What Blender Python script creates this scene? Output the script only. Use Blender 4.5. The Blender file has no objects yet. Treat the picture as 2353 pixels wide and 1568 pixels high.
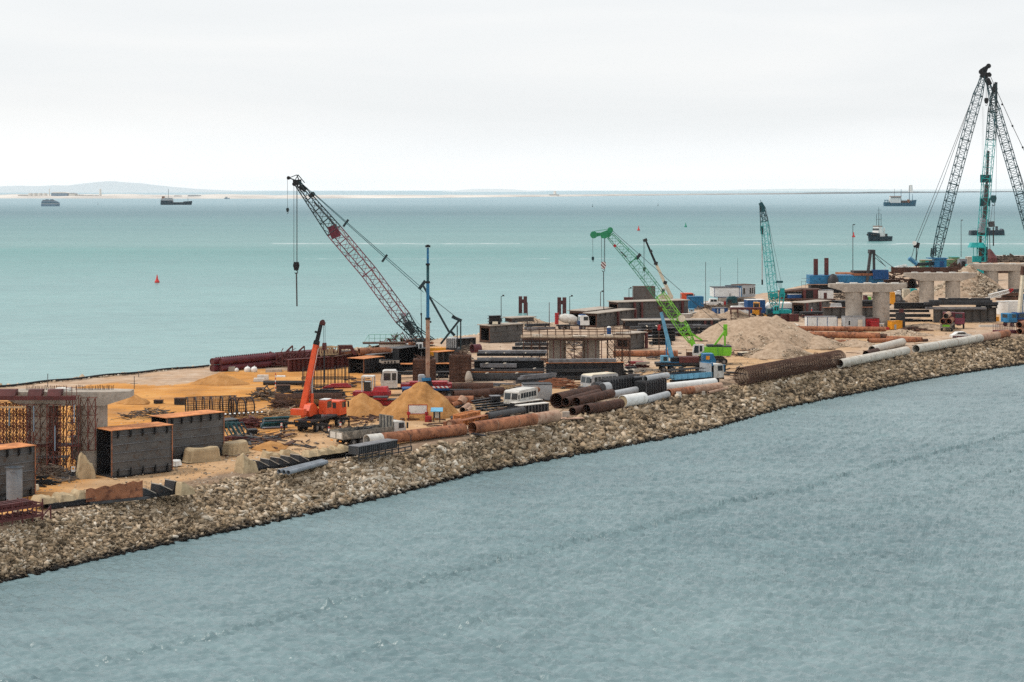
import bpy,bmesh,math,random
import numpy as np
from mathutils import Vector,Matrix
from math import pi,sin,cos,radians,atan2,sqrt,hypot
random.seed(7);rng=np.random.default_rng(11)
scn=bpy.context.scene
col=scn.collection
# ------------------------------------------------------------------ camera and pixel -> ground mapping
F,HY,CX,H=4235.0,434.0,1176.5,30.0      # focal length, horizon row, centre column (in 2353x1568 units), eye height (m)
ZW=-3.8                                        # water level; the fill platform is at z = 0
CROPS=dict(p=(0,0,1),A=(0,794,3.553),B=(353,794,4.847),C=(647,735.3,4.442),D=(941,735.3,4.847),E=(1294,617.7,4.847),
    F=(1588.3,588.2,4.847),G=(1823.6,529.4,4.848),H=(2058.9,500,4.845),I=(811.8,735.3,8),J=(1088.2,705.9,6.154),
    K=(1400,635.3,8),L=(1617.6,611.8,8),M=(1988.2,423.5,11.107),N=(2058.8,564.7,8),O=(0,870.6,7.014),Q=(1235.3,835.3,5),
    R=(2000,117.6,3.1365),S=(617.6,364.7,3.417),T=(1323.5,441.2,3.808),U=(0,382.35,4))
def px(c,x,y):
    ox,oy,k=CROPS[c];return ox + x/k,oy + y/k
def gnd(c,x,y,z=0.0):                         # where the sight line through a pixel meets height z
    x,y=px(c,x,y);d=(H - z)*F/(y - HY)
    return Vector(((x - CX)/F*d,d,z))
def dep(c,x,y,d):                             # the point at distance d on that sight line
    x,y=px(c,x,y);return Vector(((x - CX)/F*d,d,H - (y - HY)/F*d))
def wat(c,x,y):return gnd(c,x,y,ZW)
cam=bpy.data.objects.new('camera',bpy.data.cameras.new('camera'));col.objects.link(cam)
cam.location=(0,0,H);cam.rotation_euler=(pi/2,0,0)
cam.data.sensor_width=36;cam.data.lens=36*F/2353;cam.data.shift_y=-(784 - HY)/2353
cam.data.clip_start=1;cam.data.clip_end=120000
scn.camera=cam
# ------------------------------------------------------------------ materials
MATS={}
def nodes(name):
    m=bpy.data.materials.new(name);m.use_nodes=True
    nt=m.node_tree;b=nt.nodes['Principled BSDF']
    return m,nt,b
def N(nt,t,**kw):
    n=nt.nodes.new(t)
    for k,v in kw.items():
        if k.startswith('i_'):
            n.inputs[int(k[2:]) if k[2:].isdigit() else k[2:].replace('_',' ')].default_value=v
        else:setattr(n,k,v)
    return n
def ramp(nt,fac,stops):
    r=nt.nodes.new('ShaderNodeValToRGB');nt.links.new(fac,r.inputs[0]);e=r.color_ramp.elements
    while len(e) < len(stops):e.new(0.5)
    for q,(p,c) in zip(e,stops):
        q.position=p;q.color=c if len(c) == 4 else (*c,1)
    return r.outputs[0]
def mix(nt,fac,a,b,mode='MIX'):
    m=nt.nodes.new('ShaderNodeMix');m.data_type='RGBA';m.blend_type=mode
    for i,v in ((0,fac),(6,a),(7,b)):
        if hasattr(v,'is_linked') or hasattr(v,'links'):nt.links.new(v,m.inputs[i])
        else:m.inputs[i].default_value=v if i == 0 else ((*v,1) if len(v) == 3 else v)
    return m.outputs[2]
def math_(nt,op,a,b=None,clamp=False):
    m=nt.nodes.new('ShaderNodeMath');m.operation=op;m.use_clamp=clamp
    for i,v in ((0,a),(1,b)):
        if v is None:continue
        if hasattr(v,'links'):nt.links.new(v,m.inputs[i])
        else:m.inputs[i].default_value=v
    return m.outputs[0]
def pm(name,c,rough=.6,metal=0.,var=.22,c2=None,amt=.35,sc=.5,sc2=1.7,bump=.06,spec=.3):
    """painted / raw surface: broad tone variation plus patches of a second colour (dirt, rust, worn primer)"""
    m,nt,b=nodes(name)
    tc=N(nt,'ShaderNodeTexCoord');oi=N(nt,'ShaderNodeObjectInfo')
    off=math_(nt,'MULTIPLY',oi.outputs['Random'],37.)
    va=N(nt,'ShaderNodeVectorMath',operation='ADD');nt.links.new(tc.outputs['Object'],va.inputs[0]);nt.links.new(off,va.inputs[1])
    n1=N(nt,'ShaderNodeTexNoise',i_Scale=sc,i_Detail=5.,i_Roughness=.62);nt.links.new(va.outputs[0],n1.inputs['Vector'])
    lo=tuple(max(0,v*(1 - 2*var)) for v in c);hi=tuple(min(.95,v*(1 + 2*var)) for v in c)
    out=ramp(nt,n1.outputs[0],[(.3,lo),(.5,c),(.72,hi)])
    if c2:
        n2=N(nt,'ShaderNodeTexNoise',i_Scale=sc2,i_Detail=7.,i_Roughness=.7);nt.links.new(va.outputs[0],n2.inputs['Vector'])
        t=.68 - .36*amt
        out=mix(nt,ramp(nt,n2.outputs[0],[(t - .06,(0,0,0)),(t + .1,(1,1,1))]),out,c2)
    nt.links.new(out,b.inputs['Base Color'])
    b.inputs['Roughness'].default_value=rough;b.inputs['Metallic'].default_value=metal
    b.inputs['Specular IOR Level'].default_value=spec
    if bump:
        n3=N(nt,'ShaderNodeTexNoise',i_Scale=6.,i_Detail=4.);nt.links.new(va.outputs[0],n3.inputs['Vector'])
        bp=N(nt,'ShaderNodeBump',i_Strength=bump,i_Distance=.05);nt.links.new(n3.outputs[0],bp.inputs['Height'])
        nt.links.new(bp.outputs[0],b.inputs['Normal'])
    MATS[name]=m;return m
RU=(.20,.075,.03);DK=(.05,.035,.028)
for a in [
    ('grey_steel',(.062,.064,.068),.55,0,.2,(.05,.03,.022),.3),
    ('web_steel',(.092,.088,.085),.55,0,.16,(.075,.05,.036),.3),
    ('dark_steel',(.026,.027,.031),.55,0,.25,(.05,.03,.02),.25),
    ('pale_steel',(.17,.17,.18),.55,0,.2,(.09,.07,.06),.3),
    ('black',(.010,.011,.013),.6,0,.25,None,0),
    ('rust',(.335,.135,.068),.8,0,.22,(.12,.045,.026),.4),
    ('rust_pale',(.42,.27,.19),.8,0,.16,(.28,.13,.08),.35),
    ('rust_orange',(.60,.235,.085),.8,0,.2,(.33,.12,.05),.4),
    ('rust_dark',(.060,.028,.019),.8,0,.3,(.10,.042,.025),.35),
    ('rust_brown',(.10,.05,.033),.85,0,.3,(.05,.026,.02),.4),
    ('oxide',(.105,.028,.026),.6,0,.2,(.06,.022,.02),.3),
    ('maroon',(.115,.022,.030),.5,0,.2,(.06,.014,.018),.25),
    ('concrete',(.40,.345,.29),.85,0,.1,(.28,.235,.19),.35),
    ('concrete_pale',(.64,.61,.56),.85,0,.1,(.48,.44,.38),.3),
    ('orange_paint',(.70,.095,.03),.4,0,.12,(.42,.06,.02),.22),
    ('red_paint',(.40,.022,.026),.45,0,.2,(.2,.02,.02),.3),
    ('white_paint',(.74,.735,.71),.45,0,.06,(.46,.42,.36),.22),
    ('dusty_white',(.60,.58,.54),.5,0,.08,(.40,.36,.30),.35),
    ('grey_paint',(.40,.41,.42),.5,0,.1,(.28,.27,.26),.3),
    ('cream_paint',(.68,.60,.46),.5,0,.08,(.45,.36,.25),.3),
    ('lime_paint',(.19,.54,.03),.4,0,.1,(.12,.4,.02),.2),
    ('sea_green',(.025,.24,.105),.5,0,.15,(.03,.2,.11),.25),
    ('teal_paint',(.012,.34,.335),.5,0,.15,(.01,.2,.2),.3),
    ('teal_dark',(.012,.075,.09),.5,0,.25,(.01,.03,.035),.3),
    ('blue_paint',(.020,.16,.33),.5,0,.15,(.016,.09,.18),.3),
    ('sky_paint',(.14,.36,.52),.5,0,.12,(.08,.2,.3),.3),
    ('navy_paint',(.008,.068,.21),.5,0,.15,(.008,.04,.12),.3),
    ('yellow_paint',(.72,.30,.018),.45,0,.12,(.4,.16,.02),.25),
    ('green_paint',(.10,.21,.10),.6,0,.2,(.06,.11,.06),.3),
    ('boom_teal',(.018,.07,.09),.5,0,.25,(.012,.03,.04),.3),
    ('boom_red',(.20,.04,.066),.5,0,.2,(.08,.03,.04),.3),
    ('boom_dark',(.018,.038,.045),.5,0,.25,(.012,.02,.022),.3),
    ('cable',(.035,.04,.044),.6,0,.1,None,0),
    ('tarp',(.44,.335,.205),.85,0,.14,(.32,.23,.135),.35),
    ('old_wood',(.23,.16,.105),.85,0,.3,(.40,.31,.22),.35),
    ('pipe_pale',(.56,.52,.455),.6,0,.10,(.38,.31,.23),.35),
    ('wood',(.44,.30,.17),.85,0,.25,(.24,.15,.09),.4),
    ('timber_pale',(.66,.58,.48),.85,0,.15,(.45,.37,.28),.3),
    ('rubber',(.018,.018,.019),.8,0,.2,(.05,.045,.04),.3),
    ('rim',(.20,.19,.18),.6,0,.2,(.1,.08,.07),.3),
    ('hull_dark',(.014,.034,.05),.5,0,.2,(.05,.03,.028),.2),
    ('hull_blue',(.015,.10,.16),.5,0,.2,(.012,.05,.08),.3),
    ('lamp_red',(.5,.03,.02),.4,0,.05,None,0),
    ('lamp_amber',(.75,.30,.06),.4,0,.05,None,0),
    ('buoy_red',(.62,.04,.035),.5,0,.1,None,0),
    ('buoy_green',(.03,.27,.17),.5,0,.1,None,0),
    ('scaffold_red',(.15,.045,.032),.7,0,.25,(.08,.03,.025),.35),
    ('plastic_grey',(.21,.235,.265),.4,0,.12,(.13,.14,.16),.3),
    ('debris',(.17,.13,.10),.9,0,.4,(.06,.045,.035),.45),
    ('pale_wall',(.70,.67,.62),.8,0,.08,(.55,.5,.44),.2),
    ('slate_wall',(.22,.30,.38),.7,0,.08,(.16,.22,.28),.2)]:
    pm(*a)
def glassmat():
    m,nt,b=nodes('window_glass');b.inputs['Base Color'].default_value=(.03,.04,.045,1)
    b.inputs['Roughness'].default_value=.12;b.inputs['Specular IOR Level'].default_value=.6;MATS['glass']=m
glassmat()
def stripes(name,a,b_,sc,ax=0,diag=True):
    m,nt,b=nodes(name);tc=N(nt,'ShaderNodeTexCoord');s=N(nt,'ShaderNodeSeparateXYZ');nt.links.new(tc.outputs['Object'],s.inputs[0])
    v=s.outputs[ax]
    if diag:v=math_(nt,'ADD',v,s.outputs[2])
    f=math_(nt,'FRACT',math_(nt,'MULTIPLY',v,sc));f=math_(nt,'GREATER_THAN',f,.5)
    nt.links.new(mix(nt,f,a,b_),b.inputs['Base Color']);b.inputs['Roughness'].default_value=.5;MATS[name]=m
stripes('warning_stripes',(.7,.68,.64),(.45,.04,.03),1.6)
stripes('post_stripes',(.7,.68,.64),(.45,.04,.03),1.5,2,False)
stripes('block_stripes',(.65,.62,.58),(.16,.03,.03),1.8)
# ------------------------------------------------------------------ mesh builder
class MB:
    def __init__(s):s.v=[];s.f=[]
    def add(s,vs,fs):
        o=len(s.v);s.v += [tuple(v) for v in vs];s.f += [tuple(o + i for i in f) for f in fs];return s
    def box(s,x0,x1,y0,y1,z0,z1):
        return s.add([(x,y,z) for z in (z0,z1) for y in (y0,y1) for x in (x0,x1)],
            [(0,2,3,1),(4,5,7,6),(0,1,5,4),(2,6,7,3),(0,4,6,2),(1,3,7,5)])
    def frus(s,x0,x1,y0,y1,z0,u0,u1,w0,w1,z1):
        return s.add([(x0,y0,z0),(x1,y0,z0),(x0,y1,z0),(x1,y1,z0),(u0,w0,z1),(u1,w0,z1),(u0,w1,z1),(u1,w1,z1)],
            [(0,2,3,1),(4,5,7,6),(0,1,5,4),(2,6,7,3),(0,4,6,2),(1,3,7,5)])
    def basis(s,p,q,up=None):
        p,q=Vector(p),Vector(q);d=(q - p).normalized()
        up=Vector(up) if up is not None else (Vector((0,0,1)) if abs(d.z) < .98 else Vector((0,1,0)))
        a=d.cross(up).normalized();return p,q,a,a.cross(d).normalized()
    def bar(s,p,q,w,h=None,w2=None,h2=None,up=None):
        p,q,a,b=s.basis(p,q,up);h=h or w;w2=w2 or w;h2=h2 or (h if w2 == w else h*w2/w)
        vs=[p + a*i*w/2 + b*j*h/2 for j in (-1,1) for i in (-1,1)] + [q + a*i*w2/2 + b*j*h2/2 for j in (-1,1) for i in (-1,1)]
        return s.add(vs,[(0,1,3,2),(4,6,7,5),(0,4,5,1),(2,3,7,6),(0,2,6,4),(1,5,7,3)])
    def tube(s,p,q,r,r2=None,n=6,cap=True):
        p,q,a,b=s.basis(p,q);r2=r if r2 is None else r2
        vs=[c + a*cos(t)*k + b*sin(t)*k for c,k in ((p,r),(q,r2)) for t in [2*pi*i/n for i in range(n)]]
        fs=[(i,(i + 1) % n,n + (i + 1) % n,n + i) for i in range(n)]
        if cap:fs += [tuple(range(n))[::-1],tuple(range(n,2*n))]
        return s.add(vs,fs)
    def hollow(s,p,q,r,t,n=24):
        p,q,a,b=s.basis(p,q);vs=[]
        for c,k in ((p,r),(q,r),(q,r - t),(p,r - t)):
            vs += [c + a*cos(2*pi*i/n)*k + b*sin(2*pi*i/n)*k for i in range(n)]
        fs=[]
        for k in range(4):
            l=(k + 1) % 4
            fs += [(k*n + i,k*n + (i + 1) % n,l*n + (i + 1) % n,l*n + i) for i in range(n)]
        return s.add(vs,fs)
    def ring(s,c,ax,r,t,w,n=20):
        c,ax=Vector(c),Vector(ax).normalized();return s.hollow(c - ax*w/2,c + ax*w/2,r,t,n)
    def lathe(s,prof,n=16,c=(0,0,0)):
        vs=[(c[0] + r*cos(2*pi*i/n),c[1] + r*sin(2*pi*i/n),c[2] + z) for r,z in prof for i in range(n)]
        fs=[(k*n + i,k*n + (i + 1) % n,(k + 1)*n + (i + 1) % n,(k + 1)*n + i) for k in range(len(prof) - 1) for i in range(n)]
        return s.add(vs,fs + [tuple(range(n))[::-1],tuple(range((len(prof) - 1)*n,len(prof)*n))])
    def prism(s,pts,a0,a1,ax='y'):               # outline (u,v) swept along an axis: y -> (x,z), x -> (y,z), z -> (x,y)
        g={'y':lambda u,v,a:(u,a,v),'x':lambda u,v,a:(a,u,v),'z':lambda u,v,a:(u,v,a)}[ax]
        n=len(pts);vs=[g(u,v,a0) for u,v in pts] + [g(u,v,a1) for u,v in pts]
        return s.add(vs,[tuple(range(n))[::-1],tuple(range(n,2*n))] + [(i,(i + 1) % n,n + (i + 1) % n,n + i) for i in range(n)])
    def lattice(s,a,b,wa,wb,n,rc=.08,rl=.045,side=None,ha=None,hb=None,cross=False):
        a,b=Vector(a),Vector(b);d=(b - a).normalized()
        sd=Vector(side).normalized() if side is not None else Vector((0,1,0))
        u=sd.cross(d).normalized();sd=d.cross(u).normalized();ha=ha or wa;hb=hb or wb
        def pt(t,i,j):return a + (b - a)*t + sd*i*(wa + (wb - wa)*t)/2 + u*j*(ha + (hb - ha)*t)/2
        cs=[(1,1),(1,-1),(-1,-1),(-1,1)]
        for i,j in cs:s.tube(pt(0,i,j),pt(1,i,j),rc,n=5)
        for k in range(n):
            t0,t1=k/n,(k + 1)/n
            for m_ in range(4):
                c0,c1=cs[m_],cs[(m_ + 1) % 4]
                if k % 2:c0,c1=c1,c0
                s.tube(pt(t0,*c0),pt(t1,*c1),rl,n=4,cap=False)
                if cross:s.tube(pt(t0,*c1),pt(t1,*c0),rl,n=4,cap=False)
            if k % 2 == 0 or cross:
                for m_ in range(4):s.tube(pt(t0,*cs[m_]),pt(t0,*cs[(m_ + 1) % 4]),rl,n=4,cap=False)
        for m_ in range(4):
            s.tube(pt(0,*cs[m_]),pt(0,*cs[(m_ + 1) % 4]),rc*.8,n=4);s.tube(pt(1,*cs[m_]),pt(1,*cs[(m_ + 1) % 4]),rc*.8,n=4)
        return s
    def mesh(s,name,smooth=False):
        me=bpy.data.meshes.new(name);me.from_pydata(s.v,[],s.f);me.update()
        bm=bmesh.new();bm.from_mesh(me);bmesh.ops.recalc_face_normals(bm,faces=bm.faces);bm.to_mesh(me);bm.free()
        if smooth:
            me.polygons.foreach_set('use_smooth',[True]*len(me.polygons))
            try:me.set_sharp_from_angle(angle=radians(38))
            except Exception:pass
        return me
    def build(s,name,mat,parent=None,smooth=False,label=None):
        me=s.mesh(name,smooth);me.materials.append(MATS[mat] if isinstance(mat,str) else mat)
        o=bpy.data.objects.new(name,me);col.objects.link(o)
        if parent is not None:o.parent=parent
        if label:o['label']=label
        return o
def tag(o,label,cat,group=None):
    o['label']=label;o['category']=cat;o['kind']='thing'
    if group:o['group']=group
    return o
def thing(name,label,cat,loc=(0,0,0),yaw=0.,group=None):
    o=bpy.data.objects.new(name,None);col.objects.link(o);o.empty_display_size=.3
    o.location=loc;o.rotation_euler=(0,0,yaw);return tag(o,label,cat,group)
def solo(mb,name,mat,label,cat,loc=(0,0,0),yaw=0.,group=None,smooth=False):
    o=mb.build(name,mat,None,smooth);o.location=loc;o.rotation_euler=(0,0,yaw);return tag(o,label,cat,group)
def dup(o,loc=None,yaw=None,label=None,group=None):
    c=o.copy();col.objects.link(c)
    if loc is not None:c.location=loc
    if yaw is not None:c.rotation_euler=(0,0,yaw)
    if label:c['label']=label
    if group:c['group']=group
    for ch in o.children:
        k=ch.copy();col.objects.link(k);k.parent=c
        for g in ch.children:
            q=g.copy();col.objects.link(q);q.parent=k
    return c
def seg(c,x0,y0,x1,y1,z=0.):
    a,b=gnd(c,x0,y0),gnd(c,x1,y1);d=b - a;return a + Vector((0,0,z)),atan2(d.y,d.x),d.length
def gup(c,x,y,z):return gnd(c,x,y) + Vector((0,0,z))
def local(o,p):                                  # world point -> local frame of a (loc, yaw) thing
    d=Vector(p) - Vector(o.location);a=-o.rotation_euler[2]
    return Vector((d.x*cos(a) - d.y*sin(a),d.x*sin(a) + d.y*cos(a),d.z))

# ------------------------------------------------------------------ light: overcast sky and a weak veiled sun
w=bpy.data.worlds.new('World');scn.world=w;w.use_nodes=True;nt=w.node_tree;bg=nt.nodes['Background']
SUN_EL,SUN_AZ=radians(55),radians(268)       # azimuth clockwise from +Y: high on the left
sky=N(nt,'ShaderNodeTexSky',sky_type='NISHITA',sun_disc=False,sun_elevation=SUN_EL,sun_rotation=SUN_AZ,air_density=1.,dust_density=2.5)
tc=N(nt,'ShaderNodeTexCoord');mp=N(nt,'ShaderNodeMapping');mp.inputs['Scale'].default_value=(1.2,1.2,9.)
nt.links.new(tc.outputs['Generated'],mp.inputs[0])
c1=N(nt,'ShaderNodeTexNoise',i_Scale=2.2,i_Detail=7.,i_Roughness=.5,i_Distortion=.5);nt.links.new(mp.outputs[0],c1.inputs['Vector'])
cl=ramp(nt,c1.outputs[0],[(.32,(8.95,9.2,9.32)),(.48,(9.45,9.65,9.75)),(.62,(9.9,10.0,10.0))])
sz=N(nt,'ShaderNodeSeparateXYZ');nt.links.new(tc.outputs['Generated'],sz.inputs[0])
hr=N(nt,'ShaderNodeMapRange',interpolation_type='SMOOTHSTEP',i_1=-.004,i_2=.05,i_3=1.22,i_4=1.);nt.links.new(sz.outputs[2],hr.inputs[0])   # sky brightened towards the horizon to offset the dark haze
hm=N(nt,'ShaderNodeVectorMath',operation='SCALE');nt.links.new(cl,hm.inputs[0]);nt.links.new(hr.outputs[0],hm.inputs['Scale']);cl=hm.outputs[0]
sk=N(nt,'ShaderNodeVectorMath',operation='MINIMUM');nt.links.new(sky.outputs[0],sk.inputs[0]);sk.inputs[1].default_value=(12,12,12)
nt.links.new(mix(nt,.93,sk.outputs[0],cl),bg.inputs[0]);bg.inputs[1].default_value=.075
sd=bpy.data.lights.new('sun','SUN');sd.energy=1.5;sd.angle=radians(10);sd.color=(1,.95,.87)
so=bpy.data.objects.new('sun',sd);col.objects.link(so)
so.rotation_euler=Vector((-sin(SUN_AZ)*cos(SUN_EL),-cos(SUN_AZ)*cos(SUN_EL),-sin(SUN_EL))).to_track_quat('-Z','Y').to_euler()
v=scn.view_settings;v.view_transform='Standard';v.look='None';v.exposure=.42;v.gamma=1
scn.cycles.use_denoising=False;scn.cycles.sample_clamp_direct=1.2;scn.cycles.sample_clamp_indirect=2.5;scn.cycles.max_bounces=5;scn.cycles.diffuse_bounces=1;scn.cycles.glossy_bounces=2
scn.cycles.transmission_bounces=2;scn.cycles.volume_bounces=1;scn.cycles.caustics_reflective=False
# ------------------------------------------------------------------ air
hz=MB().box(-30000,30000,-60,33500,ZW - 9,150).build('haze','black');hz.data.materials.clear();hz['kind']='stuff'
m,nt,b=nodes('haze');nt.nodes.remove(b)
pv=N(nt,'ShaderNodeVolumePrincipled');pv.inputs['Color'].default_value=(.96,.98,1,1);pv.inputs['Density'].default_value=HAZE=1.6e-5
pv.inputs['Anisotropy'].default_value=0;nt.links.new(pv.outputs[0],nt.nodes['Material Output'].inputs['Volume']);hz.data.materials.append(m)
# ------------------------------------------------------------------ water
m,nt,b=nodes('sea_water');geo=N(nt,'ShaderNodeNewGeometry');pos=geo.outputs['Position']
sp=N(nt,'ShaderNodeSeparateXYZ');nt.links.new(pos,sp.inputs[0])
def noise(scale,det,sx=1.,sy=1.,rot=0.,rough=.55,dist=0.):
    mp=N(nt,'ShaderNodeMapping');mp.inputs['Scale'].default_value=(sx,sy,1);mp.inputs['Rotation'].default_value=(0,0,rot)
    nt.links.new(pos,mp.inputs[0]);n=N(nt,'ShaderNodeTexNoise',i_Scale=scale,i_Detail=det,i_Roughness=rough,i_Distortion=dist);nt.links.new(mp.outputs[0],n.inputs['Vector']);return n.outputs[0]
# shallow turbid bay beyond the fill, deeper grey-blue channel in front of it: bands of sediment lie across the bay
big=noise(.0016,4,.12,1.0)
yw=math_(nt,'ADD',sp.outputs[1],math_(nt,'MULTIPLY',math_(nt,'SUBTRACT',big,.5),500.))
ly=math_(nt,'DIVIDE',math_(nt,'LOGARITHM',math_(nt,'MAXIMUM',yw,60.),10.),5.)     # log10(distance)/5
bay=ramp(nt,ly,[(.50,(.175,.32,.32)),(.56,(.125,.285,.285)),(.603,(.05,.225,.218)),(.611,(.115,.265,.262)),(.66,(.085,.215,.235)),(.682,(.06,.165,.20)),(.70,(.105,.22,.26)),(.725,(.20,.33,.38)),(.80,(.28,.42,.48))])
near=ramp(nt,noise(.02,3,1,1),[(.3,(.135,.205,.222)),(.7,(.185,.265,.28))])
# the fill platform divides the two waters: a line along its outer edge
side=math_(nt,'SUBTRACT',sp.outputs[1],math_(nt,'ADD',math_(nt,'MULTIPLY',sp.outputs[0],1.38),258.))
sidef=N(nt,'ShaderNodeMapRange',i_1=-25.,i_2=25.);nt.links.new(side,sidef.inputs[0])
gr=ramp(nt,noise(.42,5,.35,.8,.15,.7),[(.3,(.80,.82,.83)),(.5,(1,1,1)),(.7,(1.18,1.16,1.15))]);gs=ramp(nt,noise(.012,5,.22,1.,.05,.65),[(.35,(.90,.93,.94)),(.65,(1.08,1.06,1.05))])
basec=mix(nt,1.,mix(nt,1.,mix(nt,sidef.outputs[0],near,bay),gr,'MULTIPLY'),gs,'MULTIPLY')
# whitecaps: thin broken streaks in two long lines and scattered specks
fo=noise(.05,5,.18,1.0,0,.7);fline=noise(.006,3,1,.2)
def fband(y0,wd,x0,x1,th):
    d=math_(nt,'ABSOLUTE',math_(nt,'SUBTRACT',math_(nt,'ADD',sp.outputs[1],math_(nt,'MULTIPLY',math_(nt,'SUBTRACT',fline,.5),wd*2.)),y0))
    k=math_(nt,'SUBTRACT',1.,math_(nt,'DIVIDE',d,wd),True)
    a=math_(nt,'MULTIPLY',math_(nt,'GREATER_THAN',sp.outputs[0],x0),math_(nt,'LESS_THAN',sp.outputs[0],x1))
    return math_(nt,'MULTIPLY',a,math_(nt,'MULTIPLY',math_(nt,'MULTIPLY',k,math_(nt,'MULTIPLY',math_(nt,'SUBTRACT',noise(.16,6,.45,1.2,0,.75),th,True),6.,True)),1.3,True))
f=math_(nt,'ADD',fband(1135.,17.,-150.,5.,.47),fband(1118.,15.,60.,235.,.5),True)
f=math_(nt,'ADD',f,fband(1130.,14.,236.,700.,.44),True);f=math_(nt,'ADD',f,fband(890.,12.,-100.,50.,.54),True)
caps=math_(nt,'MULTIPLY',math_(nt,'MULTIPLY',math_(nt,'SUBTRACT',noise(.11,5,.35,1.,.1,.75),.66,True),5.,True),sidef.outputs[0])
f=math_(nt,'ADD',f,math_(nt,'MULTIPLY',caps,.6),True)
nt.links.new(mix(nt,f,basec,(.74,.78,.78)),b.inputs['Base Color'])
b.inputs['IOR'].default_value=1.33
rg=N(nt,'ShaderNodeMapRange',i_1=80.,i_2=1600.,i_3=.29,i_4=.42);nt.links.new(sp.outputs[1],rg.inputs[0]);nt.links.new(rg.outputs[0],b.inputs['Roughness'])
# ripples: small chop, wind waves and the ruffled line of an old wake
ch=math_(nt,'ADD',math_(nt,'MULTIPLY',noise(1.15,4,.55,1.1,.25,.62),.55),math_(nt,'MULTIPLY',noise(.28,4,.5,1.2,.1,.6),1.5))
ch=math_(nt,'ADD',ch,math_(nt,'MULTIPLY',noise(.05,3,.5,1.3,-.1,.5),2.2))
wk=math_(nt,'ABSOLUTE',math_(nt,'SUBTRACT',math_(nt,'ADD',sp.outputs[1],math_(nt,'MULTIPLY',math_(nt,'SUBTRACT',noise(.06,2),.5),4.)),math_(nt,'ADD',math_(nt,'MULTIPLY',sp.outputs[0],1.245),168.)))
wkf=math_(nt,'MULTIPLY',math_(nt,'SUBTRACT',1.,math_(nt,'DIVIDE',wk,2.),True),.8)
ch=math_(nt,'ADD',ch,math_(nt,'MULTIPLY',wkf,math_(nt,'MULTIPLY',noise(1.6,3,.8,1.),.9)))
bp=N(nt,'ShaderNodeBump',i_Strength=.6,i_Distance=.35);nt.links.new(ch,bp.inputs['Height']);nt.links.new(bp.outputs[0],b.inputs['Normal'])
WATER_MAT=m
# ------------------------------------------------------------------ the fill platform
X_=np.array
NEAR=X_([(-420,1325),(-200,1266),(0,1212),(100,1186),(300,1141),(460,1112),(600,1085),(750,1066),(830,1050),(950,1030),(1100,1003),(1300,963),(1500,925),(1650,892),(1900,850),(2100,812),(2353,772),(2600,735),(2900,695)],float)
WLINE=X_([(-420,1470),(-200,1400),(0,1338),(200,1290),(400,1245),(600,1204),(800,1160),(900,1138),(1000,1112),(1100,1086),(1200,1068),(1400,1031),(1500,1012),(1600,994),(1700,965),(1800,937),(1900,917),(2000,897),(2100,876),(2200,859),(2353,836),(2600,792),(2900,745)],float)
FAR=X_([(-420,945),(-200,912),(0,889),(150,873),(300,858),(480,841),(700,815),(900,792),(1120,766),(1240,748),(1300,736),(1500,706),(1700,684),(1850,655),(2000,634),(2100,612),(2353,588),(2600,566),(2900,540)],float)
def nearY(x):return np.interp(x,NEAR[:,0],NEAR[:,1])
def watY(x):return np.interp(x,WLINE[:,0],WLINE[:,1])
def farY(x):return np.interp(x,FAR[:,0],FAR[:,1])
def vnoise(x,y,seed=0):
    """smooth value noise on arrays"""
    xi,yi=np.floor(x).astype(int),np.floor(y).astype(int);fx,fy=x - xi,y - yi
    fx,fy=fx*fx*(3 - 2*fx),fy*fy*(3 - 2*fy)
    def h(a,b):
        n=(a*374761393 + b*668265263 + seed*974711) & 0x7fffffff;n=((n ^ (n >> 13))*1274126177) & 0x7fffffff
        return ((n ^ (n >> 16)) & 0xffff)/65535.
    return (h(xi,yi)*(1 - fx) + h(xi + 1,yi)*fx)*(1 - fy) + (h(xi,yi + 1)*(1 - fx) + h(xi + 1,yi + 1)*fx)*fy
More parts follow.
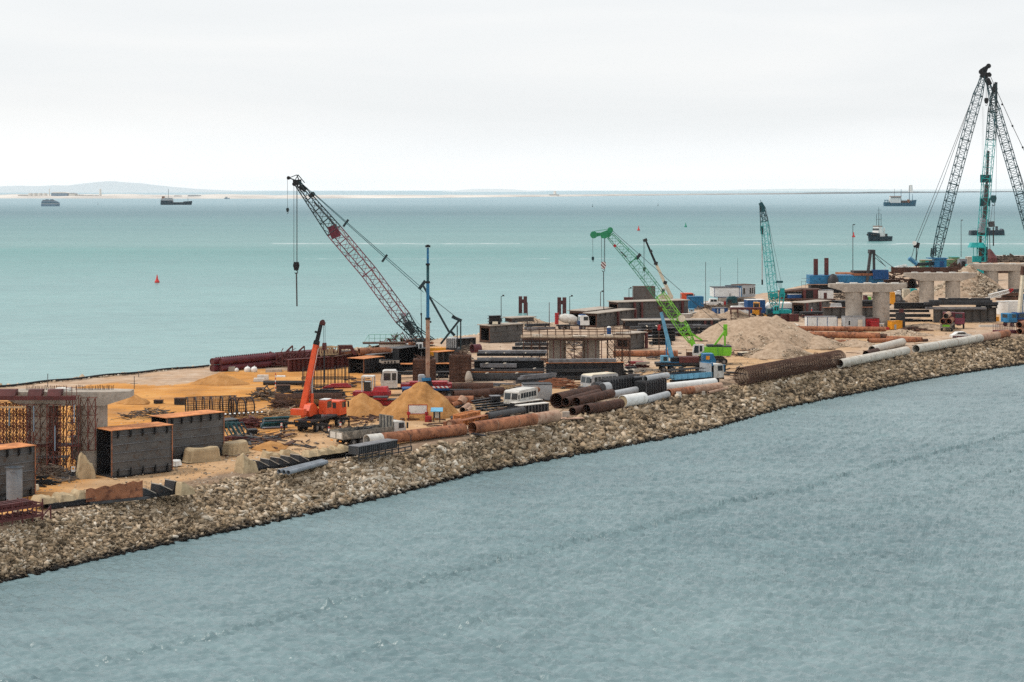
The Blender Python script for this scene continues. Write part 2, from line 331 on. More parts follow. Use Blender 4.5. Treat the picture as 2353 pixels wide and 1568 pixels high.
def water_sheet():
    """one sheet from under the camera to the horizon, with real waves in the channel in front of the fill"""
    ks=np.concatenate([[-.9,-.6],np.linspace(-.37,.37,1250),[.6,.9]]);R=820
    t=np.linspace(0,1,R);xs=ks*F + CX;xc=np.clip(xs,-420,2900)
    dmax=np.clip(.6*H*F/(nearY(xc) - HY) + .4*H*F/(farY(xc) - HY),120,640)
    D=78*(dmax/78)[:,None]**t[None];X=ks[:,None]*D;Z=np.zeros_like(D);wr=np.random.default_rng(5)
    for i in range(48):
        L=.5*(2.4/.5)**wr.uniform(0,1)**1.3;th=1.25 + wr.normal(0,.55);ph=wr.uniform(0,6.28);a=.0178*L**.85*wr.uniform(.5,1.2)
        q=2*pi/L*(X*cos(th) + D*sin(th)) + ph + 1.5*vnoise(X*.06 + i,D*.06,i)*2
        Z += a*(1 - np.abs(np.sin(q*.5))*1.6 if i % 8 == 0 else np.sin(q))
    gust=.55 + .9*vnoise(X*.03,D*.018,77);wv=3*(vnoise(X*.12,D*.12,8) - .5);wake=np.maximum(np.clip(1.3 - np.abs(D - 1.245*X - 168 + wv)/1.7,0,1),.6*np.clip(1.2 - np.abs(D - 1.22*X - 147.6 + wv)/1.3,0,1)*(vnoise(X*.08,D*.08,3) > .4))
    Z *= gust*(1 + 1.2*wake)
    for i in range(8):L=wr.uniform(.9,1.7);th=wr.uniform(.7,2.2);Z += .02*wake*np.sin(2*pi/L*(X*cos(th) + D*sin(th)) + i*2.1 + 4*vnoise(X*.3 + i,D*.3,60 + i));Z -= Z.mean();Z *= np.clip((640 - D)/300,.25,1)*np.clip((1 - t)*9,0,1)[None]
    far=np.array([700.,1000,1500,2500,4500,9000,18000,31500]);Df=np.maximum(far[None],D[:,-1:] + 5)
    D=np.concatenate([np.full((len(ks),1),4.),D,Df],1);X=ks[:,None]*D;Z=np.concatenate([np.zeros((len(ks),1)),Z,np.zeros((len(ks),len(far)))],1) + ZW
    n=D.shape[1];V=np.stack([X,D,Z],-1).reshape(-1,3);i,j=np.meshgrid(np.arange(len(ks) - 1),np.arange(n - 1),indexing='ij');a=(i*n + j).ravel()
    Fq=np.stack([a,a + n,a + n + 1,a + 1],-1);me=bpy.data.meshes.new('water');me.vertices.add(len(V));me.vertices.foreach_set('co',V.astype('f').ravel())
    me.loops.add(Fq.size);me.loops.foreach_set('vertex_index',Fq.astype('i').ravel());me.polygons.add(len(Fq));me.polygons.foreach_set('loop_start',np.arange(0,Fq.size,4,dtype='i'))
    me.polygons.foreach_set('use_smooth',np.ones(len(Fq),bool));me.update(calc_edges=True);me.materials.append(WATER_MAT)
    o=bpy.data.objects.new('water',me);col.objects.link(o);o['kind']='structure'
water_sheet()
def ground_sheet():
    cx=np.arange(-420,2901,6.0);R,S,B=84,10,4
    V,C=[],[]
    for x in cx:
        yn,yf,yw=nearY(x),farY(x),watY(x);k=(x - CX)/F
        dn,df,dw=H*F/(yn - HY),H*F/(yf - HY),(H - ZW)*F/(yw - HY)
        rows=[(dw - 7,-8.)] + [(dw + (dn - dw)*t,ZW + (0 - ZW)*t**.9) for t in np.linspace(0,1,S)][:-1]
        t=np.linspace(0,1,R);dd=dn + (df - dn)*(t*.55 + .45*t**2);rows += [(d,0.) for d in dd]
        rows += [(df + 1.5,-.8),(df + 4,ZW),(df + 9,-6.),(df + 16,-8.)]
        for j,(d,z) in enumerate(rows):
            X=k*d
            if S <= j < S + R:
                z += .18*(vnoise(X_(X*.35),X_(d*.35),3) - .5) + .25*(vnoise(X_(X*.08),X_(d*.08),5) - .5)
            V.append((X,d,float(z)))
            y=HY + H*F/d
            s=float(np.clip((1010 - x + (y - 900)*.9)/170,0,1))
            if y < farY(x) + 26 + 10*sin(x*.02):s *= .1
            yr=1120 - (x - 250)*.222 if x < 700 else 1020 - (x - 700)*.19
            hw=34 if x < 900 else 26
            r=float(np.clip(1.4 - abs(y - yr)/hw,0,1)*np.clip((x - 60)/160,0,1))
            e=float(np.clip(1.5 - abs(y - (yn - 4))/10.,0,1))
            if j < S:s,r,e=.2,0,1
            C.append((s,r,e,1))
    n=R + S + B;nc=len(cx);me=bpy.data.meshes.new('ground')
    F_=[(i*n + j,(i + 1)*n + j,(i + 1)*n + j + 1,i*n + j + 1) for i in range(nc - 1) for j in range(n - 1)]
    me.from_pydata(V,[],F_);me.update();a=me.color_attributes.new('zone','FLOAT_COLOR','POINT');a.data.foreach_set('color',X_(C,'f').ravel())
    me.polygons.foreach_set('use_smooth',[True]*len(me.polygons));o=bpy.data.objects.new('ground',me);col.objects.link(o);o['kind']='structure'
    m,nt,b=nodes('ground_fill');at=N(nt,'ShaderNodeAttribute',attribute_name='zone');sp=N(nt,'ShaderNodeSeparateColor');nt.links.new(at.outputs['Color'],sp.inputs[0])
    g=N(nt,'ShaderNodeNewGeometry')
    def nz(s,d,r=.6):
        n_=N(nt,'ShaderNodeTexNoise',i_Scale=s,i_Detail=d,i_Roughness=r);nt.links.new(g.outputs['Position'],n_.inputs['Vector']);return n_.outputs[0]
    sand=ramp(nt,nz(.16,6),[(.3,(.37,.165,.045)),(.5,(.57,.255,.062)),(.7,(.64,.345,.12))])
    grav=ramp(nt,nz(.3,7,.7),[(.3,(.27,.19,.135)),(.5,(.47,.345,.25)),(.72,(.60,.48,.37))])
    road=ramp(nt,nz(.4,6),[(.3,(.42,.25,.125)),(.7,(.60,.405,.24))])
    dirt=ramp(nt,nz(.9,6,.7),[(.3,(.14,.095,.065)),(.6,(.30,.215,.15)),(.75,(.42,.33,.25))])
    nn=math_(nt,'MULTIPLY',math_(nt,'SUBTRACT',nz(.22,4),.5),1.1)
    sf=math_(nt,'ADD',sp.outputs[0],nn,True);rf=math_(nt,'ADD',sp.outputs[1],math_(nt,'MULTIPLY',nn,.9),True);ef=math_(nt,'ADD',sp.outputs[2],math_(nt,'MULTIPLY',nn,.7),True)
    rf=math_(nt,'MULTIPLY',rf,math_(nt,'GREATER_THAN',sp.outputs[1],.01))
    cc=mix(nt,ef,mix(nt,rf,mix(nt,sf,grav,sand),road),dirt)
    trk=N(nt,'ShaderNodeTexNoise',i_Scale=.35,i_Detail=5.,i_Roughness=.6);mpp=N(nt,'ShaderNodeMapping');mpp.inputs['Rotation'].default_value=(0,0,radians(-54));mpp.inputs['Scale'].default_value=(.09,1.6,1)
    nt.links.new(g.outputs['Position'],mpp.inputs[0]);nt.links.new(mpp.outputs[0],trk.inputs['Vector'])
    cc=mix(nt,math_(nt,'MULTIPLY',ramp(nt,trk.outputs[0],[(.5,(0,0,0)),(.66,(1,1,1))]),.45),cc,(.30,.185,.105))
    nt.links.new(cc,b.inputs['Base Color']);b.inputs['Roughness'].default_value=.95;b.inputs['Specular IOR Level'].default_value=.1
    bp=N(nt,'ShaderNodeBump',i_Strength=.5,i_Distance=.25);nt.links.new(nz(.8,8,.7),bp.inputs['Height']);nt.links.new(bp.outputs[0],b.inputs['Normal']);me.materials.append(m)
ground_sheet()
# ------------------------------------------------------------------ rocks
def rock_proto(k):
    r=random.Random(100 + k);bm=bmesh.new();n=r.choice((7,8,9,10))
    for i in range(n):
        v=Vector((r.gauss(0,1),r.gauss(0,1),r.gauss(0,1))).normalized()
        bm.verts.new(Vector((v.x*1.12,v.y*r.uniform(.5,.85),v.z*r.uniform(.4,.75)))*r.uniform(.85,1.1))
    bmesh.ops.convex_hull(bm,input=bm.verts);bmesh.ops.delete(bm,geom=[v for v in bm.verts if not v.link_faces],context='VERTS')
    bm.verts.index_update();V=np.array([v.co[:] for v in bm.verts]);T=[tuple(x.index for x in f.verts) for f in bm.faces];bm.free();return V,np.array(T)
PROT=[rock_proto(k) for k in range(22)]
def rotm(n):
    q=rng.normal(size=(n,4));q /= np.linalg.norm(q,axis=1)[:,None];w_,x,y,z=q.T
    return np.stack([np.stack([1 - 2*(y*y + z*z),2*(x*y - z*w_),2*(x*z + y*w_)],-1),np.stack([2*(x*y + z*w_),1 - 2*(x*x + z*z),2*(y*z - x*w_)],-1),np.stack([2*(x*z - y*w_),2*(y*z + x*w_),1 - 2*(x*x + y*y)],-1)],1)
def rock_mesh(name,P,S,tone,mat,local_=False):
    """many stones in one heap; tone is a per-stone value read by the material"""
    n=len(P);kind=rng.integers(0,len(PROT),n);Rm=rotm(n);Vs,Fs,At=[],[],[];o=0
    for k in range(len(PROT)):
        ix=np.where(kind == k)[0]
        if not len(ix):continue
        V,T=PROT[k];W=np.einsum('nij,vj->nvi',Rm[ix],V)*S[ix][:,None,None];W[:,:,2] *= .64;W += P[ix][:,None,:]
        nv=len(V);Vs.append(W.reshape(-1,3));Fs.append((T[None] + (np.arange(len(ix))*nv)[:,None,None] + o).reshape(-1,3));At.append(np.repeat(tone[ix],nv));o += nv*len(ix)
    V,F_,A=np.concatenate(Vs),np.concatenate(Fs),np.concatenate(At)
    me=bpy.data.meshes.new(name);me.vertices.add(len(V));me.vertices.foreach_set('co',V.astype('f').ravel())
    me.loops.add(F_.size);me.loops.foreach_set('vertex_index',F_.astype('i').ravel());me.polygons.add(len(F_))
    me.polygons.foreach_set('loop_start',np.arange(0,F_.size,3,dtype='i'));me.update(calc_edges=True);me.validate()
    a=me.attributes.new('tone','FLOAT','POINT');a.data.foreach_set('value',A.astype('f'));me.materials.append(mat)
    ob=bpy.data.objects.new(name,me);col.objects.link(ob);return ob
def rock_material(name,wet,stops):
    m,nt,b=nodes(name);at=N(nt,'ShaderNodeAttribute',attribute_name='tone');g=N(nt,'ShaderNodeNewGeometry')
    n1=N(nt,'ShaderNodeTexNoise',i_Scale=1.3,i_Detail=6.,i_Roughness=.65);nt.links.new(g.outputs['Position'],n1.inputs['Vector'])
    fac=math_(nt,'ADD',at.outputs['Fac'],math_(nt,'MULTIPLY',math_(nt,'SUBTRACT',n1.outputs[0],.5),.45));c=ramp(nt,fac,stops)
    if wet:
        s=N(nt,'ShaderNodeSeparateXYZ');nt.links.new(g.outputs['Position'],s.inputs[0])
        zz=math_(nt,'ADD',s.outputs[2],math_(nt,'MULTIPLY',math_(nt,'SUBTRACT',n1.outputs[0],.5),1.5))
        mr=N(nt,'ShaderNodeMapRange',i_1=ZW + .20,i_2=ZW + .62);nt.links.new(zz,mr.inputs[0]);c=mix(nt,mr.outputs[0],(.016,.014,.012),c)   # weed and wet below the tide line
    nt.links.new(c,b.inputs['Base Color']);b.inputs['Roughness'].default_value=.85;b.inputs['Specular IOR Level'].default_value=.2
    n2=N(nt,'ShaderNodeTexNoise',i_Scale=5.,i_Detail=6.);nt.links.new(g.outputs['Position'],n2.inputs['Vector'])
    bp=N(nt,'ShaderNodeBump',i_Strength=.5,i_Distance=.12);nt.links.new(n2.outputs[0],bp.inputs['Height']);nt.links.new(bp.outputs[0],b.inputs['Normal']);return m
ROCK=rock_material('shore_rock',True,[(.0,(.065,.047,.031)),(.2,(.20,.145,.09)),(.4,(.45,.325,.205)),(.56,(.34,.26,.175)),(.8,(.56,.44,.315)),(1.,(.75,.665,.55))])
RUBB=rock_material('rubble_rock',False,[(.0,(.17,.125,.085)),(.4,(.38,.295,.21)),(.75,(.53,.43,.325)),(1.,(.66,.58,.47))])
def riprap():
    n=100000;x=rng.uniform(-330,2650,n);t=rng.uniform(-.07,1.12,n)
    # keep the density even per square metre: farther columns are wider
    dn=H*F/(nearY(x) - HY);dw=(H - ZW)*F/(watY(x) - HY);sz_=np.interp(x,[-300,300,700,1100,1500,2000,2600],[.27,.29,.38,.50,.60,.56,.52]);wt=(dn - dw)*dn/sz_**1.7;keep=rng.uniform(0,1,n) < np.clip(wt/np.percentile(wt,60),.2,1)
    x,t,dn,dw=x[keep],t[keep],dn[keep],dw[keep];d=dw + (dn - dw)*t
    P=np.stack([(x - CX)/F*d,d,ZW + (0 - ZW)*np.clip(t,0,1)**.9],-1);n=len(x)
    big=np.interp(x,[-300,300,700,1100,1500,2000,2600],[.22,.24,.33,.41,.45,.42,.38])
    S=big*np.clip(rng.lognormal(-.05,.46,n),.4,2.5)*.95
    ed=1 + .22*(vnoise(x*.021,x*0,12) - .55);kp=t < ed;e=np.clip((t - .86)/.14,0,1);S *= 1 - .35*e;S[(t > .9) & (rng.uniform(0,1,n) < .45)] *= .4
    pale=np.exp(-((x - 830)/190.)**2)*.30*np.clip(1.2 - t,0,1) - np.clip((x - 1350)/700,0,1)*.10
    tone=np.clip(rng.beta(1.6,1.9,n) + pale,0,1);tone=np.clip(tone + .35*(vnoise(x*.03,t*5,14) - .5),0,1);P[:,2] += S*rng.uniform(-.15,.35,n);P,S,tone=P[kp],S[kp],tone[kp]
    o=rock_mesh('shore_rocks',P,S,tone,ROCK);o['kind']='stuff';o['label']='tan and grey riprap boulders sloping down to the near water'
    n=5200;x=rng.uniform(-300,1400,n);d=H*F/(farY(x) - HY);q=rng.uniform(-1.5,5.,n);d=d + q      # small stones along the outer shore
    P=np.stack([(x - CX)/F*d,d,np.where(q < 0,0,-q*.8)],-1);S=np.clip(rng.lognormal(-.95,.4,n),.15,1.1)
    o=rock_mesh('outer_shore_rocks',P,S,np.clip(rng.beta(3,2,n) + .15,0,1),ROCK);o['kind']='stuff';o['label']='pale stones along the outer shore of the fill'
riprap()
# ------------------------------------------------------------------ distant coast
def coast():
    pts=[(-900,456.1),(-300,456.3),(0,456.3),(300,456.6),(600,457.0),(850,456.0),(1050,454.5),(1320,451.8),(1600,448.6),(1850,446.6),(2100,443.8),(2353,441.6),(2700,440.2),(3300,439.4)]
    x=np.arange(-900,3301,8.);y=np.interp(x,[p[0] for p in pts],[p[1] for p in pts]);d=(H - ZW)*F/(y - HY);V=[]
    hh=np.interp(x,[-900,0,500,900,1300,1700,1900,3300],[9,9,8,5,3.5,3,7,8])*(.75 + .5*vnoise(x*.03,x*0,9))
    for i in range(len(x)):
        k=(x[i] - CX)/F
        for q,z in ((0,ZW - 1),(6,ZW + 1),(120,ZW + hh[i]),(1500,ZW + hh[i]*1.15),(3500,ZW - 2)):V.append((k*(d[i] + q),d[i] + q,z))
    me=bpy.data.meshes.new('coast');me.from_pydata(V,[],[(i*5 + j,(i + 1)*5 + j,(i + 1)*5 + j + 1,i*5 + j + 1) for i in range(len(x) - 1) for j in range(4)]);me.update()
    o=bpy.data.objects.new('coast',me);col.objects.link(o);o['kind']='structure'
    m,nt,b=nodes('coast_land');g=N(nt,'ShaderNodeNewGeometry');s=N(nt,'ShaderNodeSeparateXYZ');nt.links.new(g.outputs['Position'],s.inputs[0])
    n=N(nt,'ShaderNodeTexNoise',i_Scale=.004,i_Detail=5.);nt.links.new(g.outputs['Position'],n.inputs['Vector'])
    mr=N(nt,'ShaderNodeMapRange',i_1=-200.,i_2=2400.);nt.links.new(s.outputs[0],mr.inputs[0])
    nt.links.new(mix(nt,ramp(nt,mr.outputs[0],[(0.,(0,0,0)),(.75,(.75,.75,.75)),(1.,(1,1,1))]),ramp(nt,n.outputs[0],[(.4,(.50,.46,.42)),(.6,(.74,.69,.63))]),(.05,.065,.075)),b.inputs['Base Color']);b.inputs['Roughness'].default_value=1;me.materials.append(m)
    prof=[(-900,437),(-300,430),(0,428.6),(70,426.4),(175,426.8),(215,421),(265,415.2),(300,418),(350,425.5),(437,433.5),(520,439),(640,444),(760,447)]
    def ridge(name,prof,D,c):
        x=np.arange(prof[0][0],prof[-1][0] + 1,9.);y=np.interp(x,[p[0] for p in prof],[p[1] for p in prof]);y=np.convolve(np.pad(y,3,'edge'),np.ones(7)/7,'valid') + .5*(vnoise(x*.05,x*0,4) - .5);V=[]
        for i in range(len(x)):
            for s_,q in ((0,0.),(1200,.35),(2600,.78),(3600,1.),(5200,.6),(7500,0.)):
                dd=D + s_;z=H - (y[i] - HY)/F*(D + 3600);V.append(((x[i] - CX)/F*(D + 3600),dd,(ZW - 2) + max(0,z - ZW)*q*(1 + .06*sin(x[i]*.06 + s_))))
        me=bpy.data.meshes.new(name);me.from_pydata(V,[],[(i*6 + j,(i + 1)*6 + j,(i + 1)*6 + j + 1,i*6 + j + 1) for i in range(len(x) - 1) for j in range(5)]);me.update()
        me.polygons.foreach_set('use_smooth',[True]*len(me.polygons));o=bpy.data.objects.new(name,me);col.objects.link(o);o['kind']='structure'
        m,nt,b=nodes(name);b.inputs['Base Color'].default_value=(*c,1);b.inputs['Roughness'].default_value=1;me.materials.append(m)  # ridge colour is paled and blued: distance haze put into the base colour
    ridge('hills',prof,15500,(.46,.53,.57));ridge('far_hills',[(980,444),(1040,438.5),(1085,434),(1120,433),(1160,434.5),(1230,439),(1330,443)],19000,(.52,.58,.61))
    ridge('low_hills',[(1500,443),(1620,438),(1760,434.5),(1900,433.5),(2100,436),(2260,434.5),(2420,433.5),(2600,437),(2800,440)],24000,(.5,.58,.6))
coast()

# ------------------------------------------------------------------ builders of the kinds that repeat on the site
def pipe(label,a,b,r,mat,t=.05,group='large steel pipes laid along the site',z=0.,sections=None,name='steel_pipe',seams=0,capped=None):
    """a, b: where the two ends touch what they lie on. sections: [(0..1, material), ...] lengths of other finish"""
    a,b=Vector(a),Vector(b);d=b - a;L=d.length
    o=thing(name,label,'pipe',a + Vector((0,0,z)),atan2(d.y,d.x),group);sl=d.z
    cuts=[0.] + [s[0] for s in (sections or [])] + [1.];ms=[mat] + [s[1] for s in (sections or [])]
    for i,m_ in enumerate(ms):
        x0,x1=cuts[i]*L,cuts[i + 1]*L
        q=MB().hollow((x0,0,r + sl*cuts[i]),(x1,0,r + sl*cuts[i + 1]),r*(1 + .004*(i % 2)),min(t,r*.3),28).build('shell' if i == 0 else 'end_section',m_,o,True)
    for k in range(seams):
        x=L*(k + 1)/(seams + 1);MB().ring((x,0,r),(1,0,0),r + .018,.03,.07,28).build('weld_ring',ms[-1],o,True)
    for e,m_ in (capped or []):
        x=.12 if e == 0 else L - .12;MB().tube((x - .04,0,r + sl*e),(x + .04,0,r + sl*e),r*.97,n=28).build('end_cap',m_,o)
    return o
def box_girder(label,a,b,w,h,group='box girder segments standing on the sand',ribs=5,nb=5,web='web_steel',top='rust_orange',vertical=False):
    a,b=Vector(a),Vector(b);d=b - a;L=d.length;o=thing('box_girder',label,'girder',a,atan2(d.y,d.x),group)
    MB().box(0,L,0,.05,.09,h - .06).build('web_plate',web,o);MB().box(0,L,w - .05,w,.09,h - .06).build('web_plate','dark_steel',o)
    MB().box(-.05,L + .05,-.22,w + .22,0,.085).build('bottom_flange','dark_steel',o);MB().box(-.12,L + .05,-.2,w + .2,h - .055,h).build('top_flange',top,o)
    s=MB()
    for k in range(ribs):
        if vertical:x=L*(k + .5)/ribs;s.box(x - .08,x + .08,-.14,-.003,.09,h - .06)
        else:z=.2 + (h - .4)*(k + .5)/ribs;s.box(.03,L - .03,-.11,-.003,z - .02,z + .02)
    s.build('stiffener_ribs','pale_steel' if not vertical else web,o)
    for x in (.04,L - .04):MB().box(x - .06,x + .06,-.135,-.115,.09,h - .06).build('edge_strip','rust',o)
    br=MB().prism([(-.02,0),(-.26,0),(-.26,-h*.10),(-.02,-h*.17)],-.07,.07,'x').mesh('bracket');br.materials.append(MATS['black'])
    for k in range(nb):
        for top_ in (1,0):
            q=bpy.data.objects.new('bracket',br);col.objects.link(q);q.parent=o;q.location=(L*(k + .5)/nb,-.1,h - .06 if top_ else .09)
            if not top_:q.rotation_euler=(pi,0,0);q.location.y=-.38
    c=MB()                                          # diaphragm frame seen in the open end
    for x in (.9,L - .9):c.bar((x,.1,.2),(x,w - .1,h*.62),.12).bar((x,w - .1,.2),(x,.1,h*.62),.12).bar((x,.05,h*.62),(x,w - .05,h*.62),.14)
    c.box(L*.5,L*.5 + .04,.05,w - .05,.09,h - .06);c.build('cross_frame','dark_steel',o);return o
def i_girder(label,a,b,h,fw=.7,group='plate girders on the site',web='dark_steel',top='rust_orange',bot=None,n=7,z=0.,off=0.,cat='girder',tf=.07):
    a,b=Vector(a),Vector(b);d=b - a;L=d.length;y=atan2(d.y,d.x);o=thing('plate_girder',label,cat,a + Vector((-sin(y)*off,cos(y)*off,z)),y,group)
    MB().box(0,L,-.02,.02,tf + .002,h - tf - .002).build('web',web,o);MB().box(0,L,-fw/2,fw/2,h - tf,h).build('top_flange',top,o);MB().box(0,L,-fw/2,fw/2,0,tf).build('bottom_flange',bot or web,o)
    s=MB().box(-.015,.015,-fw/2 + .02,-.022,tf + .004,h - tf - .004).mesh('stiffener');s.materials.append(MATS[web])
    for k in range(n):
        q=bpy.data.objects.new('stiffener',s);col.objects.link(q);q.parent=o;q.location=(.06 + (L - .12)*k/max(1,n - 1),0,0)
    return o
def hbeam(label,a,yaw,L,h,w,mat='grey_steel',group='steel beams in the stacks',off=0.,z=0.,x=0.,name='steel_beam',web=True):
    """a rolled section as one mesh; a is the stack's reference point"""
    m_=MB();t=min(.05,h*.18)
    m_.box(0,L,-w/2,w/2,0,t).box(0,L,-w/2,w/2,h - t,h)
    if web:m_.box(0,L,-.03,.03,t,h - t)
    else:m_.box(0,L,-w/2,w/2,t + .001,h - t - .001)
    p=Vector(a) + Vector((cos(yaw)*x - sin(yaw)*off,sin(yaw)*x + cos(yaw)*off,z));return solo(m_,name,mat,label,'beam',p,yaw,group)
def spacer(a,yaw,x,off,z,label,L=1.3,tilt=0):
    p=Vector(a) + Vector((cos(yaw)*x - sin(yaw)*off,sin(yaw)*x + cos(yaw)*off,z));return solo(MB().box(-.09,.09,-L/2,L/2,0,.13),'timber_spacer','timber_pale',label,'timber',p,yaw + tilt,'pale timber spacers between the stacked beams')
def pier(label,c,xl,xr,yt,yb,ybase,r_,colx,group='concrete bridge piers on the fill',blocks=5,mat='concrete'):
    """crosshead corners and column centres in pixels of one crop"""
    g0=gnd(c,(xl + xr)/2,ybase);d=g0.y;k=CROPS[c][2]*F/d        # pixels per metre
    o=thing('bridge_pier',label,'pier',g0,0,group);xm=(xl + xr)/2;zt=(ybase - yt)/k;zb=(ybase - yb)/k
    x0,x1=(xl - xm)/k,(xr - xm)/k;hw=r_*1.05;xi=[(q - xm)/k for q in colx];a0,a1=xi[0] - r_*1.02,xi[1] + r_*1.02;tip=zt - (zt - zb)*.45
    cp=MB();prof=[(x0,hw*.62,tip),(a0,hw,zb),(a1,hw,zb),(x1,hw*.62,tip)];vs=[]
    for x,y,z in prof:vs += [(x,-y,z),(x,y,z),(x,y,zt),(x,-y,zt)]
    fs=[(0,1,2,3),(15,14,13,12)]
    for i in range(3):
        for j in range(4):fs.append((4*i + j,4*i + (j + 1) % 4,4*i + 4 + (j + 1) % 4,4*i + 4 + j))
    cp.add(vs,fs);cp.build('crosshead',mat,o)
    for x in xi:
        cm=MB().tube((x,0,-.3),(x,0,zb - .002),r_,n=36).build('column',mat,o,True)
        for z in (zb*.36,zb*.72):MB().ring((x,0,z),(0,0,1),r_ + .006,.03,.05,36).build('joint_line','concrete',cm,True)
    for j in range(blocks):
        x=x0 + (x1 - x0)*(j + .8)/(blocks + .6);MB().box(x - .75,x + .75,-.8,.6,zt + .002,zt + .24).build('bearing_block','concrete_pale',o)
    return o,k,d
def mound(name,label,center,rx,ry,h,mat,cat,seed=0,yaw=0.,group=None,power=1.0,rough=.14,stones=0):
    n,m_=22,56;V=[(0,0,h)];r=random.Random(seed);ph=[r.uniform(0,6.28) for _ in range(6)];A=[]
    for i in range(1,n + 1):
        t=i/n
        for j in range(m_):
            a=2*pi*j/m_;k=1 + .10*sin(2*a + ph[0]) + .07*sin(3*a + ph[1]) + .04*sin(5*a + ph[2]);x,y=cos(a)*t*rx*k,sin(a)*t*ry*k;A.append((x,y,t))
    A=X_(A);nz=vnoise(A[:,0]/rx*3.1 + 50 + seed,A[:,1]/ry*3.1 + 50,seed) - .5;n2=vnoise(A[:,0]*.9 + 90,A[:,1]*.9 + 90,seed + 3) - .5;n3=vnoise(A[:,0]*3.5 + 190,A[:,1]*3.5 + 90,seed + 5) - .5
    tt=(np.sqrt(A[:,2]**2 + .0064) - .08)/.924;z=h*((1 - tt**power)*(1 + .75*nz*A[:,2])) + h*rough*(n2 + .45*n3)*(1 - .6*A[:,2]);z=np.maximum(z,-.35);z[A[:,2] > .97]=-.4;z += 0
    V += [(x,y,q) for (x,y,_),q in zip(A,z)]
    f=[(0,1 + j,1 + (j + 1) % m_) for j in range(m_)] + [(1 + (i - 1)*m_ + j,1 + (i - 1)*m_ + (j + 1) % m_,1 + i*m_ + (j + 1) % m_,1 + i*m_ + j)[::-1] for i in range(1,n) for j in range(m_)]
    b=MB();b.v=V;b.f=f;o=solo(b,name,mat,label,cat,center,yaw,group,True)
    me=o.data
    for p in me.polygons:p.use_smooth=True
    if stones:
        q=rng.uniform(0,1,stones)**.55;a=rng.uniform(0,2*pi,stones);P=np.stack([np.cos(a)*q*rx*1.02,np.sin(a)*q*ry*1.02,h*(1 - q**power)*1.0 + .02],-1)
        S=np.clip(rng.lognormal(-2.0,.5,stones),.06,.42)*(stones < 2500) + np.clip(rng.lognormal(-.75,.4,stones),.25,1.2)*(stones >= 2500)
        s=rock_mesh('stones',P,S,np.clip(rng.beta(2.4,2.,stones),0,1),RUBB);s.parent=o;s['kind']='stuff'
    return o
def sand_mat(name,a,b_,c,sc=.7):
    m,nt,b=nodes(name);g=N(nt,'ShaderNodeNewGeometry');n=N(nt,'ShaderNodeTexNoise',i_Scale=sc,i_Detail=8.,i_Roughness=.66);nt.links.new(g.outputs['Position'],n.inputs['Vector'])
    nt.links.new(ramp(nt,n.outputs[0],[(.3,a),(.5,b_),(.7,c)]),b.inputs['Base Color']);b.inputs['Roughness'].default_value=1;b.inputs['Specular IOR Level'].default_value=.05
    n2=N(nt,'ShaderNodeTexNoise',i_Scale=2.2,i_Detail=8.,i_Roughness=.7);nt.links.new(g.outputs['Position'],n2.inputs['Vector'])
    bp=N(nt,'ShaderNodeBump',i_Strength=.55,i_Distance=.25);nt.links.new(n2.outputs[0],bp.inputs['Height']);nt.links.new(bp.outputs[0],b.inputs['Normal']);MATS[name]=m
sand_mat('sand',(.30,.145,.053),(.44,.22,.08),(.54,.30,.13));sand_mat('gravel',(.25,.178,.12),(.405,.295,.208),(.52,.40,.295),1.1)
# ---- containers, cabins, plain boxes with their fittings
def cabin(label,c,x0,y0,x1,y1,h,dpt,mat='white_paint',roof='pale_steel',windows=(),doors=(),panels=0,ribs=0,frame=None,cat='cabin',name='site_cabin',z=0.,group=None,yaw=None):
    a,yw,L=seg(c,x0,y0,x1,y1,z);yw=yaw if yaw is not None else yw
    o=thing(name,label,cat,a,yw,group);MB().box(0,L,0,dpt,.08,h - .1).build('body',mat,o);MB().box(-.06,L + .06,-.06,dpt + .06,h - .1 + .002,h).build('roof',roof,o)
    MB().box(.1,L - .1,.1,dpt - .1,0,.078).build('skid_base','dark_steel',o)
    if frame:
        f=MB()
        for x in [0,L] + [L*(i + 1)/panels for i in range(panels - 1)]:f.box(x - .06,x + .06,-.05,-.003,.08,h - .105)
        for y in (0.,dpt):f.box(L + .003,L + .05,y - .06,y + .06,.08,h - .105)
        f.box(-.055,L + .055,-.052,-.004,.03,.16);f.build('frame',frame,o)
    if ribs:
        r=MB()
        for i in range(ribs):
            x=L*(i + .5)/ribs;r.box(x - L/ribs*.25,x + L/ribs*.25,-.04,-.002,.2,h - .25)
        r.build('corrugation',mat,o)
    for (u,v,ww,hh) in windows:
        wf=MB().box(u*L - ww/2 - .08,u*L + ww/2 + .08,-.05,-.003,v*h - hh/2 - .08,v*h + hh/2 + .08).build('window','white_paint',o);MB().box(u*L - ww/2,u*L + ww/2,-.065,-.053,v*h - hh/2,v*h + hh/2).build('pane','glass',wf)
    for (u,ww,hh,dm) in doors:MB().box(u*L - ww/2,u*L + ww/2,-.05,-.003,.1,.1 + hh).build('door',dm,o)
    return o
